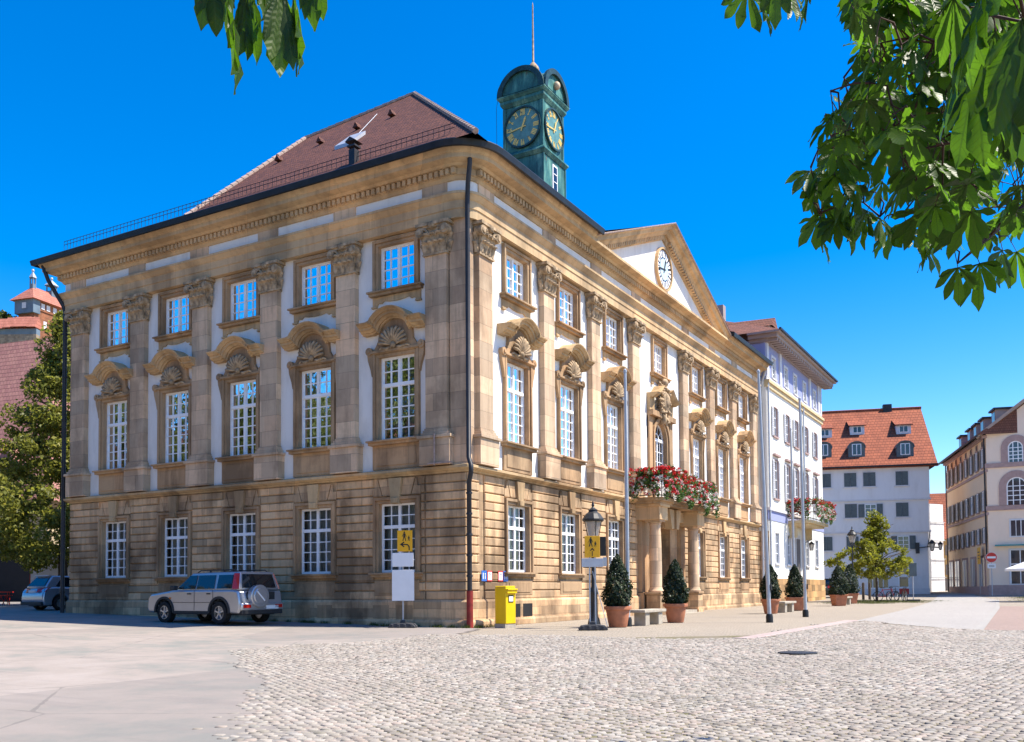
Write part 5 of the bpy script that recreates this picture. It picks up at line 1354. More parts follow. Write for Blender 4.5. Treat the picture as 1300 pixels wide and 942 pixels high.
# ---- flagpoles
def flagpole(loc, H, tilt, label):
    t = thing('flagpole', label, 'flagpole', (loc[0], loc[1], gh(*loc)-.02), 0, 'tall metal flagpoles on the square')
    b = MB(); b.lathe([(.068, .3), (.062, H*.5), (.045, H), (.06, H), (.06, H+.07), (.01, H+.12)], (0, 0, 0), 14); b.build('pole', M['steel'], t, smooth=True, auto=35)
    b = MB(); b.lathe([(.12, -.05), (.12, .22), (.1, .3)], (0, 0, 0), 14); b.build('socket', M['black'], t, smooth=True, auto=35)
    b = MB(); b.tube([(.1, -.02, .9), (.075, -.02, H-.1)], .006, 4); b.box(.08, .12, -.03, .03, 1.1, 1.3); b.build('halyard', M['pipe'], t)
    t.rotation_euler = tilt; return t
CN_MID=[(15.44,-18.42,3.69),(15.87,-19.69,3.1),(15.02,-19.33,3.73),(15.67,-18.32,4.65),(15.09,-20.6,3.07),(14.81,-18.27,4.85),(15.81,-17.75,4.68),(15.46,-20.15,3.09),(15.92,-15.45,4.86),(15.24,-20.41,3.41),(15.3,-20.85,2.93),(15.6,-19.78,3.65),(15.75,-19.67,3.47),(15.44,-20.6,2.88),(15.96,-18.3,4.79),(15.78,-18.29,4.86),(15.35,-20.8,2.96),(15.93,-18.29,4.52),(15.16,-19.4,3.94),(15.69,-18.46,4.65),(15.62,-15.35,4.56),(15.5,-19.72,2.94),(15.86,-19.61,3.38),(15.3,-20.65,3.49),(14.69,-18.26,4.02),(15.94,-19.29,3.52),(14.9,-18.65,3.98),(15.42,-20.63,3.19),(15.87,-19.1,4.34),(15.77,-18.46,4.59),(15.89,-19.31,3.39),(15.19,-18.46,4.74),(14.92,-18.14,4.45),(15.23,-18.75,4.02),(15.36,-19.65,3.85),(15.53,-19.73,3.48),(15.61,-16.14,4.26),(15.61,-16.28,4.59),(15.26,-20.05,3.15),(15.28,-18.82,3.53),(15.61,-20.64,2.96),(15.38,-18.85,4.31),(15.26,-18.96,3.41),(15.71,-18.73,4.12),(15.52,-15.91,4.45),(15.78,-15.22,4.99),(15.45,-20.28,3.21),(15.26,-18.75,3.68),(15.62,-18.4,4.6),(15.46,-19.52,3.36),(15.47,-18.87,3.46),(15.67,-20.2,3.79),(15.36,-20.17,3.14),(15.51,-17.75,4.14),(15.19,-20.55,3.72),(15.25,-20.33,3.66),(15.18,-19.18,3.65),(15.24,-20.56,3.28),(15.77,-20.48,3.21),(15.5,-19.16,4.34),(14.99,-18.21,4.17),(15.73,-18.22,4.24),(15.59,-20.28,3.37),(15.38,-17.99,4.19),(15.91,-19.47,3.35),(15.84,-20.25,3.73),(15.5,-20.32,3.08),(15.52,-19.6,3.01),(15.34,-19.99,3.76),(15.96,-17.66,4.52),(15.85,-19.77,3.25),(15.93,-19.27,3.58),(15.36,-19.43,3.96),(14.92,-19.76,3.46),(14.97,-18.59,3.66),(15.72,-19.84,3.7),(15.11,-19.56,3.51),(15.49,-18.55,3.85),(14.98,-20.14,3.1),(15.45,-19.91,3.63),(15.42,-19.73,3.56),(15.69,-20.52,2.98),(14.89,-18.4,4.33),(15.82,-20.51,3),(15.69,-18.94,3.9),(15.46,-15.63,5.03),(15.11,-18.47,4.35),(15.76,-18.16,4.86),(15.62,-19.84,3.49),(15.64,-17.62,3.64),(15.45,-19.8,3.47),(14.78,-18.76,3.97),(15.74,-19.78,3.02),(16.03,-15.64,4.73),(14.81,-18.32,4.04),(15.65,-19.82,3.88),(15.88,-18.75,4.36),(15.23,-19.09,4.37),(15.36,-20.67,3.57),(15.36,-18.22,3.79),(15.13,-19.51,3.54),(15.87,-20.37,3.23),(15.59,-18.85,4.4),(15.33,-19.18,3.17),(15.5,-19.13,4.11),(15.04,-19.47,3.36),(15.3,-20.32,2.99),(15.51,-16.79,4.49),(15.41,-18.23,4.64),(15.26,-18.55,4.38),(15.89,-19.26,3.34),(15.92,-19.13,3.41),(15.55,-20.03,3.52),(15.2,-19.88,3.35),(15.12,-18.54,4.74),(15.34,-15.97,4.52),(15.35,-19.13,3.66),(15.69,-20.36,3.27),(15.45,-20.76,2.76),(15.27,-19.03,3.27),(15.39,-20.52,3.2),(15.08,-18.4,4.4),(15.18,-20.1,3.84),(15.23,-20.81,3.09),(15.88,-17.77,4.5),(15.41,-15.49,5),(14.99,-20.17,3.21),(15.55,-19.04,3.44),(15.92,-19.59,3.61),(15.26,-18.74,4.35),(15.66,-19.96,3.76),(15.48,-17.94,3.51),(15.92,-20.35,3.64),(15.73,-20.49,3.18),(15.48,-20.49,3.32),(15.38,-20.67,3.31),(15.01,-19.84,3.56),(15.45,-19.87,3.98),(14.67,-18.51,4.19),(15.51,-20.09,2.88),(15.37,-19.71,3.44),(15.43,-18.08,3.85),(15,-18.6,4.22),(15.11,-20.07,3.94),(14.68,-18.78,3.67),(15.29,-20.64,3.55),(15.09,-19.74,4.17),(15.54,-20.55,3.39),(15.65,-20.09,3.83),(15.25,-20.6,3.3),(15.19,-18.72,4.33),(15.46,-17.91,3.85),(15.69,-16.39,4.61),(15.57,-18.33,4.49),(15.36,-20.65,3.52),(15.63,-20.49,3.34),(15.71,-20.54,3),(15.91,-17.73,4.08),(15.36,-20.8,3.22),(15.4,-18.64,3.48),(14.97,-19.72,3.34),(15.88,-18.28,3.56),(15.86,-19.26,3.66),(15.15,-18.17,3.81),(15.43,-18.41,4.77),(15.13,-18.11,5.13),(15.35,-19.65,3.04),(15.14,-20.37,3.56),(15.38,-18.61,4.26),(15.15,-20.22,3.54),(15.97,-16.75,4.02),(15.15,-18.52,4.73),(15.44,-20.3,3.79),(14.66,-18.56,3.86),(15.06,-20.03,3.08),(15.51,-19.61,3.13),(15.49,-19.62,3.97),(15.22,-20.01,4.05),(15.15,-18.88,4),(15.68,-16.66,3.94),(15.42,-19.7,3.12),(15.46,-19.22,3.47),(15.26,-20.64,3.61),(15.09,-18.74,3.91),(15.57,-17.98,4.6),(14.74,-19.19,3.53),(15.94,-15.69,4.28),(15.58,-17.49,4.27),(15.85,-17.69,4.79),(15.52,-20.73,3.14),(15.18,-19.02,4.39),(15.82,-17.96,3.49),(14.85,-19.48,3.49),(15.58,-18.09,4.42),(15.11,-20.19,3.63),(15.55,-20.2,2.79),(15.53,-19.72,3.13),(15.34,-18.22,3.64),(15.64,-19.41,3.71),(15.42,-19.88,2.92),(14.9,-18.23,4.13),(15.16,-20.62,3.71),(15.49,-20.2,3.15),(14.91,-19.17,3.75),(15.51,-17.68,3.99),(15.37,-16.7,3.98),(15.78,-20.29,3.19),(15.17,-20.68,3.54),(15.12,-20.65,3.04),(15.57,-16.09,4.58),(15.51,-16.98,3.87),(15.91,-20.22,3.6),(15.14,-18.95,4),(15.67,-19.48,4.12),(15.49,-20.41,3.32),(15.44,-18.77,4.13),(15.92,-18.29,4.73),(15.67,-20.31,3.41),(15.27,-18.71,4.24),(15.86,-19.69,3.56),(15.27,-18.54,3.76),(15.48,-19.77,3.74),(15.79,-20.43,3.07),(15.22,-18.96,4.32),(15.93,-19.35,3.48),(15.89,-19.49,4.03),(15.74,-18.38,4.85),(15.28,-20.15,3.96),(15.3,-19.34,3.88),(15.93,-19.11,3.73),(15.89,-19.57,3.21),(15.24,-19.6,3.23),(15.42,-18.86,3.27),(15.61,-20.63,3.55),(15.66,-18.08,4.34),(15.67,-15.05,4.51),(15.56,-16.19,4.2),(15.96,-19.25,3.97),(15.16,-20.1,3.45),(15.61,-20.2,3.69),(15.35,-19.73,4.1),(15.82,-19.77,2.9),(15.53,-20.05,3.79),(15.2,-18.71,4.41),(15.31,-20.39,2.91),(15.66,-20.35,3.63),(15.55,-19.63,3.68),(15.2,-18.06,4.17),(15.14,-20.18,3.3),(15.48,-20.35,2.94),(15.45,-20.74,2.82),(15.68,-19.16,3.81),(15.56,-20.53,2.78),(15.4,-19.69,4.16),(15.25,-20.04,4.03),(15.17,-18.2,3.99),(15.13,-18.86,3.93),(15.93,-20.02,3.48),(15.89,-19.22,4.2),(15.65,-19.51,3.51),(15.88,-18.91,4.05),(15.77,-19.57,3.96),(15.42,-20.18,3.23),(15.42,-20.55,3.63),(15.01,-18.2,4.95),(14.96,-18.76,4.44),(15.62,-18.24,4.53),(15.49,-18.9,4.03),(14.9,-18.52,4.6),(15.36,-20.28,2.8),(15.69,-20.6,2.97),(15.45,-20.64,2.68),(15.43,-18.68,4.59),(15.53,-20.07,3.19),(15.89,-20.35,3.53),(15.64,-20.48,3.56),(15.19,-18.28,3.96),(15.62,-18.81,4.54),(15.78,-18.39,4.64),(15.27,-20.88,3.24),(15.63,-18.01,4.2),(15.4,-20.18,3.73),(15.07,-19.97,4.04),(15.55,-20.19,3.08),(14.83,-19.11,3.96),(15.17,-18.24,4.12),(15.24,-18.24,4.17),(15.43,-19.54,3.37),(15.69,-19.41,3.12),(14.91,-18.47,4.46),(15.01,-19.13,3.69),(15.93,-18.25,4.67),(15.12,-19.12,4.47),(15.78,-20.43,3),(15.94,-18.62,4.05),(15.64,-19.47,3.89),(15.31,-20.68,3.56),(15.58,-18.14,4.34),(15.7,-19.42,3.03),(15.4,-20.73,3.35),(15.52,-20.43,3.41),(15.24,-18.07,3.53),(15.26,-18.65,4.7),(15.09,-20.73,3.1),(15.94,-19.2,3.55),(14.89,-18.23,4.24),(15.27,-19.38,4.13),(15.87,-18.67,4.05),(15.87,-18.15,4.39),(15.5,-20.6,3.49)]
CN_NEAR=[(15.65,-22.25,2.56),(15.73,-22.09,2.54),(15.68,-22,2.49),(15.76,-22.18,2.4),(15.72,-22.33,2.53),(15.79,-22.28,2.45),(15.78,-21.83,2.51),(15.62,-21.7,2.67)]
CN_TL=[(14.29,-23.21,2.5),(14.32,-23.08,2.57),(14.17,-23,2.75),(14.07,-23.06,2.76),(14.22,-22.86,2.85),(14.29,-23.16,2.54),(14.31,-23.03,2.59)]
CN_SM=[(14.75,-20.51,3.79),(14.67,-20.45,3.92),(14.85,-20.46,3.87),(14.9,-20.21,3.99),(14.86,-20.68,3.78)]
CN_EDGE=[(14.75,-19.57,3.4),(14.77,-19.56,3.3),(14.85,-19.63,3.42),(14.89,-19.72,3.21),(14.93,-19.58,3.32),(14.98,-19.79,3.43),(15.02,-19.76,3.15),(15.05,-19.64,3.54),(14.86,-19.41,3.68),(14.98,-19.57,3.71),(15.01,-19.44,3.84),(15.06,-19.65,3.94),(15.04,-19.78,4.04),(15.1,-19.85,3.73),(14.81,-19.53,3.21),(15.04,-19.63,3.1),(15.11,-19.35,3.09),(15.28,-19.48,2.97),(15.45,-19.61,2.74),(15.53,-19.33,2.83),(15.63,-19.16,2.93),(15.36,-19.55,2.94),(14.81,-19.64,3.11),(14.78,-19.55,3.09),(15.08,-19.49,3.1),(15.2,-19.42,3.05),(15.69,-19.01,2.96),(14.9,-19.7,3.06),(14.97,-19.55,3.12)]
CN_BR=[[(16.68,-18.02,6.54),(15.89,-19,5.39),(15.43,-19.67,3.97),(15.3,-19.73,3.55),(15.18,-19.79,3.42),(15.01,-19.77,3.37),(14.81,-19.65,3.13)],
[(16.68,-18.02,6.54),(16.21,-18.55,4.68),(15.75,-19.13,3.74),(15.45,-19.41,3.45),(15.21,-19.53,3.21),(15.08,-19.49,3.11)],
[(16.21,-18.55,4.68),(16,-18.64,3.77),(15.73,-19,3.2),(15.54,-19.33,2.93),(15.45,-19.61,2.76)],
[(15.45,-19.41,3.45),(15.27,-19.51,3.37),(15.35,-19.56,3.07),(15.36,-19.55,2.96)],
[(16.68,-18.02,6.54),(16,-20.62,4.09),(15.79,-21.95,2.8),(15.72,-22.1,2.58)],
[(15.89,-19,5.39),(15.22,-19.93,4.59),(14.86,-20.46,4.02),(14.75,-20.52,3.83)],
[(15.75,-19.13,3.74),(15.85,-17.24,4.14),(15.68,-15.62,4.49)],
[(16,-20.62,4.09),(15.11,-21.49,4.47),(14.55,-22.15,4.02),(14.31,-22.71,3.21),(14.29,-23.1,2.61)]]
CN_ROOT=(17.64, -16.35, 7.51)
# ================================================================== VEGETATION
def leaf_mat(name, col, tcol, tr=.35, vary=.45, rough=.5, spots=0.0, veins=False):
    n = N(name); gi = n.n('ShaderNodeNewGeometry'); r = gi.outputs['Random Per Island']
    c = n.ramp(r, [(0, tuple(k*(1-vary) for k in col)), (.6, col), (1, (min(col[0]*(1+vary)*1.25, 1), col[1]*(1+vary), col[2]))])
    sp = n.ramp(n.noise(38, n.world(), 3), [(.66, 0.0), (.72, 1.0)])
    c = n.mix(n.math('MULTIPLY', sp, spots), c, (.10, .055, .015))
    t = n.ramp(r, [(0, tuple(k*(1-vary) for k in tcol)), (1, tuple(k*(1+vary*.6) for k in tcol))])
    if veins:
        uvn = n.n('ShaderNodeUVMap'); uvn.uv_map = 'leaf'; sx = n.n('ShaderNodeSeparateXYZ'); n.link(uvn.outputs[0], sx.inputs[0])
        au = n.math('ABSOLUTE', sx.outputs[0])
        fr = n.math('FRACT', n.math('SUBTRACT', n.math('MULTIPLY', sx.outputs[1], 13.0), n.math('MULTIPLY', au, 1.6)))
        vn = n.math('MAXIMUM', n.math('LESS_THAN', fr, .13), n.math('LESS_THAN', au, .075))
        c = n.mix(n.math('MULTIPLY', vn, .45), c, (.11, .16, .035)); 
        t = n.mix(n.math('MULTIPLY', vn, .5), t, (.05, .11, .01))
        vb = n.bump(n.math('SINE', n.math('MULTIPLY', fr, 6.283)), .12, .004)
    p = n.n('ShaderNodeBsdfPrincipled'); n.link(c, p.inputs['Base Color']); p.inputs['Roughness'].default_value = rough; p.inputs['Specular IOR Level'].default_value = .35
    if veins: n.link(vb, p.inputs['Normal'])
    tl = n.n('ShaderNodeBsdfTranslucent'); n.link(t, tl.inputs[0])
    mx = n.n('ShaderNodeMixShader'); mx.inputs[0].default_value = tr; n.link(p.outputs[0], mx.inputs[1]); n.link(tl.outputs[0], mx.inputs[2])
    n.link(mx.outputs[0], n.out.inputs[0]); return n.mat
M['leaf_linden'] = leaf_mat('linden_leaf', (.20, .215, .042), (.32, .34, .05), .4)
M['leaf_small'] = leaf_mat('young_tree_leaf', (.20, .21, .025), (.34, .36, .03), .38)
M['leaf_box'] = leaf_mat('boxwood_leaf', (.022, .040, .016), (.04, .07, .02), .2, .6)
M['leaf_flower'] = leaf_mat('geranium_leaf', (.06, .13, .035), (.12, .22, .04), .3)
M['leaf_hill'] = leaf_mat('hillside_leaf', (.07, .095, .02), (.13, .17, .02), .25)
M['red_petal'] = leaf_mat('red_petal', (.55, .015, .02), (.5, .02, .02), .25, .3)
M['white_petal'] = leaf_mat('white_petal', (.75, .74, .68), (.6, .6, .55), .25, .1)
M['pink_petal'] = leaf_mat('pink_petal', (.70, .22, .28), (.6, .2, .25), .25, .2)
M['leaf_chestnut'] = leaf_mat('chestnut_leaf', (.045, .095, .012), (.12, .27, .012), .52, .5, .42, .7, True)
M['bark'] = simple('grey_brown_bark', (.075, .055, .04), .9, .35, 6, bump=.8, bscale=25)
M['twig'] = simple('reddish_twig', (.06, .028, .018), .8, .3, 9)
M['husk'] = simple('spiny_green_husk', (.20, .22, .03), .7, .3, 12, bump=.6, bscale=60)
def rand_unit(n):
    v = RNG.normal(size=(n, 3)); return v/np.linalg.norm(v, axis=1)[:, None]
def leaf_quads(P, size, nrm=None, up=.3, aspect=.6):
    """diamond leaves, folded on the midrib: 6 verts 2 quads per leaf"""
    n = len(P); size = np.broadcast_to(size, (n,)).astype(float)*RNG.uniform(.7, 1.3, n)
    Nn = rand_unit(n) if nrm is None else nrm+.8*rand_unit(n)
    Nn[:, 2] += up; Nn /= np.linalg.norm(Nn, axis=1)[:, None]
    A = np.cross(Nn, rand_unit(n)); A /= np.linalg.norm(A, axis=1)[:, None]+1e-9
    B = np.cross(Nn, A); s = size[:, None]; k = aspect
    base = P-A*s*.5; tip = P+A*s*.5-Nn*s*.12
    l1 = P+B*s*k*.5-A*s*.12+Nn*s*.12; l2 = P-B*s*k*.5-A*s*.12+Nn*s*.12
    V = np.stack([base, l1, tip, l2], 1).reshape(-1, 3)
    F = np.arange(n*4).reshape(n, 4)
    return V, F
def clumps(centers, per, rad_, flat=.75):
    out = []
    for c, r in zip(centers, rad_):
        v = rand_unit(per)*(RNG.uniform(0, 1, per)**.45)[:, None]*r; v[:, 2] *= flat
        out.append(v+c)
    return np.concatenate(out)
def crown(name, pts, size, mat, parent, **k):
    V, F = leaf_quads(np.asarray(pts), size, **k); return fast_mesh(name, V, F, mat, parent)
# ---- clipped shrubs in terracotta pots
def potted(label, loc, H, w, seed, square=False):
    t = thing('potted_shrub', label, 'potted shrub', (loc[0], loc[1], gh(*loc)), seed*1.7, 'clipped evergreen shrubs in terracotta pots along the square')
    b = MB()
    if square:
        b.frustum(-.30, .30, -.30, .30, 0, -.38, .38, -.38, .38, .58); b.box(-.42, .42, -.42, .42, .58, .66)
        b.build('pot', M['terracotta'], t, bevel=.02)
    else:
        b.lathe([(.27, 0), (.28, .02), (.37, .52), (.37, .53), (.42, .54), (.43, .60), (.42, .64), (.37, .645), (.35, .58)], (0, 0, 0), 24); b.build('pot', M['terracotta'], t, smooth=True, auto=35)
    b = MB(); b.disc((0, 0), .35, -.02, .02, 16); b.T = ident
    b = MB(); b.lathe([(.36, .56), (.30, .60), (.01, .61)], (0, 0, 0), 14); b.tube([(0, 0, .5), (.01, 0, 1.2), (0, .01, H-.2)], [.03, .025, .01], 6); b.build('trunk', M['bark'], t)
    rg = np.random.default_rng(seed); n = 5200
    z = rg.uniform(0, 1, n)**1.25; th = rg.uniform(0, 2*PI, n)
    prof = np.interp(z, [0, .06, .2, .38, .6, .8, .93, 1], [.6, .9, 1.0, .95, .72, .46, .24, .04])
    lump = 1+.13*np.sin(3*th+z*9+seed)+.10*np.sin(5*th-z*17+seed*2)+.08*np.sin(11*th+z*31)
    r = w*prof*lump*(1-np.abs(rg.normal(0, .16, n)))
    zz = .62+z*(H-.62)
    P = np.stack([r*np.cos(th), r*np.sin(th), zz], 1)
    nr = np.stack([np.cos(th), np.sin(th), np.full(n, .35)], 1)
    crown('foliage', P, .085, M['leaf_box'], t, nrm=nr)
    return t
potted('round pot with bushy cone shaped shrub left of the near flagpole and bench', (4.14, 2.1), 2.22, .44, 1)
potted('round pot with slender shrub before the portico, right of the near bench', (4.5, 6.2), 2.15, .42, 2)
potted('potted shrub under the first white house windows, just right of the leaning flagpole', (4.9, 17.2), 2.15, .42, 3)
potted('dark potted shrub in front of the white house door, between two flagpoles', (4.75, 22.4), 2.25, .44, 4, True)
potted('square pot with cone shaped shrub left of the small far bench', (4.74, 33.2), 2.4, .55, 5, True)
potted('square pot with cone shrub right of the far bench, beneath the distant lamp', (4.4, 38.6), 2.5, .58, 6, True)
# ---- stone benches
def bench(label, loc, rz, L=1.9):
    t = thing('stone_bench', label, 'bench', (loc[0], loc[1], gh(*loc)), rz, 'low stone benches between the potted shrubs')
    b = MB(); b.box(-L/2, L/2, -.26, .26, .40, .50); b.build('seat', M['bench_stone'], t, bevel=.02)
    for sg in (-1, 1):
        b = MB(); b.box(sg*L*.3-.18, sg*L*.3+.18, -.2, .2, -.02, .40); b.build('support', M['bench_stone'], t, bevel=.02)
    return t
bench('long pale stone bench in front of the portico, between the two nearest potted shrubs', (4.35, 4.1), PI/2)
bench('low stone bench beside the white house corner, between two potted shrubs', (4.95, 19.6), PI/2, 2.2)
bench('small distant stone bench between the two square terracotta pots', (4.6, 35.8), PI/2, 2.4)
# ---- flowers on the balconies
def flower_box(label, p0, p1, z, seed, red=.6, group=None, hang=.75, boxc=None, facing=(1, 0), dens=1.5):
    p0, p1 = Vector((*p0, 0)), Vector((*p1, 0)); c = (p0+p1)/2; L = (p1-p0).length; d = (p1-p0).normalized()
    t = thing('flower_box', label, 'flower box', (c.x, c.y, z), math.atan2(d.y, d.x), group)
    # local x along the box; outside is local -y (right hand of the direction)
    b = MB()
    for k in range(max(1, int(L/.85))):
        m = max(1, int(L/.85)); x0 = -L/2+L*k/m; b.frustum(x0+.03, x0+L/m-.03, -.19, -.03, 0, x0+.01, x0+L/m-.01, -.24, -.01, .19)
    b.build('trough', boxc or M['white_sheet'], t, bevel=.01)
    rg = np.random.default_rng(seed); nn = int(3300*L/2*dens)
    x = rg.uniform(-L/2, L/2, nn); h = rg.uniform(0, 1, nn)
    front = rg.uniform(0, 1, nn) < .5
    top_h = .30+.16*np.sin(x*5+seed)+.1*np.sin(x*11)
    zz = np.where(front, .2-h*hang*(1+.35*np.sin(x*4+seed*2)), .16+h*top_h)
    yy = np.where(front, -.20-.16*np.sin(np.clip(h, 0, 1)*2.6)-.05*rg.normal(size=nn), -.12+.12*rg.normal(size=nn))
    P = np.stack([x, yy, zz], 1)
    gapm = rg.uniform(0, 1, nn) < (.72+.28*np.sin(x*7+seed*3+zz*5)); P = P[gapm]
    crown('foliage', P, .085, M['leaf_flower'], t, up=.2, aspect=.85)
    for nm, mt, fr, zlo in (('red_blossoms', M['red_petal'], red, .35), ('white_blossoms', M['white_petal'], (1-red)*.9, 0), ('pink_blossoms', M['pink_petal'], .12, .1)):
        m = int(95*L*fr*dens)
        if m < 2: continue
        cx = rg.uniform(-L/2, L/2, m); q = rg.uniform(0, 1, m)
        cz = np.where(rg.uniform(0, 1, m) < (.72 if nm[0] == 'r' else .25), .22+q*.36, .15-q*hang*.9)
        cy = np.where(cz > .2, -.14+.14*rg.normal(size=m), -.33-.06*rg.normal(size=m))
        cc = np.stack([cx, cy, cz], 1)
        pts = clumps(cc, 18, np.full(m, .075), .8)
        crown(nm, pts, .058, mt, t, up=.1, aspect=.95)
    return t
g1 = 'flower boxes along the portico balcony'
bx = lambda s, d: (d, s)
flower_box('red geranium box on the near end of the portico balcony', bx(13.18, .02), bx(13.18, 1.42), 5.78, 21, .55, g1, .8)
flower_box('flower box thick with red geraniums at the left of the portico balcony front', bx(13.0, 1.30), bx(15.5, 1.36), 5.84, 22, .85, g1, .8)
flower_box('flower box of mixed red and white blossoms mid front on the portico balcony', bx(15.45, 1.22), bx(17.8, 1.22), 5.74, 23, .6, g1, .85)
flower_box('flower box with mostly white trailing blossoms at the right of the portico balcony', bx(17.85, 1.36), bx(20.0, 1.34), 5.66, 24, .35, g1, .95)
g2 = 'flower boxes along the white house balcony'
flower_box('flower box on the near side of the white house balcony', (WX+.1, 38.45), (WX+1.5, 38.45), 6.45, 31, .5, g2, .8)
flower_box('long flower box along the front of the white house balcony', (WX+1.62, 38.5), (WX+1.62, 44.0), 6.45, 32, .45, g2, .85, dens=1.0)
# ---- linden behind the hatchback
def limbs(root_pts, n, H0, H1, R, seed, r0):
    b = MB(); rg = random.Random(seed)
    b.tube(root_pts, [r0, r0*.8, r0*.7, r0*.5, r0*.1][:len(root_pts)], 10)
    for k in range(n):
        z = H0+(H1-H0)*k/n; a = rg.uniform(0, 2*PI); l = R*(1-.6*k/n)*rg.uniform(.6, 1)
        b.tube([(0, 0, z), (.5*l*math.cos(a), .5*l*math.sin(a), z+.35*l), (l*math.cos(a), l*math.sin(a), z+.5*l)], [r0*.4, r0*.25, .015], 6)
    return b
def shaped_tree(name, label, loc, prof, H, nclump, per, lsize, mat, seed, trunk_h, r0, crad, group=None, fill=.35, rim=1.0):
    """prof: list of (height fraction, radius)"""
    t = thing(name, label, 'tree', (loc[0], loc[1], loc[2]), 0, group)
    R = max(p[1] for p in prof)
    limbs([(0, 0, -.3), (.03, 0, trunk_h*.6), (-.04, .03, trunk_h), (.05, -.03, H*.6), (0, 0, H*.93)], 14, trunk_h*.95, H*.85, R, seed, r0).build('trunk', M['bark'], t, smooth=True)
    rg = np.random.default_rng(seed); cs = []; rr = []
    zs = np.array([p[0] for p in prof]); rs = np.array([p[1] for p in prof])
    w = rs/rs.sum()
    for k in range(nclump):
        while True:
            zf = rg.uniform(0, 1); rad0 = np.interp(zf, zs, rs)
            if rg.uniform(0, R) < rad0+.12*R: break
        a = rg.uniform(0, 2*PI); q = (rg.uniform(0, 1)**fill)*rad0
        q *= 1+.18*math.sin(3*a+zf*8+seed)+.12*math.sin(5*a-zf*13)
        cs.append((q*math.cos(a), q*math.sin(a), zf*(H-trunk_h*.8)+trunk_h*.8)); rr.append(crad*rg.uniform(.55, 1.25))
    cs = np.array(cs)
    P = clumps(cs, per, rr)
    crown('crown', P, lsize, mat, t, up=.55)
    return t
shaped_tree('linden_tree', 'tall leafy yellow green linden beside the far end of the hall, shading the hatchback', (-29.2, 6.2, gh(-29, 6)), [(0, 2.8), (.1, 3.8), (.3, 3.9), (.50, 2.8), (.63, 2.0), (.85, .95), (1, .12)], 15.3, 380, 105, .23, M['leaf_linden'], 3, 2.7, .30, .72)
shaped_tree('young_tree', 'small spreading yellow green tree with thin trunk before the red roofed house', (5.05, 44.9, gh(5, 45)), [(0, 1.3), (.06, 2.3), (.2, 2.95), (.36, 2.5), (.5, 1.5), (.62, 1.0), (.75, .65), (.88, .45), (1, .15)], 6.1, 130, 70, .21, M['leaf_small'], 8, 2.1, .10, .42, fill=.6)
for i, (p, H, lab) in enumerate((((-208.6, 112.3, 58), 13, 'rounded tree on the hill beside the castle wall'), ((-72, 40, 2.5), 16, 'broad tree partly hidden behind the old gabled house'))):
    shaped_tree('hill_tree', lab, p, [(0, 3), (.3, 5), (.6, 4.5), (.85, 2.8), (1, .5)], H, 60, 70, .8, M['leaf_hill'], 40+i, 3, .3, 1.6)
# ---- horse chestnut overhanging the camera
cn = thing('horse_chestnut', 'horse chestnut with drooping large green leaves hanging into the top of the view', 'tree', (0, 0, 0))
def chestnut_leaf(P, size, drop, az, rg, hang=.12):
    """palmate leaf: list of verts/quads. drop: angle of the leaf below horizontal"""
    V = []; F = []
    ax = Vector((math.cos(az)*math.cos(drop), math.sin(az)*math.cos(drop), -math.sin(drop)))
    side = Vector((-math.sin(az), math.cos(az), 0)); roll = rg.uniform(-.6, .6)
    nrm = ax.cross(side).normalized(); side = (side*math.cos(roll)+nrm*math.sin(roll)).normalized(); nrm = ax.cross(side)
    for k, (a, l) in enumerate(((-112, .55), (-75, .75), (-38, .93), (0, 1.0), (38, .93), (75, .75), (112, .55))):
        a = rad(a*rg.uniform(.72, 1.0)+rg.uniform(-6, 6)); L = size*l*rg.uniform(.85, 1.1)
        d = (ax*math.cos(a)+side*math.sin(a)); d = (d*(1-hang)+Vector((0, 0, -hang))).normalized(); s2 = (side*math.cos(a)-ax*math.sin(a))
        dr = rg.uniform(.1, .5); fold = rg.uniform(.1, .45); wv = rg.uniform(0, 6)
        b0 = len(V); st = (0, .15, .32, .5, .66, .80, .91, 1.0); wd = (.008, .04, .08, .12, .155, .145, .075, .004)
        for i, (q, w) in enumerate(zip(st, wd)):
            c = P+d*(L*q*(1-.1*dr*q))+Vector((0, 0, -1))*(L*dr*q*q*.55)
            wob = 1+.10*math.sin(q*23+wv)
            e = s2*(L*w*wob); u = nrm*(L*w*fold)+nrm*(L*.03*math.sin(q*17+wv))
            V += [tuple(c-e+u), tuple(c), tuple(c+e+u)]; UVS.extend([(-w/.155, q), (0, q), (w/.155, q)])
        for i in range(len(st)-1):
            for j in (0, 1): F.append((b0+3*i+j, b0+3*i+j+1, b0+3*i+j+4, b0+3*i+j+3))
    return V, F
rg = random.Random(12); V = []; F = []; UVS = []
bb = MB(); hk = MB()
allbr = [Vector(p) for br in CN_BR for p in br]
nodes = [(Vector(a).lerp(Vector(c), t), .012) for br in CN_BR for a, c in zip(br[:-1], br[1:]) for t in (0, .2, .4, .6, .8)]
nodes += [(Vector(br[-1]), .006) for br in CN_BR]
def add_leaf(p, size, drop=None, twig=True, az=None, hang=.12):
    P = Vector(p)
    v, f = chestnut_leaf(P, size, rg.uniform(.15, 1.25) if drop is None else drop, rg.uniform(0, 2*PI) if az is None else az, rg, hang)
    b0 = len(V); V.extend(v); F.extend([tuple(i+b0 for i in q) for q in f])
    if twig: pend.append(P)
pend = []
for p in CN_MID: add_leaf(p, rg.uniform(.14, .215))
for p in CN_NEAR: add_leaf(p, rg.uniform(.19, .25), rg.uniform(.9, 1.4), hang=.5)
for i, p in enumerate(CN_TL): add_leaf(p, (.20, .19, .15, .2, .2, .17, .18)[i], 1.3, az=(.9, 2.2, .5, 1.5, 2., 1.9, .4)[i], hang=.68)
for p in CN_SM: add_leaf(p, rg.uniform(.14, .19), rg.uniform(.9, 1.4))
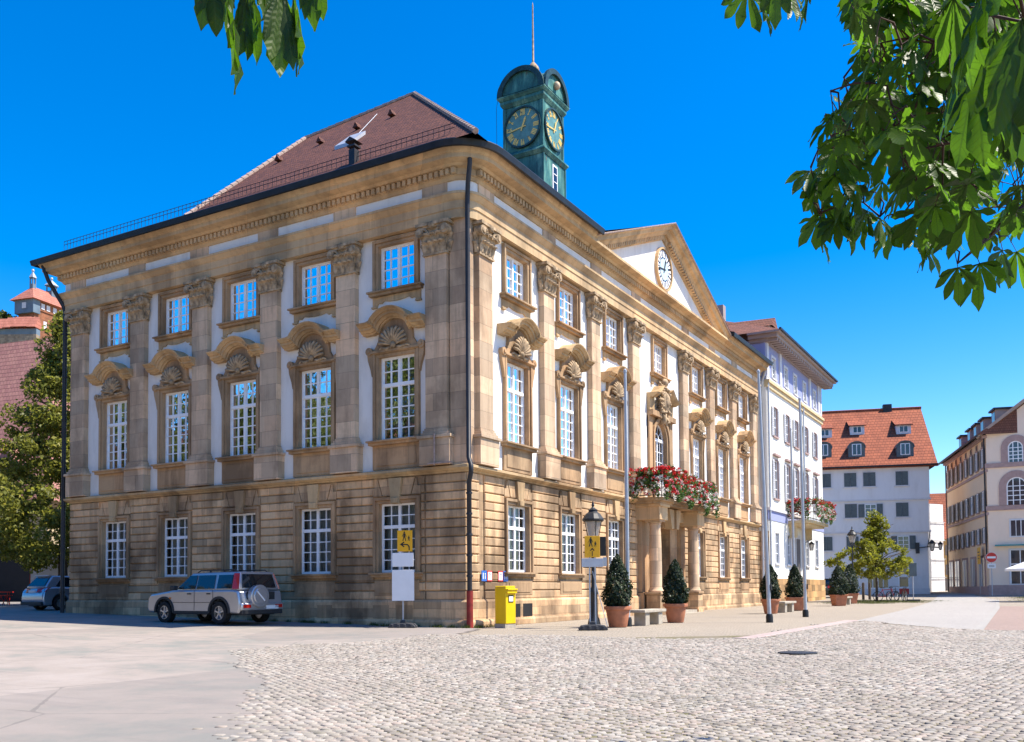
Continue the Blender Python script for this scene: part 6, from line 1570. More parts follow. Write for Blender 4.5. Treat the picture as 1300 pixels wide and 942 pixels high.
for p in CN_EDGE: add_leaf(p, rg.uniform(.16, .22), rg.uniform(.9, 1.45))
NA = np.array([tuple(q) for q, _ in nodes])
PA_ = np.array([tuple(p) for p in pend]); dn = np.array([np.min(np.linalg.norm(NA-p, axis=1)) for p in PA_]); src_ = np.array([int(np.argmin(np.linalg.norm(NA-p, axis=1))) for p in PA_])
NL = [Vector(q) for q in NA]; left_ = set(range(len(PA_)))
while left_:                                # grow the twigs leaf by leaf from whatever wood is nearest
    i = min(left_, key=lambda k: dn[k]); left_.discard(i)
    P = Vector(PA_[i]); q = NL[src_[i]]; up = P+Vector((rg.uniform(-.05, .05), rg.uniform(-.05, .05), rg.uniform(.06, .13)))
    mid_ = up.lerp(q, .5)+Vector((rg.uniform(-.03, .03), rg.uniform(-.03, .03), rg.uniform(-.01, .04)))
    bb.tube([P, up], [.0018, .0022], 4, False)
    if (up-q).length > .02: bb.tube([up, mid_, q], [.003, .0042, .0055], 5, False)
    for nd in (up, mid_):
        NL.append(nd); d_ = np.linalg.norm(PA_-np.array(nd), axis=1); better = d_ < dn; dn = np.where(better, d_, dn); src_ = np.where(better, len(NL)-1, src_)
for br in CN_BR:
    n = len(br); bb.tube([Vector(p) for p in br], [max(.03-.027*i/(n-1), .004) for i in range(n)], 7)
R0 = Vector(CN_ROOT)
trunk_base = Vector((R0.x+2.2, R0.y-2.8, gh(R0.x+2.2, R0.y-2.8)))
bb.tube([trunk_base+Vector((0, 0, -.3)), trunk_base+Vector((.05, 0, 1.5)), trunk_base+Vector((0, .1, 3.2)), trunk_base+Vector((-.1, .1, 5.5)), trunk_base+Vector((.2, 0, 8)), trunk_base+Vector((0, 0, 10.5))], [.42, .34, .31, .24, .14, .03], 14)
for br in (CN_BR[0], CN_BR[4]):
    a = Vector(br[0]); bb.tube([trunk_base+Vector((0, .1, 3.3)), (trunk_base+Vector((0, 0, 3.6))+a)/2+Vector((0, 0, .5)), a], [.14, .08, .03], 8)
# upper crown outside the picture
crn = random.Random(3)
for k in range(420):
    a = crn.uniform(0, 2*PI); r = 3.4*crn.uniform(.3, 1)**.5; z = crn.uniform(4.6, 10.5); r *= 1-.5*abs(z-7)/4
    add_leaf((trunk_base.x+.3+r*math.cos(a), trunk_base.y-.3+r*math.sin(a), z), crn.uniform(.16, .24), twig=False)
for k in range(14):
    a = 2*PI*k/14; z = 4.5+k*.35; bb.tube([trunk_base+Vector((0, 0, z)), trunk_base+Vector((1.4*math.cos(a*3), 1.4*math.sin(a*3), z+.7)), trunk_base+Vector((2.8*math.cos(a*3), 2.8*math.sin(a*3), z+.9))], [.09, .05, .015], 6)
bb.build('branches', M['twig'], cn, smooth=True)
fast_mesh('leaves', np.array(V), np.array(F), M['leaf_chestnut'], cn, smooth=True, uv=UVS)
for k in range(16):
    p = Vector(CN_MID[(k*17) % len(CN_MID)]) if k > 5 else Vector(CN_BR[0][3])+Vector((crn.uniform(-.1, .2), crn.uniform(-.1, .1), crn.uniform(-.15, .12)))
    hk.ball(tuple(p), .026, 8, 6)
    for q in range(26):
        u = Vector((crn.gauss(0, 1), crn.gauss(0, 1), crn.gauss(0, 1))).normalized(); hk.tube([p+u*.024, p+u*.036], [.003, .0008], 3)
hk.build('chestnut_husks', M['husk'], cn)
# ================================================================== MORE SQUARE FURNITURE
flagpole((4.2, 2.75), 8.05, (0, 0, 0), 'tall flagpole nearest the street lamp, rising in front of the portico beside a potted shrub')
flagpole((7.48, 7.15), 8.5, (.014, -.024, 0), 'tall flagpole leaning slightly left, standing at the kerb before the far end of the hall')
flagpole((4.67, 22.6), 9.0, (0, -.004, 0), 'flagpole in front of the white house door, left of the nearer pole by the balcony')
flagpole((7.33, 13.1), 8.6, (.004, -.008, 0), 'flagpole before the white house balcony, right of two others and closer to the cobbles')
def bicycle(loc, rz, label, col, grp='bicycles parked near the young tree'):
    t = thing('bicycle', label, 'bicycle', (loc[0], loc[1], gh(*loc)), rz, grp)
    for x in (-.52, .52):
        b = MB(); b.wheel((x, 0, .34), .305, .345, .045, 24); b.build('tyre', M['tyre'], t)
        b = MB()
        for k in range(10): a = 2*PI*k/10; b.tube([(x, 0, .34), (x+.31*math.cos(a), 0, .34+.31*math.sin(a))], .004, 4, False)
        b.disc((x, .34), .035, -.05, .05, 10); b.build('spokes', M['steel'], t)
    b = MB()
    for p, q in (((-.52, .34), (-.08, .30)), ((-.52, .34), (-.2, .78)), ((-.08, .30), (-.24, .88)), ((-.2, .78), (.36, .82)), ((-.08, .30), (.38, .72)), ((.52, .34), (.33, .95))):
        b.tube([(p[0], 0, p[1]), (q[0], 0, q[1])], .02, 6)
    b.build('frame', col, t)
    b = MB(); b.tube([(.28, -.3, .98), (.36, -.1, 1.02), (.36, .1, 1.02), (.28, .3, .98)], .016, 6); b.box(-.36, -.1, -.08, .08, .90, .95); b.build('saddle_and_bars', M['black'], t)
bicycle((5.75, 44.3), .3, 'red bicycle leaning just right of the young tree trunk', M['red'])
bicycle((6.15, 44.6), 1.2, 'dark bicycle beside the red one, right of the young tree', M['black'])
bicycle((7.05, 43.4), 1.9, 'lone bicycle seen nearly end on, left of the small sign pole', M['iron'])
for x, y, lab in ((3.45, 49.2, 'left one of two brown wooden posts between the square pots and the young tree'), (3.9, 49.2, 'right one of two brown wooden posts, nearer the young tree trunk')):
    t = thing('wooden_post', lab, 'post', (x, y, gh(x, y)), 0, 'pair of wooden posts'); b = MB(); b.lathe([(.10, -.1), (.10, 1.15), (.07, 1.25), (.01, 1.27)], (0, 0, 0), 10); b.build('post', M['bark'], t, smooth=True, auto=35)
t = thing('board_sign', 'small dark sign board on a pole with a heavy foot beside the lone bicycle', 'sign', (7.45, 44.7, gh(7.4, 44.7)), rad(20))
b = MB(); b.tube([(0, 0, .05), (0, 0, 2.6)], .03, 8); b.build('post', M['steel'], t)
b = MB(); b.box(-.24, .24, -.05, -.03, 1.7, 2.6); b.build('board', M['shutter_dark'], t); b = MB(); b.box(-.4, .4, -.25, .25, 0, .12); b.build('foot', M['rubber'], t, bevel=.02)
t = thing('no_entry_sign', 'round red no entry sign with white bar on a grey pole before the pink front', 'traffic sign', (11.45, 60.6, gh(11.4, 60.6)), rad(8))
b = MB(); b.tube([(0, 0, 0), (0, 0, 3.5)], .035, 8); b.build('post', M['steel'], t)
b = MB(); b.disc((0, 3.1), .42, -.06, -.04, 28); d_ = b.build('disc', M['red'], t); b = MB(); b.box(-.31, .31, -.068, -.06, 3.02, 3.18); b.wheel((0, -.062, 3.1), .40, .42, .006, 28); b.build('white_bar', M['white_sheet'], d_)
b = MB(); b.box(-.3, .3, -.06, -.045, 2.22, 2.6); b.build('plate', M['white_sheet'], t); b = MB(); b.box(-.2, .2, -.066, -.06, 2.33, 2.37); b.box(-.2, .2, -.066, -.06, 2.44, 2.48); b.build('plate_lines', M['black'], t)
t = thing('yellow_poster', 'yellow sign at a shop window of the peach wing, left of the no entry sign', 'sign', (10.45, 63.4, gh(10.5, 63)), rad(90+14.4))
b = MB(); b.box(-.55, .55, .06, .1, 2.6, 4.0); b.build('board', M['orange_sign'], t)
b = MB(); b.box(-.35, .35, .1, .105, 3.55, 3.65); b.box(-.35, .25, .1, .105, 3.3, 3.38); b.box(-.35, .3, .1, .105, 3.05, 3.13); b.build('lines', M['black'], t)
b = MB(); b.box(-.04, .04, .03, .06, 0, 3.9); b.build('post', M['steel'], t)
t = thing('parasol', 'white cafe parasol just entering the picture at the right edge', 'parasol', (14.75, 44.0, gh(14.7, 44)))
b = MB(); b.tube([(0, 0, 0), (0, 0, 2.7)], .03, 8); b.build('pole', M['steel'], t); b = MB(); b.lathe([(1.65, 2.05), (1.7, 1.95), (1.68, 2.1), (.05, 2.75)], (0, 0, 0), 8); b.build('canopy', M['white_sheet'], t)
b = MB(); b.box(-.35, .35, -.35, .35, 0, .1); b.build('base', M['bench_stone'], t)
# left edge: trailer, tent, red trestle
t = thing('white_trailer', 'white box trailer with rounded corners standing at the left edge behind the hatchback', 'trailer', (-32.3, 7.0, gh(-32, 7)), rad(28))
b = MB(); p_ = [(-.55, .62), (2.3, .62), (2.3, 2.6), (2.0, 2.75), (-.2, 2.75), (-.45, 2.65), (-.55, 2.4)]; b.prism(p_, -.05, 3.2); b.build('body', M['white_sheet'], t, bevel=.05)
b = MB()
for x in (.5, 1.5): b.wheel((x, .1, .32), .18, .32, .2, 18)
b.box(-.4, 2.2, .0, 3, .45, .62); b.build('chassis', M['trim_plastic'], t)
b = MB(); b.box(-.56, -.53, -.06, .1, .7, 2.3); b.build('edge_strip', M['red'], t)
t = thing('market_tent', 'bright white market tent with peaked roof glimpsed below the linden', 'tent', (-34.5, 11.0, gh(-34, 11)), rad(28))
b = MB(); b.frustum(-1.8, 3.6, -1.6, 1.6, 2.45, -.1, 1.4, -.1, .1, 3.9); b.box(-1.8, 3.6, -1.62, -1.58, 1.2, 2.45); b.box(3.58, 3.62, -1.6, 1.6, 1.9, 2.45); b.build('canopy', M['white_sheet'], t)
b = MB()
for x in (-1.75, 3.55):
    for y in (-1.55, 1.55): b.tube([(x, y, 0), (x, y, 2.45)], .03, 6)
b.build('poles', M['steel'], t)
t = thing('red_trestle_bench', 'bright red trestle bench standing in the sun at the left edge', 'bench', (-32.9, 4.9, gh(-32.9, 4.9)), rad(27))
b = MB(); b.box(-1.6, .75, -.25, .25, .48, .54); b.box(-1.6, .6, .3, .6, .66, .72); b.build('top', M['red'], t)
b = MB()
for x in (-1.3, .4):
    for y in (-.22, .22): b.tube([(x-.2, y, 0), (x, y, .48)], .02, 5); b.tube([(x+.2, y, 0), (x, y, .48)], .02, 5)
    b.tube([(x, .35, 0), (x, .35, .66)], .02, 5); b.tube([(x, .55, 0), (x, .55, .66)], .02, 5)
b.build('leg_frame', M['red'], t)

# ================================================================== GROUND
def setts(name, c1, c2, cm, bw, rh, rot=.4, var=.3, bump=.5):
    n = N(name); w = n.world(); mp = n.n('ShaderNodeMapping'); mp.inputs['Rotation'].default_value = (0, 0, rot); n.link(w, mp.inputs['Vector'])
    wob = n.n('ShaderNodeTexNoise'); wob.inputs['Scale'].default_value = 1.3; n.link(w, wob.inputs['Vector'])
    vv = n.n('ShaderNodeVectorMath'); vv.operation = 'SCALE'; n.link(wob.outputs[1], vv.inputs[0]); vv.inputs['Scale'].default_value = .25
    ad = n.n('ShaderNodeVectorMath'); n.link(mp.outputs[0], ad.inputs[0]); n.link(vv.outputs[0], ad.inputs[1])
    t = brick(n, ad.outputs[0], bw, rh, .012, c1, c2, cm, msm=.5)
    big = n.noise(.35, w, 6, .6); big2 = n.noise(.08, w, 3)
    col = n.mix(n.math('MULTIPLY', n.ramp(big, [(.4, 0.0), (.7, 1.0)]), var), t.outputs[0], tuple(k*.62 for k in c1))
    col = n.mix(n.math('MULTIPLY', n.ramp(big2, [(.4, 0.0), (.65, 1.0)]), .25), col, tuple(k*.8 for k in c2))
    h = n.math('ADD', n.math('MULTIPLY', t.outputs[1], -1.0), n.math('MULTIPLY', n.noise(18, w, 3), .5))
    return n.bsdf(col, .85, n.bump(h, bump, .03), 0, .2)
M['plaza'] = setts('small_sett_paving', (.40, .335, .265), (.33, .28, .225), (.19, .17, .12), .11, .10, .3)
M['street'] = setts('pale_sett_street', (.43, .395, .36), (.35, .325, .295), (.22, .21, .19), .14, .10, -1.1, .2)
M['brickpave'] = setts('pinkish_paving', (.36, .26, .215), (.30, .22, .185), (.2, .16, .13), .22, .11, 1.2, .2)
def asphalt():
    n = N('worn_pinkish_asphalt'); w = n.world()
    a = n.noise(.25, w, 6, .6); f = n.noise(60, w, 5, .8)
    c = n.ramp(n.math('ADD', n.math('MULTIPLY', a, .6), n.math('MULTIPLY', n.noise(1.6, w, 6, .7), .4)), [(.38, (.22, .225, .20)), (.5, (.335, .285, .245)), (.62, (.39, .335, .295))])
    c = n.mix(n.math('MULTIPLY', n.ramp(f, [(.35, 0.0), (.7, 1.0)]), .55), c, (.2, .18, .16))
    pt = n.n('ShaderNodeTexVoronoi'); pt.inputs['Scale'].default_value = .16; n.link(n.scale(w, (1, .45, 0)), pt.inputs['Vector']); sp_ = n.n('ShaderNodeSeparateColor'); n.link(pt.outputs['Color'], sp_.inputs[0])
    c = n.mix(n.math('MULTIPLY', n.math('GREATER_THAN', sp_.outputs[0], .68), .4), c, (.2, .18, .165))
    lines = n.noise(1.0, n.scale(w, (.25, 3.5, 1)), 5, .6)
    c = n.mix(n.math('MULTIPLY', n.ramp(lines, [(.53, 0.0), (.66, 1.0)]), .45), c, (.21, .185, .17))
    v = n.n('ShaderNodeTexVoronoi'); v.feature = 'DISTANCE_TO_EDGE'; v.inputs['Scale'].default_value = .22; n.link(n.scale(w, (1, 1, 0)), v.inputs['Vector'])
    wv = n.noise(2.5, w, 4)
    cr = n.math('LESS_THAN', n.math('ADD', v.outputs[0], n.math('MULTIPLY', wv, .02)), .013)
    c = n.mix(n.math('MULTIPLY', cr, .5), c, (.13, .12, .11))
    return n.bsdf(c, .9, n.bump(f, .35, .015), 0, .2)
M['asphalt'] = asphalt()
xs = np.unique(np.concatenate([np.linspace(-900, -60, 24), np.linspace(-60, 50, 111), np.linspace(50, 900, 24)]))
ys = np.unique(np.concatenate([np.linspace(-900, -40, 20), np.linspace(-40, 100, 141), np.linspace(100, 1200, 26)]))
Xg, Yg = np.meshgrid(xs, ys); Zg = gz(Xg, Yg)-.012
nx, ny = len(xs), len(ys)
idx = np.arange(nx*ny).reshape(ny, nx)
Fg = np.stack([idx[:-1, :-1], idx[:-1, 1:], idx[1:, 1:], idx[1:, :-1]], -1).reshape(-1, 4)
structure(fast_mesh('ground', np.stack([Xg, Yg, Zg], -1).reshape(-1, 3), Fg, M['plaza'], smooth=True))
def sheet(name, left, right, mat, off, nl=40, nc=16):
    def samp(P, n):
        P = np.array(P, float); d = np.r_[0, np.cumsum(np.hypot(*np.diff(P, axis=0).T))]; t = np.linspace(0, d[-1], n)
        return np.stack([np.interp(t, d, P[:, 0]), np.interp(t, d, P[:, 1])], 1)
    A_, B_ = samp(left, nl), samp(right, nl)
    k = np.linspace(0, 1, nc)[None, :, None]
    P = A_[:, None]*(1-k)+B_[:, None]*k
    Z = gz(P[..., 0], P[..., 1])+off
    V = np.concatenate([P, Z[..., None]], -1).reshape(-1, 3)
    i = np.arange(nl*nc).reshape(nl, nc)
    F = np.stack([i[:-1, :-1], i[:-1, 1:], i[1:, 1:], i[1:, :-1]], -1).reshape(-1, 4)
    return structure(fast_mesh(name, V, F, mat, smooth=True))
def sheet_poly(name, P, mat, off, res):
    P = np.array(P, float); gx = np.arange(P[:, 0].min(), P[:, 0].max()+res, res); gy = np.arange(P[:, 1].min(), P[:, 1].max()+res, res)
    X_, Y_ = np.meshgrid(gx, gy); xc, yc = X_[:-1, :-1]+res/2, Y_[:-1, :-1]+res/2
    c = np.zeros(xc.shape, bool)
    for i in range(len(P)):
        (x1, y1), (x2, y2) = P[i], P[(i+1) % len(P)]
        c ^= ((y1 > yc) != (y2 > yc)) & (xc < (x2-x1)*(yc-y1)/(y2-y1+1e-12)+x1)
    i = np.arange(X_.size).reshape(X_.shape)
    F = np.stack([i[:-1, :-1], i[:-1, 1:], i[1:, 1:], i[1:, :-1]], -1)[c]
    u, inv = np.unique(F, return_inverse=True)
    V = np.stack([X_.ravel(), Y_.ravel(), gz(X_.ravel(), Y_.ravel())+off], 1)[u]
    return structure(fast_mesh(name, V, inv.reshape(F.shape), mat, smooth=True))
sheet_poly('asphalt_road', [(-60, 2.5), (-36, 2.9), (-21.2, 2.6), (-20.4, -.05), (0.2, -.05), (.9, -.8), (1.75, -3.4), (1.9, -6.5), (1.6, -9.6), (6.6, -13.6), (12.5, -20.2), (8, -36), (-60, -36)], M['asphalt'], .004, .3)
sheet('side_road', [(-21.0, 2.7), (-21.2, 20), (-21, 60)], [(-45, 2.0), (-46, 20), (-46, 60)], M['asphalt'], .002, 40, 16)
sheet('sett_street', [(9.85, 9.3), (9.4, 25), (8.6, 45), (6.9, 68), (5.9, 90)], [(13.9, 3.4), (13.2, 28.8), (12.3, 48), (10.2, 61), (8.0, 90)], M['street'], -.004, 60, 12)
sheet('pink_pavement', [(14.15, 3.6), (13.35, 28.8), (13.2, 33)], [(24, 3.0), (24, 20), (24, 33)], M['brickpave'], -.003, 30, 12)
sheet('gutter_line', [(13.9, 3.4), (13.2, 28.8), (12.3, 48)], [(14.15, 3.4), (13.4, 28.8), (12.5, 48)], simple('pale_gutter_stone', (.31, .29, .26), .85, .15, 3, coords='world'), .006, 40, 3)
b = MB(); n = 26                                   # stone kerb at the plaza edge
pts = [(9.35, -2.75), (9.52, -2.2), (9.62, 0), (9.72, 4), (9.76, 9.2)]
PT = np.array(pts); dd = np.r_[0, np.cumsum(np.hypot(*np.diff(PT, axis=0).T))]
for k in range(n):
    q = [(np.interp(dd[-1]*(k+e)/n, dd, PT[:, 0]), np.interp(dd[-1]*(k+e)/n, dd, PT[:, 1])) for e in (.01, .99)]
    (xa, ya), (xb, yb) = q; l = math.hypot(xb-xa, yb-ya); nx_, ny_ = (yb-ya)/l*.2, -(xb-xa)/l*.2
    za = gh(xa, ya); b.add([(xa-nx_, ya-ny_, za-.1), (xb-nx_, yb-ny_, za-.1), (xb+nx_, yb+ny_, za-.1), (xa+nx_, ya+ny_, za-.1), (xa-nx_, ya-ny_, za+.03), (xb-nx_, yb-ny_, za+.03), (xb+nx_, yb+ny_, za+.03), (xa+nx_, ya+ny_, za+.03)], [(0, 3, 2, 1), (4, 5, 6, 7), (0, 1, 5, 4), (1, 2, 6, 5), (2, 3, 7, 6), (3, 0, 4, 7)])
structure(b.build('kerb', simple('pinkish_kerb_stone', (.40, .31, .28), .85, .15, 3, coords='world', bump=.2), None, bevel=.012))
# rough cobbles: every stone is modelled
poly = np.array([(1.5, -3.3), (9.3, -2.95), (9.45, -2.4), (9.85, 8.9), (13.9, 3.2), (25, 1.5), (26, -12), (21, -24), (11.5, -20.5), (5.4, -14.2), (.35, -9.95)])
def inpoly(x, y):
    c = np.zeros(x.shape, bool); m = len(poly)
    for i in range(m):
        (x1, y1), (x2, y2) = poly[i], poly[(i+1) % m]
        c ^= ((y1 > y) != (y2 > y)) & (x < (x2-x1)*(y-y1)/(y2-y1+1e-12)+x1)
    return c
rg = np.random.default_rng(5)
pa, pb = .130, .100
ii, jj = np.meshgrid(np.arange(-205, 205), np.arange(-265, 265))
u = ii*pa+(jj % 2)*pa*.5+rg.normal(0, .008, ii.shape); v = jj*pb+.05*np.sin(ii*.11)+rg.normal(0, .008, ii.shape)
ca, sa = math.cos(rad(24)), math.sin(rad(24))
cx = 12+u*ca-v*sa; cy = -8+u*sa+v*ca
wobx = cx+.30*np.sin(cy*1.3)+.15*np.sin(cy*3.1+cx)+rg.normal(0, .13, cx.shape); wmask = inpoly(wobx, cy+.3*np.sin(cx*1.1)+rg.normal(0, .08, cx.shape))
camd = np.hypot(cx-15.82, cy+24.64)
wmask &= (camd > 4) & (((cx-15.82)*-.5+(cy+24.64)*.866) > 2.5) & (np.abs((cx-15.82)*.866+(cy+24.64)*.5) < 2.5+.62*((cx-15.82)*-.5+(cy+24.64)*.866))
cx, cy = cx[wmask], cy[wmask]; n = len(cx)
hwx = pa*.5-rg.uniform(.004, .022, n); hwy = pb*.5-rg.uniform(.004, .016, n)
ang = rad(24)+rg.normal(0, .09, n); hz = rg.uniform(.010, .020, n)
V = np.zeros((n, 12, 3))
k = 0
for (f_, zf) in ((1.0, -.03), (.96, .6), (.78, 1.0)):
    for sx, sy in ((-1, -1), (1, -1), (1, 1), (-1, 1)):
        jx = hwx*sx*f_*rg.uniform(.9, 1.06, n); jy = hwy*sy*f_*rg.uniform(.9, 1.06, n)
        V[:, k, 0] = cx+jx*np.cos(ang)-jy*np.sin(ang); V[:, k, 1] = cy+jx*np.sin(ang)+jy*np.cos(ang)
        V[:, k, 2] = gz(V[:, k, 0], V[:, k, 1])+hz*zf+(rg.normal(0, .003, n) if zf > .9 else 0); k += 1
fq = [(8, 9, 10, 11)]
for r_ in (0, 4):
    for q in range(4): fq.append((r_+q, r_+(q+1) % 4, r_+4+(q+1) % 4, r_+4+q))
F = (np.arange(n)[:, None, None]*12+np.array(fq)[None]).reshape(-1, 4)
def cobble_mat():
    m = N('cobblestone'); gi = m.n('ShaderNodeNewGeometry'); r = gi.outputs['Random Per Island']; w = gi.outputs['Position']
    c = m.ramp(r, [(0, (.19, .165, .14)), (.25, (.32, .28, .235)), (.5, (.38, .335, .28)), (.7, (.35, .275, .225)), (.85, (.44, .395, .335)), (1, (.28, .26, .235))])
    c = m.mix(m.math('MULTIPLY', m.ramp(m.noise(.45, w, 6, .65), [(.42, 0.0), (.62, 1.0)]), .5), c, (.25, .215, .175))
    c = m.mix(m.math('MULTIPLY', m.ramp(m.noise(2.2, w, 5, .65), [(.5, 0.0), (.7, 1.0)]), .45), c, (.19, .18, .13))
    c = m.mix(m.math('MULTIPLY', m.ramp(m.noise(30, w, 4), [(.45, 0.0), (.8, 1.0)]), .35), c, (.22, .21, .2))
    return m.bsdf(c, .75, m.bump(m.noise(35, w, 4), .4, .01), 0, .3)
structure(fast_mesh('cobbles', V.reshape(-1, 3), F, cobble_mat()))
def joint_mat():
    m = N('sandy_joint'); w = m.world()
    c = m.ramp(m.noise(1.2, w, 6, .65), [(.45, (.20, .17, .125)), (.62, (.16, .145, .08)), (.8, (.11, .125, .04))])
    return m.bsdf(c, .95, m.bump(m.noise(60, w, 3), .5, .01), 0, .1)
sheet('joint_bed', [(1.7, -3.75), (.6, -9.85), (5.6, -14.0), (11.7, -20.3), (13, -32)], [(9.3, -3.3), (14, 3.0), (25, 1.5), (28, -12), (28, -32)], joint_mat(), .001, 60, 60)
sheet('joint_bed', [(9.3, -2.95), (9.6, 3), (9.85, 8.9)], [(14.5, 2.6), (14.0, 3.0), (9.9, 8.95)], bpy.data.materials['sandy_joint'], .0015, 20, 12)
# grass tufts along wall foot and in the plaza
def tufts(name, label, pts, per, size, seed):
    rg = np.random.default_rng(seed); P = []
    for (x, y, r) in pts:
        q = rg.normal(0, r, (per, 2)); P.append(np.c_[x+q[:, 0], y+q[:, 1]])
    P = np.concatenate(P); n = len(P); z = gz(P[:, 0], P[:, 1]); h = rg.uniform(.4, 1, n)*size; a = rg.uniform(0, 2*PI, n); lx = rg.normal(0, .35, n)*h; ly = rg.normal(0, .35, n)*h
    w_ = .008
    V = np.stack([np.c_[P[:, 0]-w_*np.cos(a), P[:, 1]-w_*np.sin(a), z], np.c_[P[:, 0]+w_*np.cos(a), P[:, 1]+w_*np.sin(a), z], np.c_[P[:, 0]+lx+.002, P[:, 1]+ly, z+h], np.c_[P[:, 0]+lx-.002, P[:, 1]+ly, z+h]], 1).reshape(-1, 3)
    o = fast_mesh(name, V, np.arange(n*4).reshape(n, 4), M['leaf_hill']); o['kind'] = 'stuff'; tag(o, label, 'grass'); return o
rg2 = np.random.default_rng(9)
pts = [(rg2.uniform(-9, .3), -.30-rg2.uniform(0, .1), .07) for _ in range(26)]+[(.32+rg2.uniform(0, .15), rg2.uniform(-.2, 3), .06) for _ in range(9)]+[(-2.2+rg2.normal(0, .5), -.6, .12) for _ in range(10)]
tufts('grass_tufts', 'thin green grass tufts growing along the foot of the hall walls', pts, 40, .12, 3)
pts = [(rg2.uniform(3, 8.8), rg2.uniform(38, 47), .5) for _ in range(40)]+[(rg2.uniform(14, 17), rg2.uniform(44, 56), .8) for _ in range(30)]
tufts('grass_patch', 'thin dry grass between the paving around the young tree and at the right edge', pts, 220, .07, 4)
t = thing('manhole_cover', 'dark round iron drain cover set in the cobbles', 'manhole cover', (11.6, -6.6, gh(11.6, -6.6)+.012))
b = MB(); b.lathe([(.36, -.05), (.36, .022), (.34, .026), (.001, .027)], (0, 0, 0), 28); b.build('lid', M['iron'], t)
# ---------------- castle hill
xs = np.linspace(0, 1, 40); V = []
U0 = np.array([-.866, .5])      # image left
nu, nv = 40, 40
for j in range(nv):
    for i in range(nu):
        a = rad(-62+50*i/(nu-1)); r = 95+260*j/(nv-1)     # bearing from view axis
        dx = -.5*math.cos(a)+.866*math.sin(a); dy = .866*math.cos(a)+.5*math.sin(a)
        x = 15.8+dx*r; y = -24.6+dy*r
        t = min(max((r-100)/125, 0), 1); h = 51*(t*t*(3-2*t)); h *= min(1, max(.0, (a-rad(-62))/rad(12)))*min(1, max(0, (rad(-13)-a)/rad(8)))
        V.append((x, y, gh(x, y)-1.5+h+2.5*math.sin(x*.07)*math.cos(y*.09)*t))
idx = np.arange(nu*nv).reshape(nv, nu)
F = np.stack([idx[:-1, :-1], idx[:-1, 1:], idx[1:, 1:], idx[1:, :-1]], -1).reshape(-1, 4)
n_ = N('dry_hill_slope'); w_ = n_.world(); c_ = n_.ramp(n_.noise(.06, w_, 8, .7), [(.3, (.16, .13, .04)), (.5, (.30, .23, .11)), (.7, (.38, .30, .17))])
structure(fast_mesh('castle_hill', np.array(V), F, n_.bsdf(c_, .95, n_.bump(n_.noise(.6, w_, 6), .8, .5), 0, .1), smooth=True))

# ---------------- the far side of the square, seen mirrored in the hall windows
rs = random.Random(21)
for i, (x, w_, h_, col) in enumerate(((-150, 22, 9, (.45, .35, .26)), (-126, 20, 11, (.5, .42, .36)), (-104, 24, 9.5, (.42, .3, .2)), (-78, 20, 10.5, (.5, .45, .38)), (-56, 22, 9, (.4, .28, .2)), (-32, 20, 11, (.48, .4, .3)), (-10, 24, 10, (.45, .36, .3)))):
    h_ += 1.5; o = thing('town_house', 'house number %s of the row across the square behind the viewer, counted from the west' % ('one', 'two', 'three', 'four', 'five', 'six', 'seven')[i], 'house', (x, -54, gh(x, -54)), 0, 'row of houses across the square')
    b = MB(); b.box(0, w_-.6, -11, 0, -1, h_); b.build('wall', plaster('town_house_plaster', col, .2), o)
    b = MB(); b.add([(-.4, .5, h_), (w_-.2, .5, h_), (w_-.2, -5.5, h_+11), (-.4, -5.5, h_+11), (w_-.2, -11.5, h_), (-.4, -11.5, h_)], [(0, 1, 2, 3), (3, 2, 4, 5), (0, 3, 5), (1, 4, 2)]); b.build('roof', M['roof_hall'], o)
    for r_ in range(3):
        for k in range(int(w_/2.6)):
            b = MB(); b.box(1+k*2.5, 2.1+k*2.5, -.05, .03, 1.0+r_*3, 2.6+r_*3); b.build('window', M['pane_far'], o)
for i, (x, y) in enumerate(((-17, -33), (-27, -32), (-38, -33), (-49, -32), (-60, -33), (-71, -34), (-82, -34))):  # unseen trees, added and made tall so the hall windows mirror something dark
    shaped_tree('added_tree', 'broad unseen tree %s added behind the viewer to darken window reflections, counted from the east' % ('one', 'two', 'three', 'four', 'five', 'six', 'seven')[i], (x, y, gh(x, y)), [(0, 3.5), (.3, 6.2), (.65, 5.8), (.85, 2.4), (1, .4)], 21.5, 190, 60, .65, M['leaf_hill'], 60+i, 3, .3, 1.3, 'trees added behind the viewer for dark window reflections')

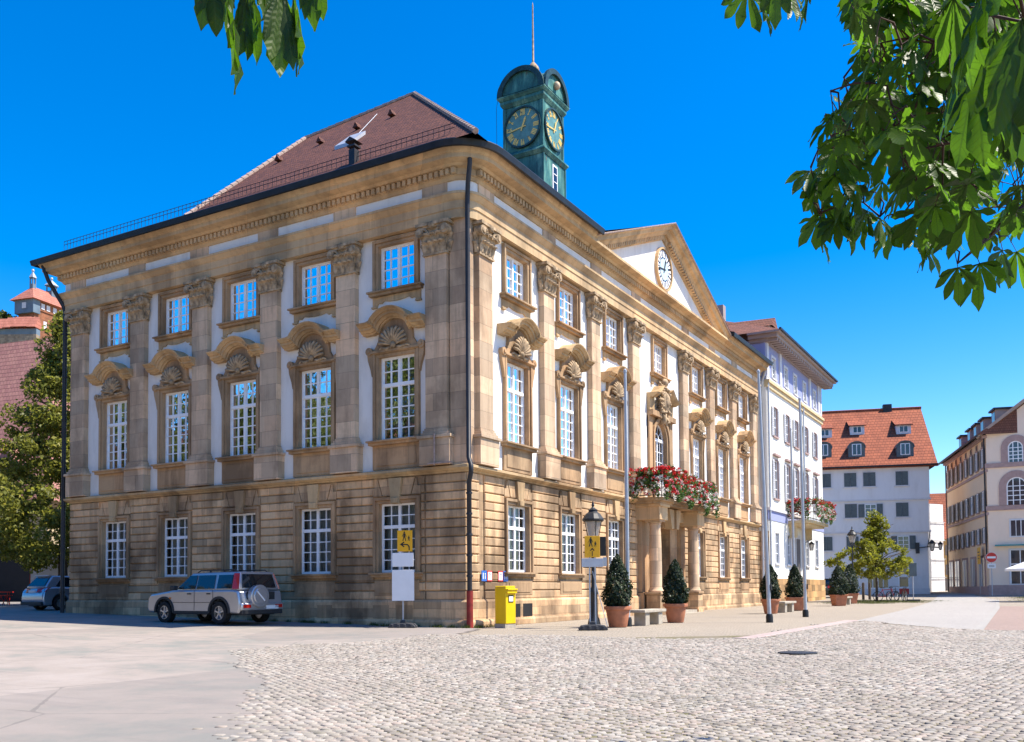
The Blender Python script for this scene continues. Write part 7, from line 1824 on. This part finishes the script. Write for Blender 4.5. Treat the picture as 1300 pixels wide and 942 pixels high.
# ================================================================== CAMERA, SKY, SUN
cam = bpy.data.cameras.new('camera'); co = bpy.data.objects.new('camera', cam); COL.objects.link(co)
yaw, pitch, roll, fpx, ppy = CAMP
fw = Vector((-math.sin(yaw)*math.cos(pitch), math.cos(yaw)*math.cos(pitch), math.sin(pitch))); r_ = Vector((math.cos(yaw), math.sin(yaw), 0)); u_ = r_.cross(fw)
R2 = r_*math.cos(roll)+u_*math.sin(roll); U2 = -r_*math.sin(roll)+u_*math.cos(roll)
mw = Matrix((R2, U2, -fw)).transposed().to_4x4(); mw.translation = Vector(CAMC)
co.matrix_world = mw
cam.sensor_fit = 'HORIZONTAL'; cam.sensor_width = 36; cam.lens = 36*fpx/1300; cam.shift_y = (ppy-471)/1300
cam.clip_start = .1; cam.clip_end = 5000
S.camera = co
sd = Vector((.58, .26, 1.0)).normalized()
el = math.asin(sd.z); az = math.atan2(sd.x, sd.y)
sun = bpy.data.lights.new('sun', 'SUN'); so = bpy.data.objects.new('sun', sun); COL.objects.link(so)
sun.energy = 5.0; sun.angle = rad(.5); sun.color = (1, .93, .82); so.rotation_euler = sd.to_track_quat('Z', 'Y').to_euler(); so.location = (20, 10, 60)
w = bpy.data.worlds.new('World'); S.world = w; w.use_nodes = True; nt = w.node_tree; nt.nodes.clear()
sky = nt.nodes.new('ShaderNodeTexSky'); sky.sky_type = 'NISHITA'; sky.sun_disc = False; sky.sun_elevation = el; sky.sun_rotation = az
sky.altitude = 300; sky.air_density = 1.0; sky.dust_density = .6; sky.ozone_density = 2.2
hs = nt.nodes.new('ShaderNodeHueSaturation'); hs.inputs['Saturation'].default_value = 1.58; hs.inputs['Hue'].default_value = .508; hs.inputs['Value'].default_value = 1.0
bg = nt.nodes.new('ShaderNodeBackground'); bg.inputs['Strength'].default_value = .135
wo = nt.nodes.new('ShaderNodeOutputWorld')
nt.links.new(sky.outputs[0], hs.inputs['Color']); nt.links.new(hs.outputs[0], bg.inputs['Color']); nt.links.new(bg.outputs[0], wo.inputs['Surface'])
S.view_settings.view_transform = 'Standard'; S.view_settings.look = 'None'; S.view_settings.exposure = .92; S.view_settings.gamma = 1
S.view_settings.use_curve_mapping = False
S.render.engine = 'CYCLES'
S.cycles.use_denoising = True
S.cycles.max_bounces = 7; S.cycles.diffuse_bounces = 4; S.cycles.transparent_max_bounces = 12; S.cycles.glossy_bounces = 3
S.cycles.sample_clamp_indirect = 6
